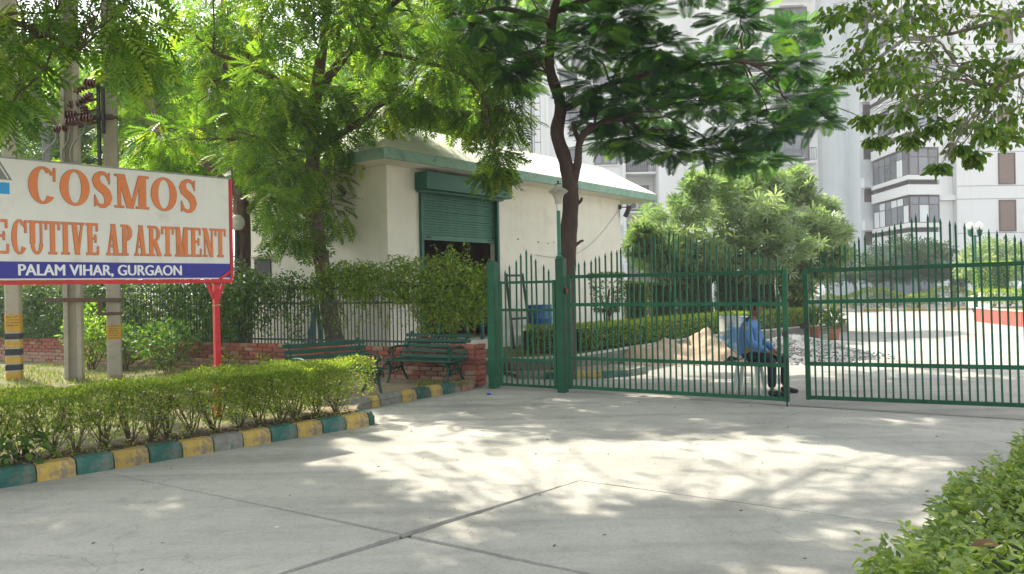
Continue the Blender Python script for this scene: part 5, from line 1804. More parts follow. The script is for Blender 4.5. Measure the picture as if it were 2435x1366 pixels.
L_IVY = leaf_mat('creeper_leaf', [(0, (0.04, 0.10, 0.025)), (0.7, (0.075, 0.16, 0.035)), (1, (0.17, 0.23, 0.06))], 0.45)
L_TOPI = leaf_mat('clipped_leaf', [(0, (0.04, 0.085, 0.02)), (0.7, (0.08, 0.14, 0.03)), (1, (0.17, 0.20, 0.04))], 0.42)
L_DRY = leaf_mat('dry_leaf', [(0, (0.10, 0.06, 0.025)), (0.6, (0.20, 0.13, 0.05)), (1, (0.30, 0.22, 0.07))], 0.2, tcol=(1, .9, .6))

make_tree('neem_tree', 'big feathery tree with a dark leaning trunk behind the railing by the gate house', 'tree', (-3.35, 14.55, 0.05),
          [(-3.25, 14.55, 0.0, 0.197), (-3.40, 14.5, 0.9, 0.172), (-3.50, 14.5, 1.6, 0.156), (-3.62, 14.5, 2.4, 0.143), (-3.72, 14.5, 3.3, 0.135), (-3.70, 14.5, 4.3, 0.123), (-3.60, 14.45, 5.4, 0.111), (-3.4, 14.4, 6.6, 0.082), (-3.3, 14.4, 8.2, 0.041)],
          [[(-3.70, 14.5, 4.2, 0.082), (-3.2, 14.3, 4.45, 0.066), (-2.6, 14.1, 4.75, 0.045)], [(-3.60, 14.45, 5.3, 0.098), (-2.9, 14.3, 6.1, 0.082), (-2.0, 14.1, 6.9, 0.057), (-1.0, 13.9, 7.2, 0.033)],
           [(-3.65, 14.5, 5.0, 0.074), (-4.4, 14.3, 5.6, 0.057), (-5.4, 14.1, 6.0, 0.033)], [(-2.9, 14.3, 6.1, 0.049), (-1.6, 13.8, 5.7, 0.037), (-0.6, 13.6, 5.2, 0.025), (-0.3, 13.5, 4.2, 0.012)]],
          CL_NEEM, TPL_NEEM, L_NEEM, 0.34, M_BARK, droop=0.35, flat=0.4, limb_r=0.03, twigs=12)
make_tree('neem_tree', 'feathery leaved tree with a straight dark trunk between the poles and the big tree', 'tree', (-5.75, 16.4, 0.05),
          [(-5.75, 16.4, 0.0, .22), (-5.75, 16.4, 1.5, .19), (-5.72, 16.4, 3.0, .17), (-5.85, 16.5, 4.4, .14), (-6.1, 16.6, 6.0, .10), (-6.2, 16.8, 8.0, .05)],
          [[(-5.75, 16.4, 3.6, .10), (-6.8, 16.6, 4.6, .07), (-7.8, 16.9, 5.2, .04)], [(-5.72, 16.4, 3.2, .08), (-5.2, 16.3, 3.7, .05), (-4.8, 16.2, 4.0, .03)]],
          CL_SIDE, TPL_NEEM, L_BRIGHT, 0.36, M_BARK, droop=0.4, flat=0.45, limb_r=0.03)
# street tree standing out of view on the left; its boughs hang into the picture and shade the drive
CL_ROOF = []
for k in range(340):
    x, y = random.uniform(-9.5, 3.4), random.uniform(3.6, 13.4)
    z = max(5.2, 2.55 + .41 * y) + random.uniform(0, 1.9)
    CL_ROOF.append((x, y, z, .85, .85, .5, 95))
make_tree('street_tree', 'street tree whose dark feathery boughs hang into the upper left corner', 'tree', (-8.2, 6.2, 0.05),
          [(-8.2, 6.2, 0.0, .26), (-8.1, 6.25, 2.0, .22), (-7.6, 6.4, 4.2, .19), (-6.6, 6.8, 5.6, .15), (-4.8, 7.0, 6.4, .11), (-2.4, 7.0, 6.7, .08), (0.4, 6.8, 6.8, .04)],
          [[(-7.6, 6.4, 4.2, .10), (-6.4, 7.0, 4.6, .06), (-5.0, 7.2, 4.3, .035), (-4.0, 7.2, 3.9, .015)], [(-6.6, 6.8, 5.6, .12), (-5.4, 8.0, 6.4, .08), (-3.8, 8.8, 7.0, .04)], [(-4.8, 7.0, 6.4, .09), (-3.6, 5.6, 6.6, .06), (-1.8, 5.0, 6.6, .03)]],
          CL_STREET + CL_ROOF, TPL_NEEM, L_NEEM, 0.27, M_BARK, droop=0.55, flat=0.4, limb_r=0.022, twigs=7, pad=0.15)
make_tree('feather_tree', 'tree with flat dark feathery leaves and a forked red brown trunk behind the lamp post', 'tree', (0.95, 13.6, 0.0),
          [(0.93, 13.5, -0.05, .17), (0.93, 13.45, 0.8, .15), (0.95, 13.4, 1.6, .15), (1.0, 13.35, 2.5, .145), (1.05, 13.35, 3.2, .14), (0.97, 13.35, 3.75, .12), (0.83, 13.35, 4.25, .115), (0.90, 13.35, 4.75, .105), (0.72, 13.3, 5.4, .085), (0.78, 13.2, 6.2, .08), (0.95, 13.1, 6.9, .07), (1.1, 13.0, 8.0, .04)],
          [[(1.05, 13.35, 3.25, .09), (1.17, 13.3, 3.7, .07), (1.22, 13.2, 4.1, .062), (1.45, 13.1, 4.32, .05), (1.9, 12.9, 4.4, .035)], [(1.21, 13.22, 4.05, .045), (1.13, 13.2, 4.25, .04), (1.10, 13.2, 4.42, .036)],
           [(0.88, 13.35, 4.65, .08), (1.15, 13.3, 4.75, .06), (1.6, 13.2, 5.0, .05), (2.6, 13.0, 5.2, .04), (3.9, 12.8, 5.3, .03)], [(1.08, 13.35, 2.98, .035), (1.20, 13.3, 3.05, .028), (1.24, 13.28, 3.12, .02)], [(1.05, 13.35, 2.25, .03), (1.19, 13.3, 2.36, .024), (1.25, 13.28, 2.38, .016)],
           [(0.78, 13.2, 6.1, .06), (0.0, 13.0, 6.3, .04), (-0.5, 12.9, 6.2, .02)], [(0.8, 13.2, 6.3, .06), (2.0, 13.0, 6.6, .05), (3.2, 12.8, 6.4, .03)]],
          CL_FEATHER, TPL_FEATHER, L_FEATH, 0.36, M_BARKD, droop=0.05, flat=0.24, limb_r=0.022, twigs=5, shell=0.2, pad=0.2, attach=4.2)
make_tree('overhanging_tree', 'tree with oval leaves whose sparse twigs hang down in the upper right corner', 'tree', (7.6, 5.2, 0.0),
          [(7.6, 5.2, 0.0, .2), (7.4, 5.3, 2.0, .17), (6.9, 5.5, 3.4, .13), (6.0, 5.7, 4.1, .09), (4.9, 5.9, 4.35, .05), (3.6, 6.1, 4.3, .02)],
          [[(6.9, 5.5, 3.4, .09), (5.6, 5.8, 3.6, .05), (4.6, 6.0, 3.4, .025), (3.8, 6.1, 3.1, .012)], [(6.0, 5.7, 4.1, .06), (4.9, 6.2, 3.9, .03), (3.6, 6.3, 3.6, .012)]],
          CL_OVER, TPL_ROUND, L_OVER, 0.060, M_BARKG, droop=0.75, flat=0.8, limb_r=0.012, twigs=14, shell=0.1, gap=False, attach=2.5)
make_tree('frangipani_tree', 'broad sunlit tree with rosettes of long pale leaves behind the left gate leaf', 'tree', (6.45, 25.2, 0.26),
          [(6.45, 25.2, 0.2, .16), (6.4, 25.1, 1.1, .13), (6.25, 25.0, 1.9, .11), (6.0, 24.9, 2.7, .08), (5.6, 24.8, 3.4, .05)],
          [[(6.35, 25.1, 1.5, .10), (6.9, 25.0, 2.2, .07), (7.6, 24.8, 3.0, .05), (8.2, 24.6, 3.8, .03)], [(6.3, 25.0, 1.9, .07), (6.5, 24.7, 3.0, .05), (6.9, 24.5, 4.2, .03)], [(6.9, 25.0, 2.2, .06), (8.2, 24.7, 2.4, .05), (9.4, 24.4, 2.6, .03)]],
          CL_PLUM, TPL_WHORL, L_PLUM, 0.32, M_BARKG, droop=-0.3, flat=0.55, limb_r=0.03, twigs=8, shell=0.5, gap=False)
t2 = thing('slender_tree', 'slim brown double trunk of a tree rising into the pale leaves behind the guard', 'tree', (8.35, 25.6, 0.26))
mb = MB()
limb(mb, (0, 0, -.1), (0.1, 0, 2.6), .13, .09, 9, 6, wob=.02)
limb(mb, (0.35, 0.1, -.1), (0.3, 0.1, 2.5), .11, .08, 9, 6, wob=.02)
mb.build('trunk', M_BARK, t2, 'all')
P, Dd, Nn = clump_points([(0.3, 0, 2.9, .8, .8, .5, 60)], -0.3, 0.55, 0.5, gap=False)
o = link(bpy.data.objects.new('crown', scatter_mesh('crown', TPL_WHORL, P, Dd, Nn, 0.3 + 0 * P[:, 0], L_PLUM, rng.random(len(P)))), t2)
stuff(o)

# row of low dull trees far down the drive, and the sunlit bush on the far right
def small_tree(name, label, cat, base, clumps, tpl, leaf, ls, trunk_h, group=None):
    b = base
    make_tree(name, label, cat, b, [(b[0], b[1], b[2] - .05, .12), (b[0] + .1, b[1], b[2] + trunk_h * .6, .09), (b[0], b[1], b[2] + trunk_h, .06)], [], clumps, tpl, leaf, ls, M_BARKG, group,
              droop=-0.2, flat=0.6, gap=False, twigs=5, limb_r=0.03, attach=trunk_h * .5)
rowx = [17.4, 19.2, 21.0, 22.8, 24.4, 25.9]
rowlab = ['dull green tree beside the walking man, leftmost of the far row', 'dull green tree in the far row just right of the walking man', 'dull green tree in the middle of the far row under the stair tower edge',
          'dull green tree in the far row under the glazed balconies', 'dull green tree in the far row right of the dark portico', 'dull green tree at the right end of the far row']
buckets = [[] for _ in rowx]
for c in CL_ROW:
    k = min(range(len(rowx)), key=lambda q: abs(rowx[q] - c[0]))
    buckets[k].append(c)
for k, x in enumerate(rowx):
    if not buckets[k]:
        buckets[k] = [(x, 42.5, 2.1, .9, .9, .7, 60)]
    small_tree('low_tree', rowlab[k], 'tree', (x, 42.6 + (k % 2) * .6, 0.0), buckets[k] + [(x - .5, 42.8, 1.9, .9, .8, .6, 50), (x + .5, 42.4, 2.0, .9, .8, .6, 50)], TPL_WHORL, L_ROW, 0.34, 1.6, 'low trees in a far row')
small_tree('oleander_bush', 'tall sunlit bush with pale strap leaves behind the red planter wall', 'bush', (23.0, 36.0, 0.4), CL_FARBUSH, TPL_WHORL, L_PLUM, 0.33, 1.6)

# background trees on the left, beyond the compound
bgt = [(-13.5, 27, 7.0, 3.0, 'pale green tree far behind the grooved pole'), (-17.5, 30, 8.5, 3.4, 'pale green tree far behind the striped pole'), (-9.5, 25, 7.5, 2.6, 'bright green tree behind the square pole, beyond the railing'),
       (-4.5, 30, 9.5, 3.0, 'pale tree showing through the big feathery crown'), (-21.0, 26, 5.0, 3.2, 'low pale tree at the far left edge behind the board'),
       (-14.0, 24, 3.2, 2.4, 'low bright tree behind the sign board and the creeper')]
for x, y, z, r, lab in bgt:
    cl = []
    for k in range(22):
        u = norm(rng.normal(size=3)[None])[0]
        cl.append((x + u[0] * r * .8, y + u[1] * r * .6, max(1.6, z + u[2] * r * .85), r * .42, r * .42, r * .32, 95))
    make_tree('background_tree', lab, 'tree', (x, y, 0), [(x, y, -.1, .25), (x + .1, y, z * .4, .2), (x, y, z * .8, .12), (x, y, z, .06)], [], cl, TPL_NEEM_S, L_BRIGHT, 0.62, M_BARK,
              'pale trees beyond the compound', droop=0.3, flat=0.5, gap=False, twigs=6, limb_r=0.05)

# ================================================================ hedges
def hedge_points(path, width, z0, z1, n, top_bias=0.45, under=0.0):
    """points through the skin of a clipped hedge along a polyline"""
    path = [Vector(p) for p in path]
    seg = [(path[i + 1] - path[i]).length for i in range(len(path) - 1)]
    tot = sum(seg)
    out, dirs = [], []
    for _ in range(n):
        s = random.random() * tot
        i = 0
        while s > seg[i] and i < len(seg) - 1:
            s -= seg[i]
            i += 1
        d = (path[i + 1] - path[i]).normalized()
        nrm = Vector((-d.y, d.x))
        p = path[i] + d * s
        r = random.random()
        if r < top_bias:
            v, z, od = random.uniform(-1, 1), 1 - abs(random.gauss(0, .10)), Vector((0, 0, 1))
        else:
            sg = random.choice((-1, 1))
            v, z, od = sg * (1 - abs(random.gauss(0, .16))), random.random() ** .8, Vector((nrm.x * sg, nrm.y * sg, 0.35))
        q = p + nrm * v * width / 2
        out.append((q.x, q.y, z0 + (z1 - z0) * z))
        dirs.append(od)
    return np.array(out), np.array([tuple(d) for d in dirs])

def leaf_obj(name, tpl, P, D, N, size, leaf, parent=None, rnd=None):
    me = scatter_mesh(name, tpl, P, D, N, size, leaf, rng.random(len(P)) if rnd is None else rnd)
    return link(bpy.data.objects.new(name, me), parent)

def wob(p, a=0.03, f=2.3):
    return a * (np.sin(p[:, 0] * f * 3.1 + p[:, 1] * f) + np.sin(p[:, 1] * f * 2.7 - p[:, 0] * f * 1.3) + np.sin(p[:, 0] * 11 + p[:, 1] * 7) * .6)

# front hedge: leafy on top, bare stems below
hb = KA + KN * 0.62
hdg = thing('hedge', 'loose hedge behind the striped kerb, leafy on top with bare twiggy stems below', 'hedge', (0, 0, 0))
p0, p1 = hb - KD * 3.2, hb + KD * 3.62
P, D = hedge_points([p0, p1], 0.76, 0.30, 0.71, 50000, 0.45)
keep = rng.random(len(P)) < np.clip(0.62 + (P[:, 2] - 0.40) / 0.2, 0, 1)
P, D = P[keep], D[keep]
P2, D2 = hedge_points([hb + KD * 2.1, hb + KD * 3.98], 0.78, 0.26, 0.74, 9000, 0.3)
P, D = np.concatenate([P, P2]), np.concatenate([D, D2])
P[:, 2] += wob(P, 0.016)
D = D * 0.6 + rng.normal(size=D.shape) * 0.6 + np.array((0, 0, 0.35))
N = rng.normal(size=D.shape) * 0.6 + np.array((0, 0, 0.8))
stuff(leaf_obj('foliage', TPL_LEAF, P, D, N, 0.022 + 0.022 * rng.random(len(P)), L_HEDGE, hdg))
# lower leaves and stray sprigs
P, D = hedge_points([p0, p1], 0.70, 0.12, 0.45, 9000, 0.1)
D = rng.normal(size=D.shape)
stuff(leaf_obj('low_leaves', TPL_LEAF, P, D, rng.normal(size=D.shape), 0.02 + 0.025 * rng.random(len(P)), L_HEDGE, hdg))
mb = MB()
k = -3.1
while k < 3.85:
    c = hb + KD * k
    for q in range(random.randint(11, 16)):
        a = random.uniform(0, 2 * PI)
        r = random.uniform(.08, .34)
        b = Vector((c.x + random.uniform(-.03, .03), c.y + random.uniform(-.03, .03), 0.08))
        e = Vector((c.x + r * math.cos(a), c.y + r * math.sin(a), random.uniform(.42, .66)))
        m = b.lerp(e, .5) + Vector((random.uniform(-.05, .05), random.uniform(-.05, .05), random.uniform(-.02, .06)))
        r0 = random.uniform(.004, .009)
        mb.tube([b, m, e], [r0, r0 * .7, r0 * .4], 4, cap=False)
        for w in range(6):
            s0 = m.lerp(e, random.random() * .9)
            mb.tube([s0, s0 + Vector((random.uniform(-.12, .12), random.uniform(-.12, .12), random.uniform(-.02, .14)))], [r0 * .45, .0012], 3, cap=False)
    k += random.uniform(.18, .30)
stuff(mb.build('stems', M_BARK, hdg))
mb = MB()
P, D, N, S = [], [], [], []
for k in range(60):                                     # sprigs standing above the clipped top
    s = random.uniform(-3, 3.6)
    v = random.uniform(-.34, .34)
    c = hb + KD * s + KN * v
    h = random.uniform(.03, .10)
    for q in range(5):
        P.append((c.x + random.uniform(-.012, .012), c.y + random.uniform(-.012, .012), 0.70 + h * q / 4))
        D.append((random.gauss(0, 1), random.gauss(0, 1), .6))
        N.append((0, 0, 1))
        S.append(random.uniform(.02, .032))
stuff(leaf_obj('sprigs', TPL_LEAF, np.array(P), np.array(D), np.array(N), np.array(S), L_HEDGE, hdg))
# broad leaved weed at the left end of the bed
P, D, N, S = [], [], [], []
wc = KA + KD * 0.15 + KN * 0.42
for k in range(70):
    a = random.uniform(0, 6.28)
    r = random.uniform(0, .28)
    P.append((wc.x + r * math.cos(a) * 1.3, wc.y + r * math.sin(a), 0.10 + random.uniform(0.02, .30)))
    D.append((math.cos(a), math.sin(a), random.uniform(-.7, .2)))
    N.append((random.gauss(0, .3), random.gauss(0, .3), 1))
    S.append(random.uniform(.08, .15))
w = leaf_obj('weed', TPL_ROUND, np.array(P), np.array(D), np.array(N), np.array(S), L_IVY)
stuff(w)
tag(w, 'broad leaved dark weed growing under the left part of the front hedge', 'weed')

# near hedge, bottom right
nh = thing('hedge', 'dense glossy leaved hedge close by in the lower right corner', 'hedge', (0, 0, 0))
A_, B_ = Vector((0.86, 2.02)), Vector((2.72, 4.10))
e1 = (B_ - A_).normalized()
e2 = Vector((e1.y, -e1.x))
n = 44000
s = rng.uniform(-1.2, 4.6, n)
v = np.abs(rng.uniform(0, 2.1, n))
top = rng.random(n) < 0.74
z = np.where(top, 0.80 - np.abs(rng.normal(0, .045, n)), 0.80 * rng.random(n) ** .6)
v = np.where(top, v, np.abs(rng.normal(0, .05, n)))
X = A_.x + e1.x * s + e2.x * v
Y = A_.y + e1.y * s + e2.y * v
P = np.stack([X, Y, z], 1)
edge = np.exp(-(v / .12) ** 2)
P[:, 2] += wob(P, 0.017, 1.6) * (z > .3) - edge * .05 * top
sh_ = wob(P, 0.030, 2.0)
P[:, 0] += e2.x * sh_ * edge
P[:, 1] += e2.y * sh_ * edge
D = rng.normal(size=P.shape) * .75 + np.array((0, 0, 0.25))
D[~top] += np.array((-e2.x, -e2.y, 0)) * .6
N = rng.normal(size=P.shape) * .45 + np.array((-.1, -.15, 1.0))
stuff(leaf_obj('foliage', TPL_ROUND, P, D, N, 0.019 + 0.025 * rng.random(n), L_HEDGE2, nh))
P, D, N, S = [], [], [], []
for k in range(150):
    s_, v_ = random.uniform(-.8, 4.3), abs(random.gauss(0, .5))
    c = A_ + e1 * s_ + e2 * v_
    h = random.uniform(.03, .10)
    tl_ = Vector((random.uniform(-.5, .5), random.uniform(-.5, .5), 1))
    for q in range(7):
        a = q * 2.4
        P.append((c.x + tl_.x * h * q / 6, c.y + tl_.y * h * q / 6, 0.78 + h * q / 6))
        D.append((math.cos(a), math.sin(a), .5))
        N.append((0, 0, 1))
        S.append(random.uniform(.022, .05) * (1.1 - q * .05))
stuff(leaf_obj('sprigs', TPL_ROUND, np.array(P), np.array(D), np.array(N), np.array(S), L_HEDGE2, nh, rng.random(len(P)) * .5 + .5))
mb = MB()
for k in range(900):
    s_, v_ = random.uniform(-1, 4.4), random.uniform(0.02, 1.8)
    c = A_ + e1 * s_ + e2 * v_
    b = Vector((c.x, c.y, random.uniform(.2, .6)))
    mb.tube([b, b + Vector((random.uniform(-.07, .07), random.uniform(-.07, .07), random.uniform(.1, .22)))], [.003, .0015], 4, cap=False)
stuff(mb.build('stems', M_BARK, nh))
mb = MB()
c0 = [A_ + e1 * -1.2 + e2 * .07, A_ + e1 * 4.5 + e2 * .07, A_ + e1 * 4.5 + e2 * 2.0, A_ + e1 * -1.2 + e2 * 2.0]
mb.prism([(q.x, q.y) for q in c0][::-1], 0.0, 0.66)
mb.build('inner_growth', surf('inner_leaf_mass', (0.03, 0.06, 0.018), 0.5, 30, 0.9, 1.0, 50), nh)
dl = A_ + e1 * .42 + e2 * .28
o = leaf_obj('fallen_leaf', TPL_ROUND, np.array([(dl.x, dl.y, 0.855)]), np.array([(-.9, .1, .08)]), np.array([(0.1, -.35, 1.0)]), np.array([.078]), L_DRY)
tag(o, 'single dry brown leaf lying on top of the near hedge', 'leaf')

# clipped hedge on the raised bed inside the gate
HP = [(0.25, 15.55), (1.2, 15.75), (2.35, 16.85), (3.7, 18.5), (5.3, 20.3), (7.2, 21.9), (8.9, 23.3)]
ih = thing('hedge', 'long low clipped hedge with sunlit top on the raised bed inside the gate', 'hedge', (0, 0, 0))
P, D = hedge_points(HP, 0.55, 0.30, 0.80, 16000, 0.35)
D = D * .6 + rng.normal(size=D.shape) * .45
N = rng.normal(size=D.shape) * .5 + np.array((0, 0, .8))
stuff(leaf_obj('foliage', TPL_LEAF, P, D, N, 0.045 + .03 * rng.random(len(P)), L_HEDGE, ih))
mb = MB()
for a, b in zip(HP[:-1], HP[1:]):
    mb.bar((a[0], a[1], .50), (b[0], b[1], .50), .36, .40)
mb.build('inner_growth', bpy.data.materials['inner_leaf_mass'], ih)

def topiary(name, label, c, w, d, z0, z1, n, trunk=True, leaf=None, shape='box', ls=.075, group='clipped shrubs inside the gate'):
    t = thing(name, label, 'shrub', (c[0], c[1], c[2]), random.uniform(-.3, .3), group)
    u = rng.uniform(-1, 1, (n, 3))
    ax = rng.integers(0, 3, n)
    sg = rng.choice([-1, 1], n)
    for k in range(3):
        m = ax == k
        u[m, k] = sg[m] * (1 - np.abs(rng.normal(0, .12, m.sum())))
    tt = (u[:, 2] + 1) / 2
    if shape == 'cone':
        f = .35 + .65 * tt
    elif shape == 'taper':
        f = .62 + .38 * tt
    else:
        f = np.ones(n)
    if shape == 'round':
        u = norm(rng.normal(size=(n, 3))) * (1 - np.abs(rng.normal(0, .15, (n, 1))))
        tt = (u[:, 2] + 1) / 2
    P = np.stack([u[:, 0] * w / 2 * f, u[:, 1] * d / 2 * f, z0 + (z1 - z0) * tt], 1)
    P[:, :2] += rng.normal(0, .02, (n, 2))
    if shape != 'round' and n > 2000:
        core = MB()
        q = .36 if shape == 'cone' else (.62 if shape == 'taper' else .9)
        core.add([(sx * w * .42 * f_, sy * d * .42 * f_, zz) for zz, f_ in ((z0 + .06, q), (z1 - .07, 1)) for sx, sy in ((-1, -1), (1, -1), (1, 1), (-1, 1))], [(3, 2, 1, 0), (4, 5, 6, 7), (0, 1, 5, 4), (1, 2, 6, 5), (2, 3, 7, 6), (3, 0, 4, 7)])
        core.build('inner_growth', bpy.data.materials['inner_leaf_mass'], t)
    D = np.stack([u[:, 0], u[:, 1], u[:, 2] * .6], 1) * .7 + rng.normal(size=(n, 3)) * .5
    N = rng.normal(size=(n, 3)) * .5 + np.array((0, 0, .8))
    stuff(leaf_obj('foliage', TPL_LEAF, P, D, N, ls * (.7 + .6 * rng.random(n)), leaf or L_TOPI, t))
    mb = MB()
    for q in range(5):
        a = random.uniform(0, 6.28)
        limb(mb, (random.uniform(-.04, .04), random.uniform(-.04, .04), -.04), (w * .25 * math.cos(a), d * .25 * math.sin(a), z0 + (z1 - z0) * .6), .03, .012, 5, 3)
    mb.build('stem', M_BARK, t, 'all')
    return t
topiary('clipped_shrub', 'thin clipped shrub on bare stems in front of the gate house end wall', (2.25, 18.4, .26), .78, .7, .72, 1.62, 1300, shape='taper')
topiary('clipped_shrub', 'narrow dark clipped shrub just right of the gate house corner', (3.72, 23.2, .26), .62, .6, .1, 1.45, 2200)
topiary('clipped_shrub', 'broad block shaped clipped shrub with leaning left side', (4.65, 24.0, .26), 1.05, .9, .05, 1.38, 3600, shape='taper')
topiary('clipped_shrub', 'tall dark clipped shrub left of the pale leaved tree trunk', (5.75, 24.6, .26), .95, .8, .05, 1.75, 3400)
topiary('clipped_shrub', 'dark clipped shrub right of the pale leaved tree trunk', (7.05, 24.8, .26), .95, .8, .05, 1.62, 3200)
topiary('clipped_shrub', 'dark clipped shrub directly behind the seated guard', (7.95, 24.9, .26), .8, .8, .05, 1.6, 2600)
topiary('clipped_shrub', 'dark cone shaped shrub wide at the top, right of the guard', (9.15, 25.1, .26), 1.0, .9, .05, 1.6, 3200, shape='cone')
topiary('clipped_shrub', 'small round dark bush low between the cone shrub and the right gate leaf', (9.9, 26.2, .2), .9, .8, .0, .8, 1400, shape='round')
topiary('clipped_shrub', 'yellow green clipped shrub on a stem above the red planter wall', (18.9, 30.2, .4), 1.0, .9, .75, 1.85, 2200, leaf=L_BRIGHT, ls=.075)

# far ground hedge under the row of trees, planter hedge on the right
fh = thing('hedge', 'long low light green hedge far down the drive under the row of dull trees', 'hedge', (0, 0, 0))
P, D = hedge_points([(16.2, 41.0), (20.0, 41.2), (24.0, 41.0), (27.5, 40.0)], 1.0, 0.15, 1.15, 6500, .35)
P[:, 2] *= 0.85 + .2 * np.sin(P[:, 0] * 1.7)
D = D * .6 + rng.normal(size=D.shape) * .5
stuff(leaf_obj('foliage', TPL_LEAF, P, D, rng.normal(size=D.shape) * .5 + np.array((0, 0, .8)), .10 + .06 * rng.random(len(P)), L_HEDGE, fh))
ph = thing('hedge', 'clipped green hedge on top of the red planter wall at the right edge', 'hedge', (0, 0, 0))
P, D = hedge_points([(18.3, 30.4), (18.8, 27.6), (19.2, 25.0), (19.6, 22.0)], .7, .62, 1.15, 5000, .4)
D = D * .6 + rng.normal(size=D.shape) * .5
stuff(leaf_obj('foliage', TPL_LEAF, P, D, rng.normal(size=D.shape) * .5 + np.array((0, 0, .8)), .07 + .04 * rng.random(len(P)), L_HEDGE, ph))

# ================================================================ creepers on the railing
def wpt(s, off, z):
    q = WS + WD * s
    o = Vector((WD.y, -WD.x, 0))
    if o.y > 0:
        o = -o
    return (q.x + o.x * off, q.y + o.y * off, z)
def creeper(label, blobs, leaf, size, strands):
    t = thing('creeper', label, 'creeper', (0, 0, 0))
    P, D, N = [], [], []
    for s, z, rs, rz, th, n in blobs:
        for k in range(n):
            a = random.uniform(0, 6.28)
            r = random.random() ** .5
            th_ = random.gauss(0, th)
            P.append(wpt(s + rs * r * math.cos(a), th_ + .03, z + rz * r * math.sin(a)))
            D.append((random.gauss(0, .6) + .2, random.gauss(0, .5) - .4, random.gauss(-.5, .5)))
            N.append((random.gauss(0, .5) - .1, random.gauss(0, .5) - .6, 1))
    mb = MB()
    for s, z0, z1 in strands:
        pts = []
        n = 6
        for k in range(n + 1):
            u = k / n
            pts.append(wpt(s + .08 * math.sin(u * 5 + s * 9), .07 + .05 * math.sin(u * 3 + s), z0 + (z1 - z0) * u))
        mb.tube(pts, .004, 4, cap=False)
        for k in range(int(abs(z1 - z0) * 34)):
            u = random.random()
            P.append(wpt(s + .08 * math.sin(u * 5 + s * 9) + random.gauss(0, .02), .07 + .05 * math.sin(u * 3 + s) + random.gauss(0, .02), z0 + (z1 - z0) * u))
            D.append((random.gauss(0, .7), random.gauss(0, .5) - .2, random.gauss(-.5, .4)))
            N.append((random.gauss(0, .5), random.gauss(0, .5) - .5, 1))
    P, D, N = np.array(P), np.array(D), np.array(N)
    stuff(leaf_obj('leaves', TPL_LEAF, P, D, N, size * (.65 + .7 * rng.random(len(P))), leaf, t))
    stuff(mb.build('stems', M_BARK, t))
    return t
bl_ = []
for k in range(38):
    s = random.uniform(-.05, 1.25)
    bl_.append((s, random.uniform(1.2, 2.17 - .55 * abs(s - .5) ** 1.3) - .25 * (random.random() < .2), random.uniform(.10, .27), random.uniform(.10, .22), random.uniform(.10, .28), 112))
for k in range(10):
    bl_.append((random.uniform(0.0, 1.05), random.uniform(1.0, 1.35), .22, .2, .12, 130))
for k in range(34):
    bl_.append((random.uniform(1.0, 3.4), random.uniform(1.5, 2.0), .26, .2, .13, 190))
for k in range(12):
    bl_.append((random.uniform(1.1, 3.1), random.uniform(1.0, 1.6), .2, .2, .06, 22))
bl_.append((2.45, 2.0, .25, .15, .1, 60))
creeper('leafy creeper heaped over the railing beside the green gate post and shutter', bl_, L_VINE, .062,
        [(random.uniform(0, 1.2), random.uniform(1.6, 1.9), random.uniform(.75, 1.2)) for k in range(34)] + [(random.uniform(1.2, 3.0), 1.7, random.uniform(.8, 1.4)) for k in range(16)]
        + [(random.uniform(0, 1.0), 1.9, random.uniform(2.2, 2.45)) for k in range(7)])
bl_ = []
for k in range(150):
    s = random.uniform(4.7, 16.5)
    dens = 1.0 if s > 8.3 or s < 6.3 else .55
    bl_.append((s, random.uniform(.75, 1.95) if random.random() < .75 else random.uniform(1.5, 2.15), .42, .32, .13, int(185 * dens)))
for k in range(16):
    bl_.append((random.uniform(2.9, 4.9), random.uniform(.9, 1.75), .25, .25, .07, 40))
for k in range(14):
    bl_.append((random.uniform(3.0, 5.2), random.uniform(1.5, 1.9), .3, .18, .12, 110))
creeper('dense green creeper curtain covering the railing left of the tree trunk', bl_, L_IVY, .075,
        [(random.uniform(4.4, 14), random.uniform(1.5, 1.9), random.uniform(.65, 1.0)) for k in range(70)] + [(random.uniform(2.9, 4.6), 1.75, random.uniform(.8, 1.2)) for k in range(14)])

# shrubs on the lawn before the wall
def loose_shrub(label, c, r, h, n, leaf, ls=.06):
    t = thing('shrub', label, 'shrub', c)
    u = norm(rng.normal(size=(n, 3))) * (rng.random((n, 1)) ** .5)
    P = np.stack([u[:, 0] * r, u[:, 1] * r, h * .55 + u[:, 2] * h * .45], 1)
    D = u + rng.normal(size=(n, 3)) * .5
    N = rng.normal(size=(n, 3)) * .5 + np.array((0, 0, .8))
    stuff(leaf_obj('foliage', TPL_LEAF, P, D, N, ls * (.7 + .7 * rng.random(n)), leaf, t))
    mb = MB()
    for q in range(9):
        a = random.uniform(0, 6.28)
        limb(mb, (random.uniform(-.05, .05), random.uniform(-.05, .05), -.02), (r * .7 * math.cos(a), r * .7 * math.sin(a), h * random.uniform(.5, .9)), .012, .004, 4, 3)
    mb.build('stems', M_BARK, t, 'all')
sb = thing('shrubbery', 'dense dark green shrubbery filling the ground beyond the creeper covered railing', 'shrubbery', (0, 0, 0))
n = 15000
P = np.stack([rng.uniform(-17, -6.2, n), rng.uniform(18.6, 21.5, n), .1 + 2.5 * rng.random(n) ** .8], 1)
P[:, 2] *= .75 + .25 * np.sin(P[:, 0] * 1.1) * np.sin(P[:, 1] + P[:, 0] * .6)
leaf_obj('foliage', TPL_LEAF, P, rng.normal(size=P.shape) * .6, rng.normal(size=P.shape) * .5 + np.array((0, 0, .8)), .12 + .08 * rng.random(n), L_IVY, sb)['kind'] = 'stuff'
loose_shrub('dark twiggy shrub at the foot of the brick wall right of the square pole', (-6.55, 14.55, .08), .62, 1.05, 1500, L_IVY, .07)
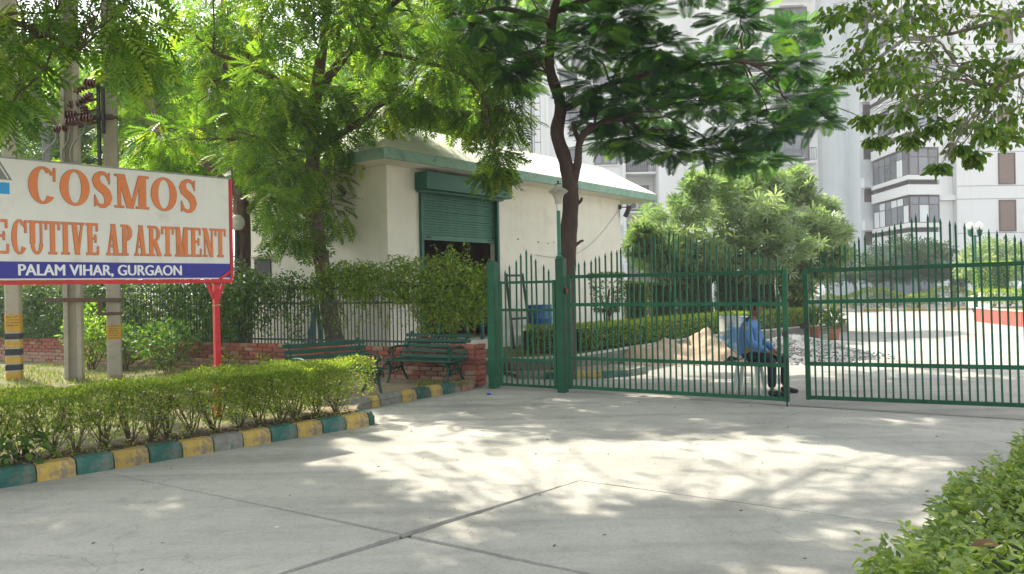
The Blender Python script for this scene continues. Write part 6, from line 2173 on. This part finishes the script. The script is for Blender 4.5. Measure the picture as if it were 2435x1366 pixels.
loose_shrub('dark narrow shrub between the grooved pole and the square pole', (-7.75, 15.3, .08), .42, .95, 900, L_IVY, .07)
loose_shrub('bright young shrub low behind the sign board between two poles', (-8.55, 15.6, .08), .55, 1.35, 1000, L_BRIGHT, .09)
loose_shrub('small bright green plant against the brick wall left of the red sign post', (-5.35, 14.35, .08), .28, .40, 220, L_HEDGE, .05)
loose_shrub('small green seedling at the foot of the brick wall right of the red sign post', (-4.5, 13.95, .08), .25, .42, 200, L_HEDGE, .05)

# grass and litter
n = 26000
X, Y = rng.uniform(-11, -1.2, n), rng.uniform(8.5, 16.5, n)
sd_ = (X - WS.x) * WD.y - (Y - WS.y) * WD.x
P = np.stack([X, Y, np.full(n, .084)], 1)
kf = (P[:, 0] - KA.x) * KN.x + (P[:, 1] - KA.y) * KN.y
dist_w = -((P[:, 0] - WS.x) * -WD.y + (P[:, 1] - WS.y) * WD.x)
cl_ = np.sin(X * 1.9 + np.sin(Y * 1.3) * 2) + np.sin(Y * 2.3 + X * .7) + rng.normal(0, .5, n)
keep = (kf > 1.0) & (((P[:, 0] - WS.x) * WD.y - (P[:, 1] - WS.y) * WD.x) * 1 > -99) & (cl_ > -.2)
wn = Vector((WD.y, -WD.x))
if wn.y > 0:
    wn = -wn
keep &= ((X - WS.x) * wn.x + (Y - WS.y) * wn.y) > .2
keep &= (X < -4.2) | ((Y < 10.6) & (X < -2.6) & (kf < 1.8))
P = P[keep]
D = rng.normal(size=P.shape) * .45 + np.array((0, 0, .9))
N = rng.normal(size=P.shape)
v_, f_ = tpl_leaf(.12, .1)
g = leaf_obj('grass', (v_, f_), P, D, N, .05 + .07 * rng.random(len(P)), leaf_mat('grass_blade', [(0, (0.06, 0.11, 0.02)), (.6, (0.12, 0.17, 0.03)), (1, (0.30, 0.26, 0.10))], .4))
tag(g, 'patchy short grass on the lawn between the hedge and the brick wall', 'grass', None, 'stuff')
P, D, N = [], [], []
for k in range(420):
    a, r = random.uniform(0, 6.28), random.random() ** .5 * .38
    P.append((-1.12 + r * math.cos(a) * 1.2, 11.95 + r * math.sin(a) * .6, .088))
    D.append((random.gauss(0, .6), random.gauss(0, .6), 1))
    N.append((random.gauss(0, 1), random.gauss(0, 1), 0))
g = leaf_obj('grass', (v_, f_), np.array(P), np.array(D), np.array(N), .05 + .09 * rng.random(len(P)), bpy.data.materials['grass_blade'])
tag(g, 'dry grass tuft round the right front leg of the bench', 'grass', None, 'stuff')
P, D, N, S = [], [], [], []
for k in range(1300):
    r = random.random() ** .75 * .8 if k > 520 else random.random()
    if r < .5:
        q = KA + KD * random.uniform(.5, 3.9) + KN * random.uniform(.16, .75)
        p = (q.x, q.y, .10 + random.random() * .015)
        s_ = random.uniform(.025, .05)
    elif r < .8:
        p = (random.uniform(-4.5, 4.5), random.uniform(3.0, 12), .006)
        s_ = random.uniform(.006, .018) if random.random() < .85 else random.uniform(.02, .04)
    else:
        p = (random.uniform(-3.6, -1), random.uniform(9.6, 11.8), .095)
        if ((p[0] + 2.06) * K2D.y - (p[1] - 10.24) * K2D.x) > -.2:
            continue
        s_ = random.uniform(.02, .045)
    P.append(p)
    D.append((random.gauss(0, 1), random.gauss(0, 1), random.gauss(0, .15)))
    N.append((random.gauss(0, .3), random.gauss(0, .3), 1))
    S.append(s_)
g = leaf_obj('fallen_leaves', TPL_ROUND, np.array(P), np.array(D), np.array(N), np.array(S), L_DRY)
tag(g, 'scattered dry leaves on the drive, the dirt and the hedge bed', 'leaves', None, 'stuff')
mb = MB()
mb.box((0, 0, .012), (.055, .035, .02), Matrix.Rotation(.3, 3, 'X'), .006)
mb.box((.03, .01, .01), (.03, .03, .014), Matrix.Rotation(.8, 3, 'Y'), .004)
tag(mb.build('wrapper', surf('wrapper_blue', (.03, .02, .55), .2, 20, .4), None, loc=(-.38, 11.45, .003)), 'tiny blue wrapper lying on the drive before the green gate post', 'litter')
mb = MB()
mb.box((0, 0, .004), (.028, .02, .006), None, .002)
tag(mb.build('paper_scrap', surf('scrap_white', (.7, .7, .7), .1, 20, .6), None, loc=(-1.62, 5.2, .003)), 'tiny white paper scrap on the drive left of the joint crossing', 'litter')
# ================================================================ red planter, pots, far lamp, parked car
M_PLANT = surf('planter_red', (0.42, 0.085, 0.065), 0.1, 1.5, 0.8, 0.2, 20, dirt=(0.36, 0.08, 0.06), dirt_scale=1.2)
pw = thing('planter_wall', 'low red painted planter wall with a thin white edge at the right of the inner drive', 'wall', (17.45, 28.9, 0))
mb = MB()
pp = [(0, 0), (-.45, -1.9), (-.8, -3.9), (-.85, -6.5)]
ppb = [(x + .25, y + .05) for x, y in pp]
cp = MB()
for a, b in zip(pp[:-1], pp[1:]):
    mb.bar((a[0], a[1], .24), (b[0], b[1], .24), .22, .50)
    cp.bar((a[0], a[1], .505), (b[0], b[1], .505), .26, .03)
mb.bar((0, 0, .24), (4, 1.6, .24), .22, .50)
cp.bar((0, 0, .505), (4, 1.6, .505), .26, .03)
mb.build('wall_face', M_PLANT, pw)
cp.build('coping', M_PALE, pw)
sheet('planter_soil', [(17.5, 28.8), (17.1, 27), (16.8, 25), (16.7, 22.4), (24, 22.4), (24, 30.4), (21.4, 30.4)], .47, M_LAWN)
kerb4 = struct(thing('kerb', 'x', 'kerb'))
del kerb4['label'], kerb4['category']
for k in range(12):
    mb = MB()
    mb.box((15.6 + k * 1.0, 40.0 - k * .12, .07), (.98, .2, .16), Matrix.Rotation(-.12, 3, 'Z'), .02)
    mb.build('kerb_block', M_YELLOW if 2 < k < 11 and k % 2 else M_PALE, kerb4)

def potted(label, x, y):
    t = thing('potted_plant', label, 'plant pot', (x, y, .0), 0, 'potted plants beside the gravel')
    mb = MB()
    mb.lathe([(.12, .0), (.17, .26), (.19, .26), (.19, .31), (.165, .31), (.16, .27), (0, .27)], 16)
    mb.build('pot', surf('terracotta', (.33, .12, .07), .2, 8, .85), t, True)
    n = 170
    u = norm(rng.normal(size=(n, 3)) + np.array((0, 0, .6)))
    P = np.stack([u[:, 0] * .12, u[:, 1] * .12, .3 + .45 * rng.random(n)], 1)
    stuff(leaf_obj('foliage', tpl_leaf(.16, .1), P, u + np.array((0, 0, .5)), rng.normal(size=(n, 3)), .22 + .14 * rng.random(n), L_TOPI, t))
potted('potted plant with narrow leaves left of its twin, nearer the gate leaf stile', 8.60, 21.9)
potted('potted plant in a clear terracotta pot, right of its twin on the inner drive', 8.73, 20.95)

fl2 = thing('street_lamp', 'green twin globe lamp post rising beyond the right gate leaf', 'lamp', (20.2, 33.5, 0))
mb = MB()
mb.tube([(0, 0, 0), (0, 0, 3.5)], [.07, .045], 10)
mb.bar((-.22, 0, 3.45), (.22, 0, 3.45), .045, .045)
mb.build('pole', M_GREEN, fl2, True)
for x in (-.2, .2):
    mb = MB()
    mb.lathe([(.06, 3.46), (.09, 3.5), (.12, 3.72), (.05, 3.74)], 10, (x, 0, 0))
    mb.build('holder', M_GREEN, fl2, True)
    mb = MB()
    mb.lathe([(.06, 3.741), (.13, 3.80), (.16, 3.9), (.13, 4.0), (.06, 4.06), (0, 4.07)], 14, (x, 0, 0))
    mb.build('globe', bpy.data.materials['opal_glass'], fl2, True)

car = thing('parked_car', 'pale parked car partly hidden behind the planter hedge at the right edge', 'car', (22.6, 34.5, 0), .35)
M_CAR = surf('car_paint', (.55, .57, .58), .05, 2, .25, spec=.6)
mb = MB()
mb.xz([(-2.1, .30), (-2.15, .75), (-1.3, .95), (-.6, 1.42), (.9, 1.45), (1.7, 1.0), (2.1, .9), (2.1, .30)], -.8, .8)
mb.build('body', M_CAR, car)
for sy in (-.803, .803):
    mb = MB()
    mb.xz([(-1.05, .98), (-.52, 1.36), (.15, 1.38), (.15, .98)], sy - .004 * (sy < 0), sy + .004 * (sy > 0))
    mb.xz([(.25, .98), (.25, 1.38), (.82, 1.38), (1.4, 1.0)], sy - .004 * (sy < 0), sy + .004 * (sy > 0))
    mb.build('side_window', M_GLASS, car)
mb = MB()
mb.add([(-1.27, -.68, .985), (-1.27, .68, .985), (-.64, .64, 1.418), (-.64, -.64, 1.418)], [(3, 2, 1, 0)])
for v in range(4):
    x, y, z = mb.v[v]
    mb.v[v] = (x - .012, y, z + .012)
mb.build('windscreen', M_GLASS, car)
for x in (-1.35, 1.3):
    for y in (-.78, .78):
        mb = MB()
        mb.tube([(x, y - .09, .31), (x, y + .09, .31)], .31, 20)
        w_ = mb.build('wheel', M_DARK, car, True)
        mb = MB()
        mb.tube([(x, y - .1, .31), (x, y + .1, .31)], .18, 14)
        mb.build('rim', M_CAR, w_, True)

# ================================================================ people
M_SKIN = surf('skin_brown', (.23, .12, .075), .08, 6, .5)
M_HAIR = surf('hair_black', (.012, .010, .010), .2, 20, .6)
M_SHIRT = surf('uniform_blue', (.10, .22, .52), .10, 5, .8, .25, 24)
M_NAVY = surf('navy_cloth', (.012, .014, .032), .2, 6, .85, .2, 30)
M_SHOE = surf('black_leather', (.012, .012, .012), .2, 8, .35)
M_BADGE = surf('badge_yellow', (.55, .36, .10), .15, 10, .7)
M_PLAST = surf('grey_plastic', (.55, .57, .55), .06, 4, .45)

def skin(name, chains, mat, parent, root=0, sub=2, extra=None):
    """chains: lists of (x,y,z,rx,ry) sharing points by position; grown into one surface"""
    vs, es, rs, idx = [], [], [], {}
    for chn in chains:
        prev = None
        for q in chn:
            key = tuple(round(c, 4) for c in q[:3])
            if key not in idx:
                idx[key] = len(vs)
                vs.append(q[:3])
                rs.append((q[3], q[4] if len(q) > 4 else q[3]))
            i = idx[key]
            if prev is not None and prev != i:
                es.append((prev, i))
            prev = i
    me = bpy.data.meshes.new(name)
    me.from_pydata(vs, es, [])
    o = bpy.data.objects.new(name, me)
    COL.objects.link(o)
    md = o.modifiers.new('skin', 'SKIN')
    md.use_smooth_shade = True
    for i, r in enumerate(rs):
        me.skin_vertices[0].data[i].radius = r
        me.skin_vertices[0].data[i].use_root = (i == root)
    o.modifiers.new('sub', 'SUBSURF').levels = sub
    dg = bpy.context.evaluated_depsgraph_get()
    m2 = bpy.data.meshes.new_from_object(o.evaluated_get(dg))
    bpy.data.objects.remove(o)
    if extra:
        bm = bmesh.new()
        bm.from_mesh(m2)
        for e in extra:
            bm.from_mesh(e)
        bm.to_mesh(m2)
        bm.free()
    m2.materials.clear()
    m2.materials.append(mat)
    m2.name = name
    m2.polygons.foreach_set('material_index', [0] * len(m2.polygons))
    m2.polygons.foreach_set('use_smooth', [True] * len(m2.polygons))
    return link(bpy.data.objects.new(name, m2), parent)

def head_mesh(c, yaw=0.0, s=1.0):
    """head with brow, nose, mouth, chin and ears; +x is the way it faces"""
    n, m = 28, 20
    vs, fs = [], []
    R = Matrix.Rotation(yaw, 3, 'Z')
    for i in range(m + 1):
        ph = PI * i / m
        for j in range(n):
            th = 2 * PI * j / n
            x, y, z = math.sin(ph) * math.cos(th), math.sin(ph) * math.sin(th), math.cos(ph)
            X, Y, Z = x * .098, y * .075, z * .122
            if z < -.1:
                k = min(1, (-z - .1) / .9)
                Y *= 1 - .32 * k
                X = X * (1 - .20 * k) + .022 * k * (1 if x > -.3 else .2)
            f = max(0, x)
            if f > .5:
                a = abs(th if th < PI else th - 2 * PI)
                nose = math.exp(-(a / .16) ** 2) * math.exp(-((z + .12) / .16) ** 2)
                X += .030 * nose
                eye = math.exp(-((a - .42) / .17) ** 2) * math.exp(-((z - .10) / .10) ** 2)
                X -= .013 * eye
                X += .007 * math.exp(-((z - .26) / .08) ** 2) * math.exp(-(a / .6) ** 2)
                X += .009 * math.exp(-((z + .48) / .07) ** 2) * math.exp(-(a / .28) ** 2) + .008 * math.exp(-((z + .62) / .06) ** 2) * math.exp(-(a / .26) ** 2)
                X += .010 * math.exp(-((z + .88) / .12) ** 2) * math.exp(-(a / .4) ** 2)
            v = R @ Vector((X * s, Y * s, Z * s)) + Vector(c)
            vs.append(v)
    for i in range(m):
        for j in range(n):
            a, b = i * n + j, i * n + (j + 1) % n
            fs.append((a, a + n, b + n, b))
    mb = MB().add(vs, fs)
    for sy in (-1, 1):
        pts = []
        for k in range(9):
            a = -1.9 + 3.8 * k / 8
            pts.append(R @ Vector((-.005 - .020 * math.cos(a) * .7, sy * (.073 + .010 * (1 + math.cos(a * .5))), .005 + .033 * math.sin(a))) + Vector(c))
        mb.tube(pts, .008, 6)
    return mb.mesh('head', M_SKIN, 'all')

def hand_chains(w, d, up, side, L=.17):
    """five finger chains from wrist w; d = pointing direction, up = back of the hand, side = towards the thumb"""
    w, d, up, side = Vector(w), Vector(d).normalized(), Vector(up).normalized(), Vector(side).normalized()
    palm = w + d * L * .28
    out = []
    for k, (off, ln) in enumerate(((.034, .42), (.012, .47), (-.011, .44), (-.033, .35))):
        b = w + d * L * .52 + side * off
        m = b + d * L * ln * .55 - up * .010
        e = m + d * L * ln * .38 - up * .026
        out.append([(*w, .026, .019), (*palm, .030, .016), (*b, .0105), (*m, .0092), (*e, .0075)])
    b = w + d * L * .2 + side * .038
    m = b + d * L * .22 + side * .026
    e = m + d * L * .2 + side * .004 - up * .01
    out.append([(*palm, .030, .016), (*b, .012), (*m, .010), (*e, .0085)])
    return out

# --- the seated guard
gx, gy = 3.46, 11.22
guard = thing('person', 'seated guard in light blue shirt, navy trousers and cap behind the left gate leaf', 'person', (gx, gy, 0), -.55)
hipz = .53
knR, anR = (.36, -.27, .50), (.36, -.29, .10)
knL, anL = (.46, .13, .51), (.43, .16, .10)
shz = 1.01
elR, wrR = (.075, -.27, .735), (.30, -.16, .605)
elL, wrL = (.09, .27, .735), (.32, .06, .625)
body = [[(0, 0, hipz, .13, .15), (-.01, 0, .72, .11, .14), (0, 0, .92, .11, .16), (.015, 0, 1.055, .06, .07), (.03, 0, 1.10, .05, .05), (.045, 0, 1.17, .05, .05)],
        [(0, 0, .92, .11, .16), (.0, -.17, shz, .055), (*elR, .042), (*wrR, .026, .019)], [(0, 0, .92, .11, .16), (.0, .17, shz, .055), (*elL, .042), (*wrL, .026, .019)],
        [(0, 0, hipz, .13, .15), (.04, -.10, hipz, .085), (*knR, .058), (*anR, .034), (.43, -.305, .05, .03, .03), (.50, -.318, .042, .022, .018)],
        [(0, 0, hipz, .13, .15), (.04, .10, hipz, .085), (*knL, .058), (*anL, .034), (.50, .163, .05, .03, .03), (.57, .167, .042, .022, .018)]]
body += hand_chains(wrR, (.85, .35, -.32), (.2, .0, 1), (-.3, .9, .1)) + hand_chains(wrL, (.8, -.5, -.3), (.2, 0, 1), (-.4, -.85, .1))
hc = (.075, 0, 1.225)
skin('body', body, M_SKIN, guard, 0, 2, [head_mesh(hc, .10)])
skin('shirt', [[(0, 0, .50, .145, .165), (-.015, 0, .62, .150, .172), (-.01, 0, .78, .135, .170), (.0, 0, .93, .130, .180), (.01, 0, 1.035, .085, .115), (.02, 0, 1.075, .062, .066)],
               [(.0, 0, .93, .130, .180), (-.005, -.175, 1.0, .078), (.03, -.235, .87, .070), (*elR, .062), (.20, -.21, .665, .052), (.285, -.168, .613, .045)],
               [(.0, 0, .93, .130, .180), (-.005, .175, 1.0, .078), (.04, .235, .87, .070), (*elL, .062), (.22, .15, .675, .052), (.305, .075, .632, .045)]], M_SHIRT, guard, 2)
skin('trousers', [[(-.01, 0, .60, .12, .15), (0, 0, hipz - .015, .14, .165), (.06, -.105, hipz - .01, .10), (.22, -.19, .515, .088), (*knR, .073), (.365, -.28, .30, .064), (.36, -.29, .11, .062, .055)],
                  [(0, 0, hipz - .015, .14, .165), (.06, .105, hipz - .01, .10), (.26, .12, .52, .088), (*knL, .073), (.445, .145, .30, .064), (.43, .16, .11, .062, .055)]], M_NAVY, guard, 1)
for a, dx, dy in ((anR, .09, -.02), (anL, .10, .005)):
    skin('shoe', [[(a[0] - .05, a[1] + .005, .045, .043, .042), (a[0] + .03, a[1], .055, .045, .048), (a[0] + .12, a[1] + dy * .9, .042, .045, .038), (a[0] + .20, a[1] + dy * 1.4, .034, .036, .028)]], M_SHOE, guard, 1)
RY = Matrix.Rotation(.10, 3, 'Z')
def hp(x, y, z):
    return RY @ Vector((x, y, z)) + Vector(hc)
mb = MB()
n = 24
prof = [(1.03, .055), (1.05, .075), (1.06, .10), (1.0, .128), (.75, .145), (0.0, .150)]
rings = []
for f, z in prof:
    rings.append([hp(.100 * f * math.cos(2 * PI * j / n) - .006, .080 * f * math.sin(2 * PI * j / n), z) for j in range(n)])
mb.add([p for r in rings for p in r], [(i * n + j, i * n + (j + 1) % n, (i + 1) * n + (j + 1) % n, (i + 1) * n + j) for i in range(len(prof) - 1) for j in range(n)])
capo = mb.build('cap', M_NAVY, guard, 'all')
mb = MB()
pk, pk2 = [], []
for k in range(13):
    a = -1.15 + 2.3 * k / 12
    pk.append(hp(.098 * math.cos(a), .081 * math.sin(a), .060))
    pk2.append(hp(.098 * math.cos(a) + .062 * math.cos(a) ** 1.2 if math.cos(a) > 0 else 0, .083 * math.sin(a), .046))
mb.add(pk + pk2 + [p - Vector((0, 0, .006)) for p in pk2] + [p - Vector((0, 0, .006)) for p in pk],
       [(k, k + 1, 13 + k + 1, 13 + k) for k in range(12)] + [(13 + k, 14 + k, 27 + k, 26 + k) for k in range(12)] + [(26 + k, 27 + k, 40 + k, 39 + k) for k in range(12)])
mb.build('peak', M_NAVY, capo)
mb = MB()
mb.box(hp(.104, 0, .098), (.006, .026, .026), RY, .002)
mb.build('cap_badge', M_BADGE, capo)
mb = MB()
for i in range(9):
    for j in range(n):
        pass
ring2 = []
for f, z in ((1.035, .062), (1.05, .03), (1.04, -.005), (1.0, -.035)):
    ring2.append([hp(.098 * f * math.cos(a), .076 * f * math.sin(a), z) for a in np.linspace(1.35, 2 * PI - 1.35, 22)])
mb.add([p for r in ring2 for p in r], [(i * 22 + j, i * 22 + j + 1, (i + 1) * 22 + j + 1, (i + 1) * 22 + j) for i in range(3) for j in range(21)])
mb.build('hair', M_HAIR, guard, 'all')
for sy in (-1, 1):
    mb = MB()
    mb.box(hp(.0825, sy * .032, .012), (.012, .020, .010), Matrix.Rotation(sy * .35 + .1, 3, 'Z'), .004)
    mb.build('eye', M_HAIR, guard)
    mb = MB()
    mb.box((.0, sy * .165, 1.072), (.055, .12, .012), Matrix.Rotation(-sy * .42, 3, 'X'), .004)
    mb.build('epaulette', M_NAVY, guard)
mb = MB()
mb.box((.006, -.268, .955), (.062, .012, .05), Matrix.Rotation(.25, 3, 'X'), .004)
mb.build('sleeve_patch', M_BADGE, guard)
mb = MB()
mb.box((.128, -.09, .90), (.012, .085, .09), Matrix.Rotation(-.1, 3, 'Y') @ Matrix.Rotation(-.35, 3, 'Z'), .004)
mb.build('pocket', M_SHIRT, guard)
mb = MB()
mb.box((.128, .09, .90), (.012, .085, .09), Matrix.Rotation(-.1, 3, 'Y') @ Matrix.Rotation(.35, 3, 'Z'), .004)
mb.build('pocket', M_SHIRT, guard)
mb = MB()
mb.box((.139, 0, .80), (.010, .028, .42), Matrix.Rotation(.04, 3, 'Y'), .003)
mb.build('button_strip', M_SHIRT, guard)

stool = thing('stool', 'grey white plastic stool under the seated guard', 'stool', (gx - .02, gy + .01, 0), -.55)
mb = MB()
mb.box((0, 0, .435), (.34, .34, .04), None, .018)
mb.build('seat', M_PLAST, stool)
for sx in (-1, 1):
    for sy in (-1, 1):
        mb = MB()
        mb.bar((sx * .13, sy * .13, .42), (sx * .18, sy * .18, 0.0), .05, .035, .008)
        mb.build('leg', M_PLAST, stool)

# --- the man walking away down the drive
mx, my = 14.75, 37.0
man = thing('person', 'distant man in a white shirt and grey trousers walking away down the drive', 'person', (mx, my, 0), 1.35)
bd = [[(0, 0, .93, .10, .14), (0, 0, 1.15, .09, .13), (0, 0, 1.36, .09, .15), (.01, 0, 1.47, .05), (.02, 0, 1.54, .05)],
      [(0, 0, 1.36, .09, .15), (0, -.18, 1.40, .05), (-.04, -.23, 1.12, .04), (.06, -.23, .88, .03)], [(0, 0, 1.36, .09, .15), (0, .18, 1.40, .05), (.0, .24, 1.12, .04), (.10, .22, .89, .03)],
      [(0, 0, .93, .10, .14), (0, -.09, .9, .085), (.06, -.10, .5, .06), (.0, -.10, .09, .045), (.12, -.11, .045, .04)], [(0, 0, .93, .10, .14), (0, .09, .9, .085), (.02, .10, .5, .06), (-.12, .10, .10, .045), (.0, .11, .05, .04)]]
skin('body', bd + hand_chains((.06, -.23, .88), (.1, 0, -1), (0, -1, 0), (1, 0, 0)) + hand_chains((.10, .22, .89), (.1, 0, -1), (0, 1, 0), (1, 0, 0)), M_SKIN, man, 0, 2, [head_mesh((.03, 0, 1.615), 0)])
skin('shirt', [[(0, 0, .86, .13, .17), (0, 0, 1.1, .12, .165), (0, 0, 1.33, .115, .18), (.005, 0, 1.45, .07, .09)], [(0, 0, 1.33, .115, .18), (0, -.19, 1.385, .072), (-.04, -.235, 1.12, .06), (.04, -.235, .93, .048)],
               [(0, 0, 1.33, .115, .18), (0, .19, 1.385, .072), (.0, .245, 1.12, .06), (.08, .225, .94, .048)]], surf('shirt_white', (.75, .75, .74), .04, 5, .8), man, 1)
skin('trousers', [[(0, 0, .98, .12, .15), (0, 0, .9, .125, .16), (0, -.09, .86, .10), (.06, -.10, .5, .078), (.0, -.10, .09, .068)], [(0, 0, .9, .125, .16), (0, .09, .86, .10), (.02, .10, .5, .078), (-.12, .10, .11, .068)]],
     surf('trouser_grey', (.16, .17, .20), .1, 6, .85), man, 1)
mb = MB()
vs = []
for f, z in ((1.06, -.04), (1.08, .03), (1.05, .09), (.8, .12), (0, .132)):
    vs.append([(.03 + .098 * f * math.cos(a) - .012, .078 * f * math.sin(a), 1.615 + z) for a in np.linspace(0.9, 2 * PI - .9, 16)])
mb.add([p for r in vs for p in r], [(i * 16 + j, i * 16 + j + 1, (i + 1) * 16 + j + 1, (i + 1) * 16 + j) for i in range(4) for j in range(15)])
mb.build('hair', M_HAIR, man, 'all')
# ================================================================ thin bright air between the near trees and the towers
hz = bpy.data.materials.new('haze')
hz.use_nodes = True
ht = hz.node_tree
ht.nodes.clear()
ho = ht.nodes.new('ShaderNodeOutputMaterial')
hv = ht.nodes.new('ShaderNodeVolumePrincipled')
hv.inputs['Color'].default_value = (0.95, 0.97, 1.0, 1)
hv.inputs['Density'].default_value = 0.0017
hv.inputs['Anisotropy'].default_value = 0.1
ht.links.new(hv.outputs[0], ho.inputs['Volume'])
mb = MB()
mb.box((0, 600, 17.0), (1900, 2100, 36.2))
stuff(mb.build('haze', hz))
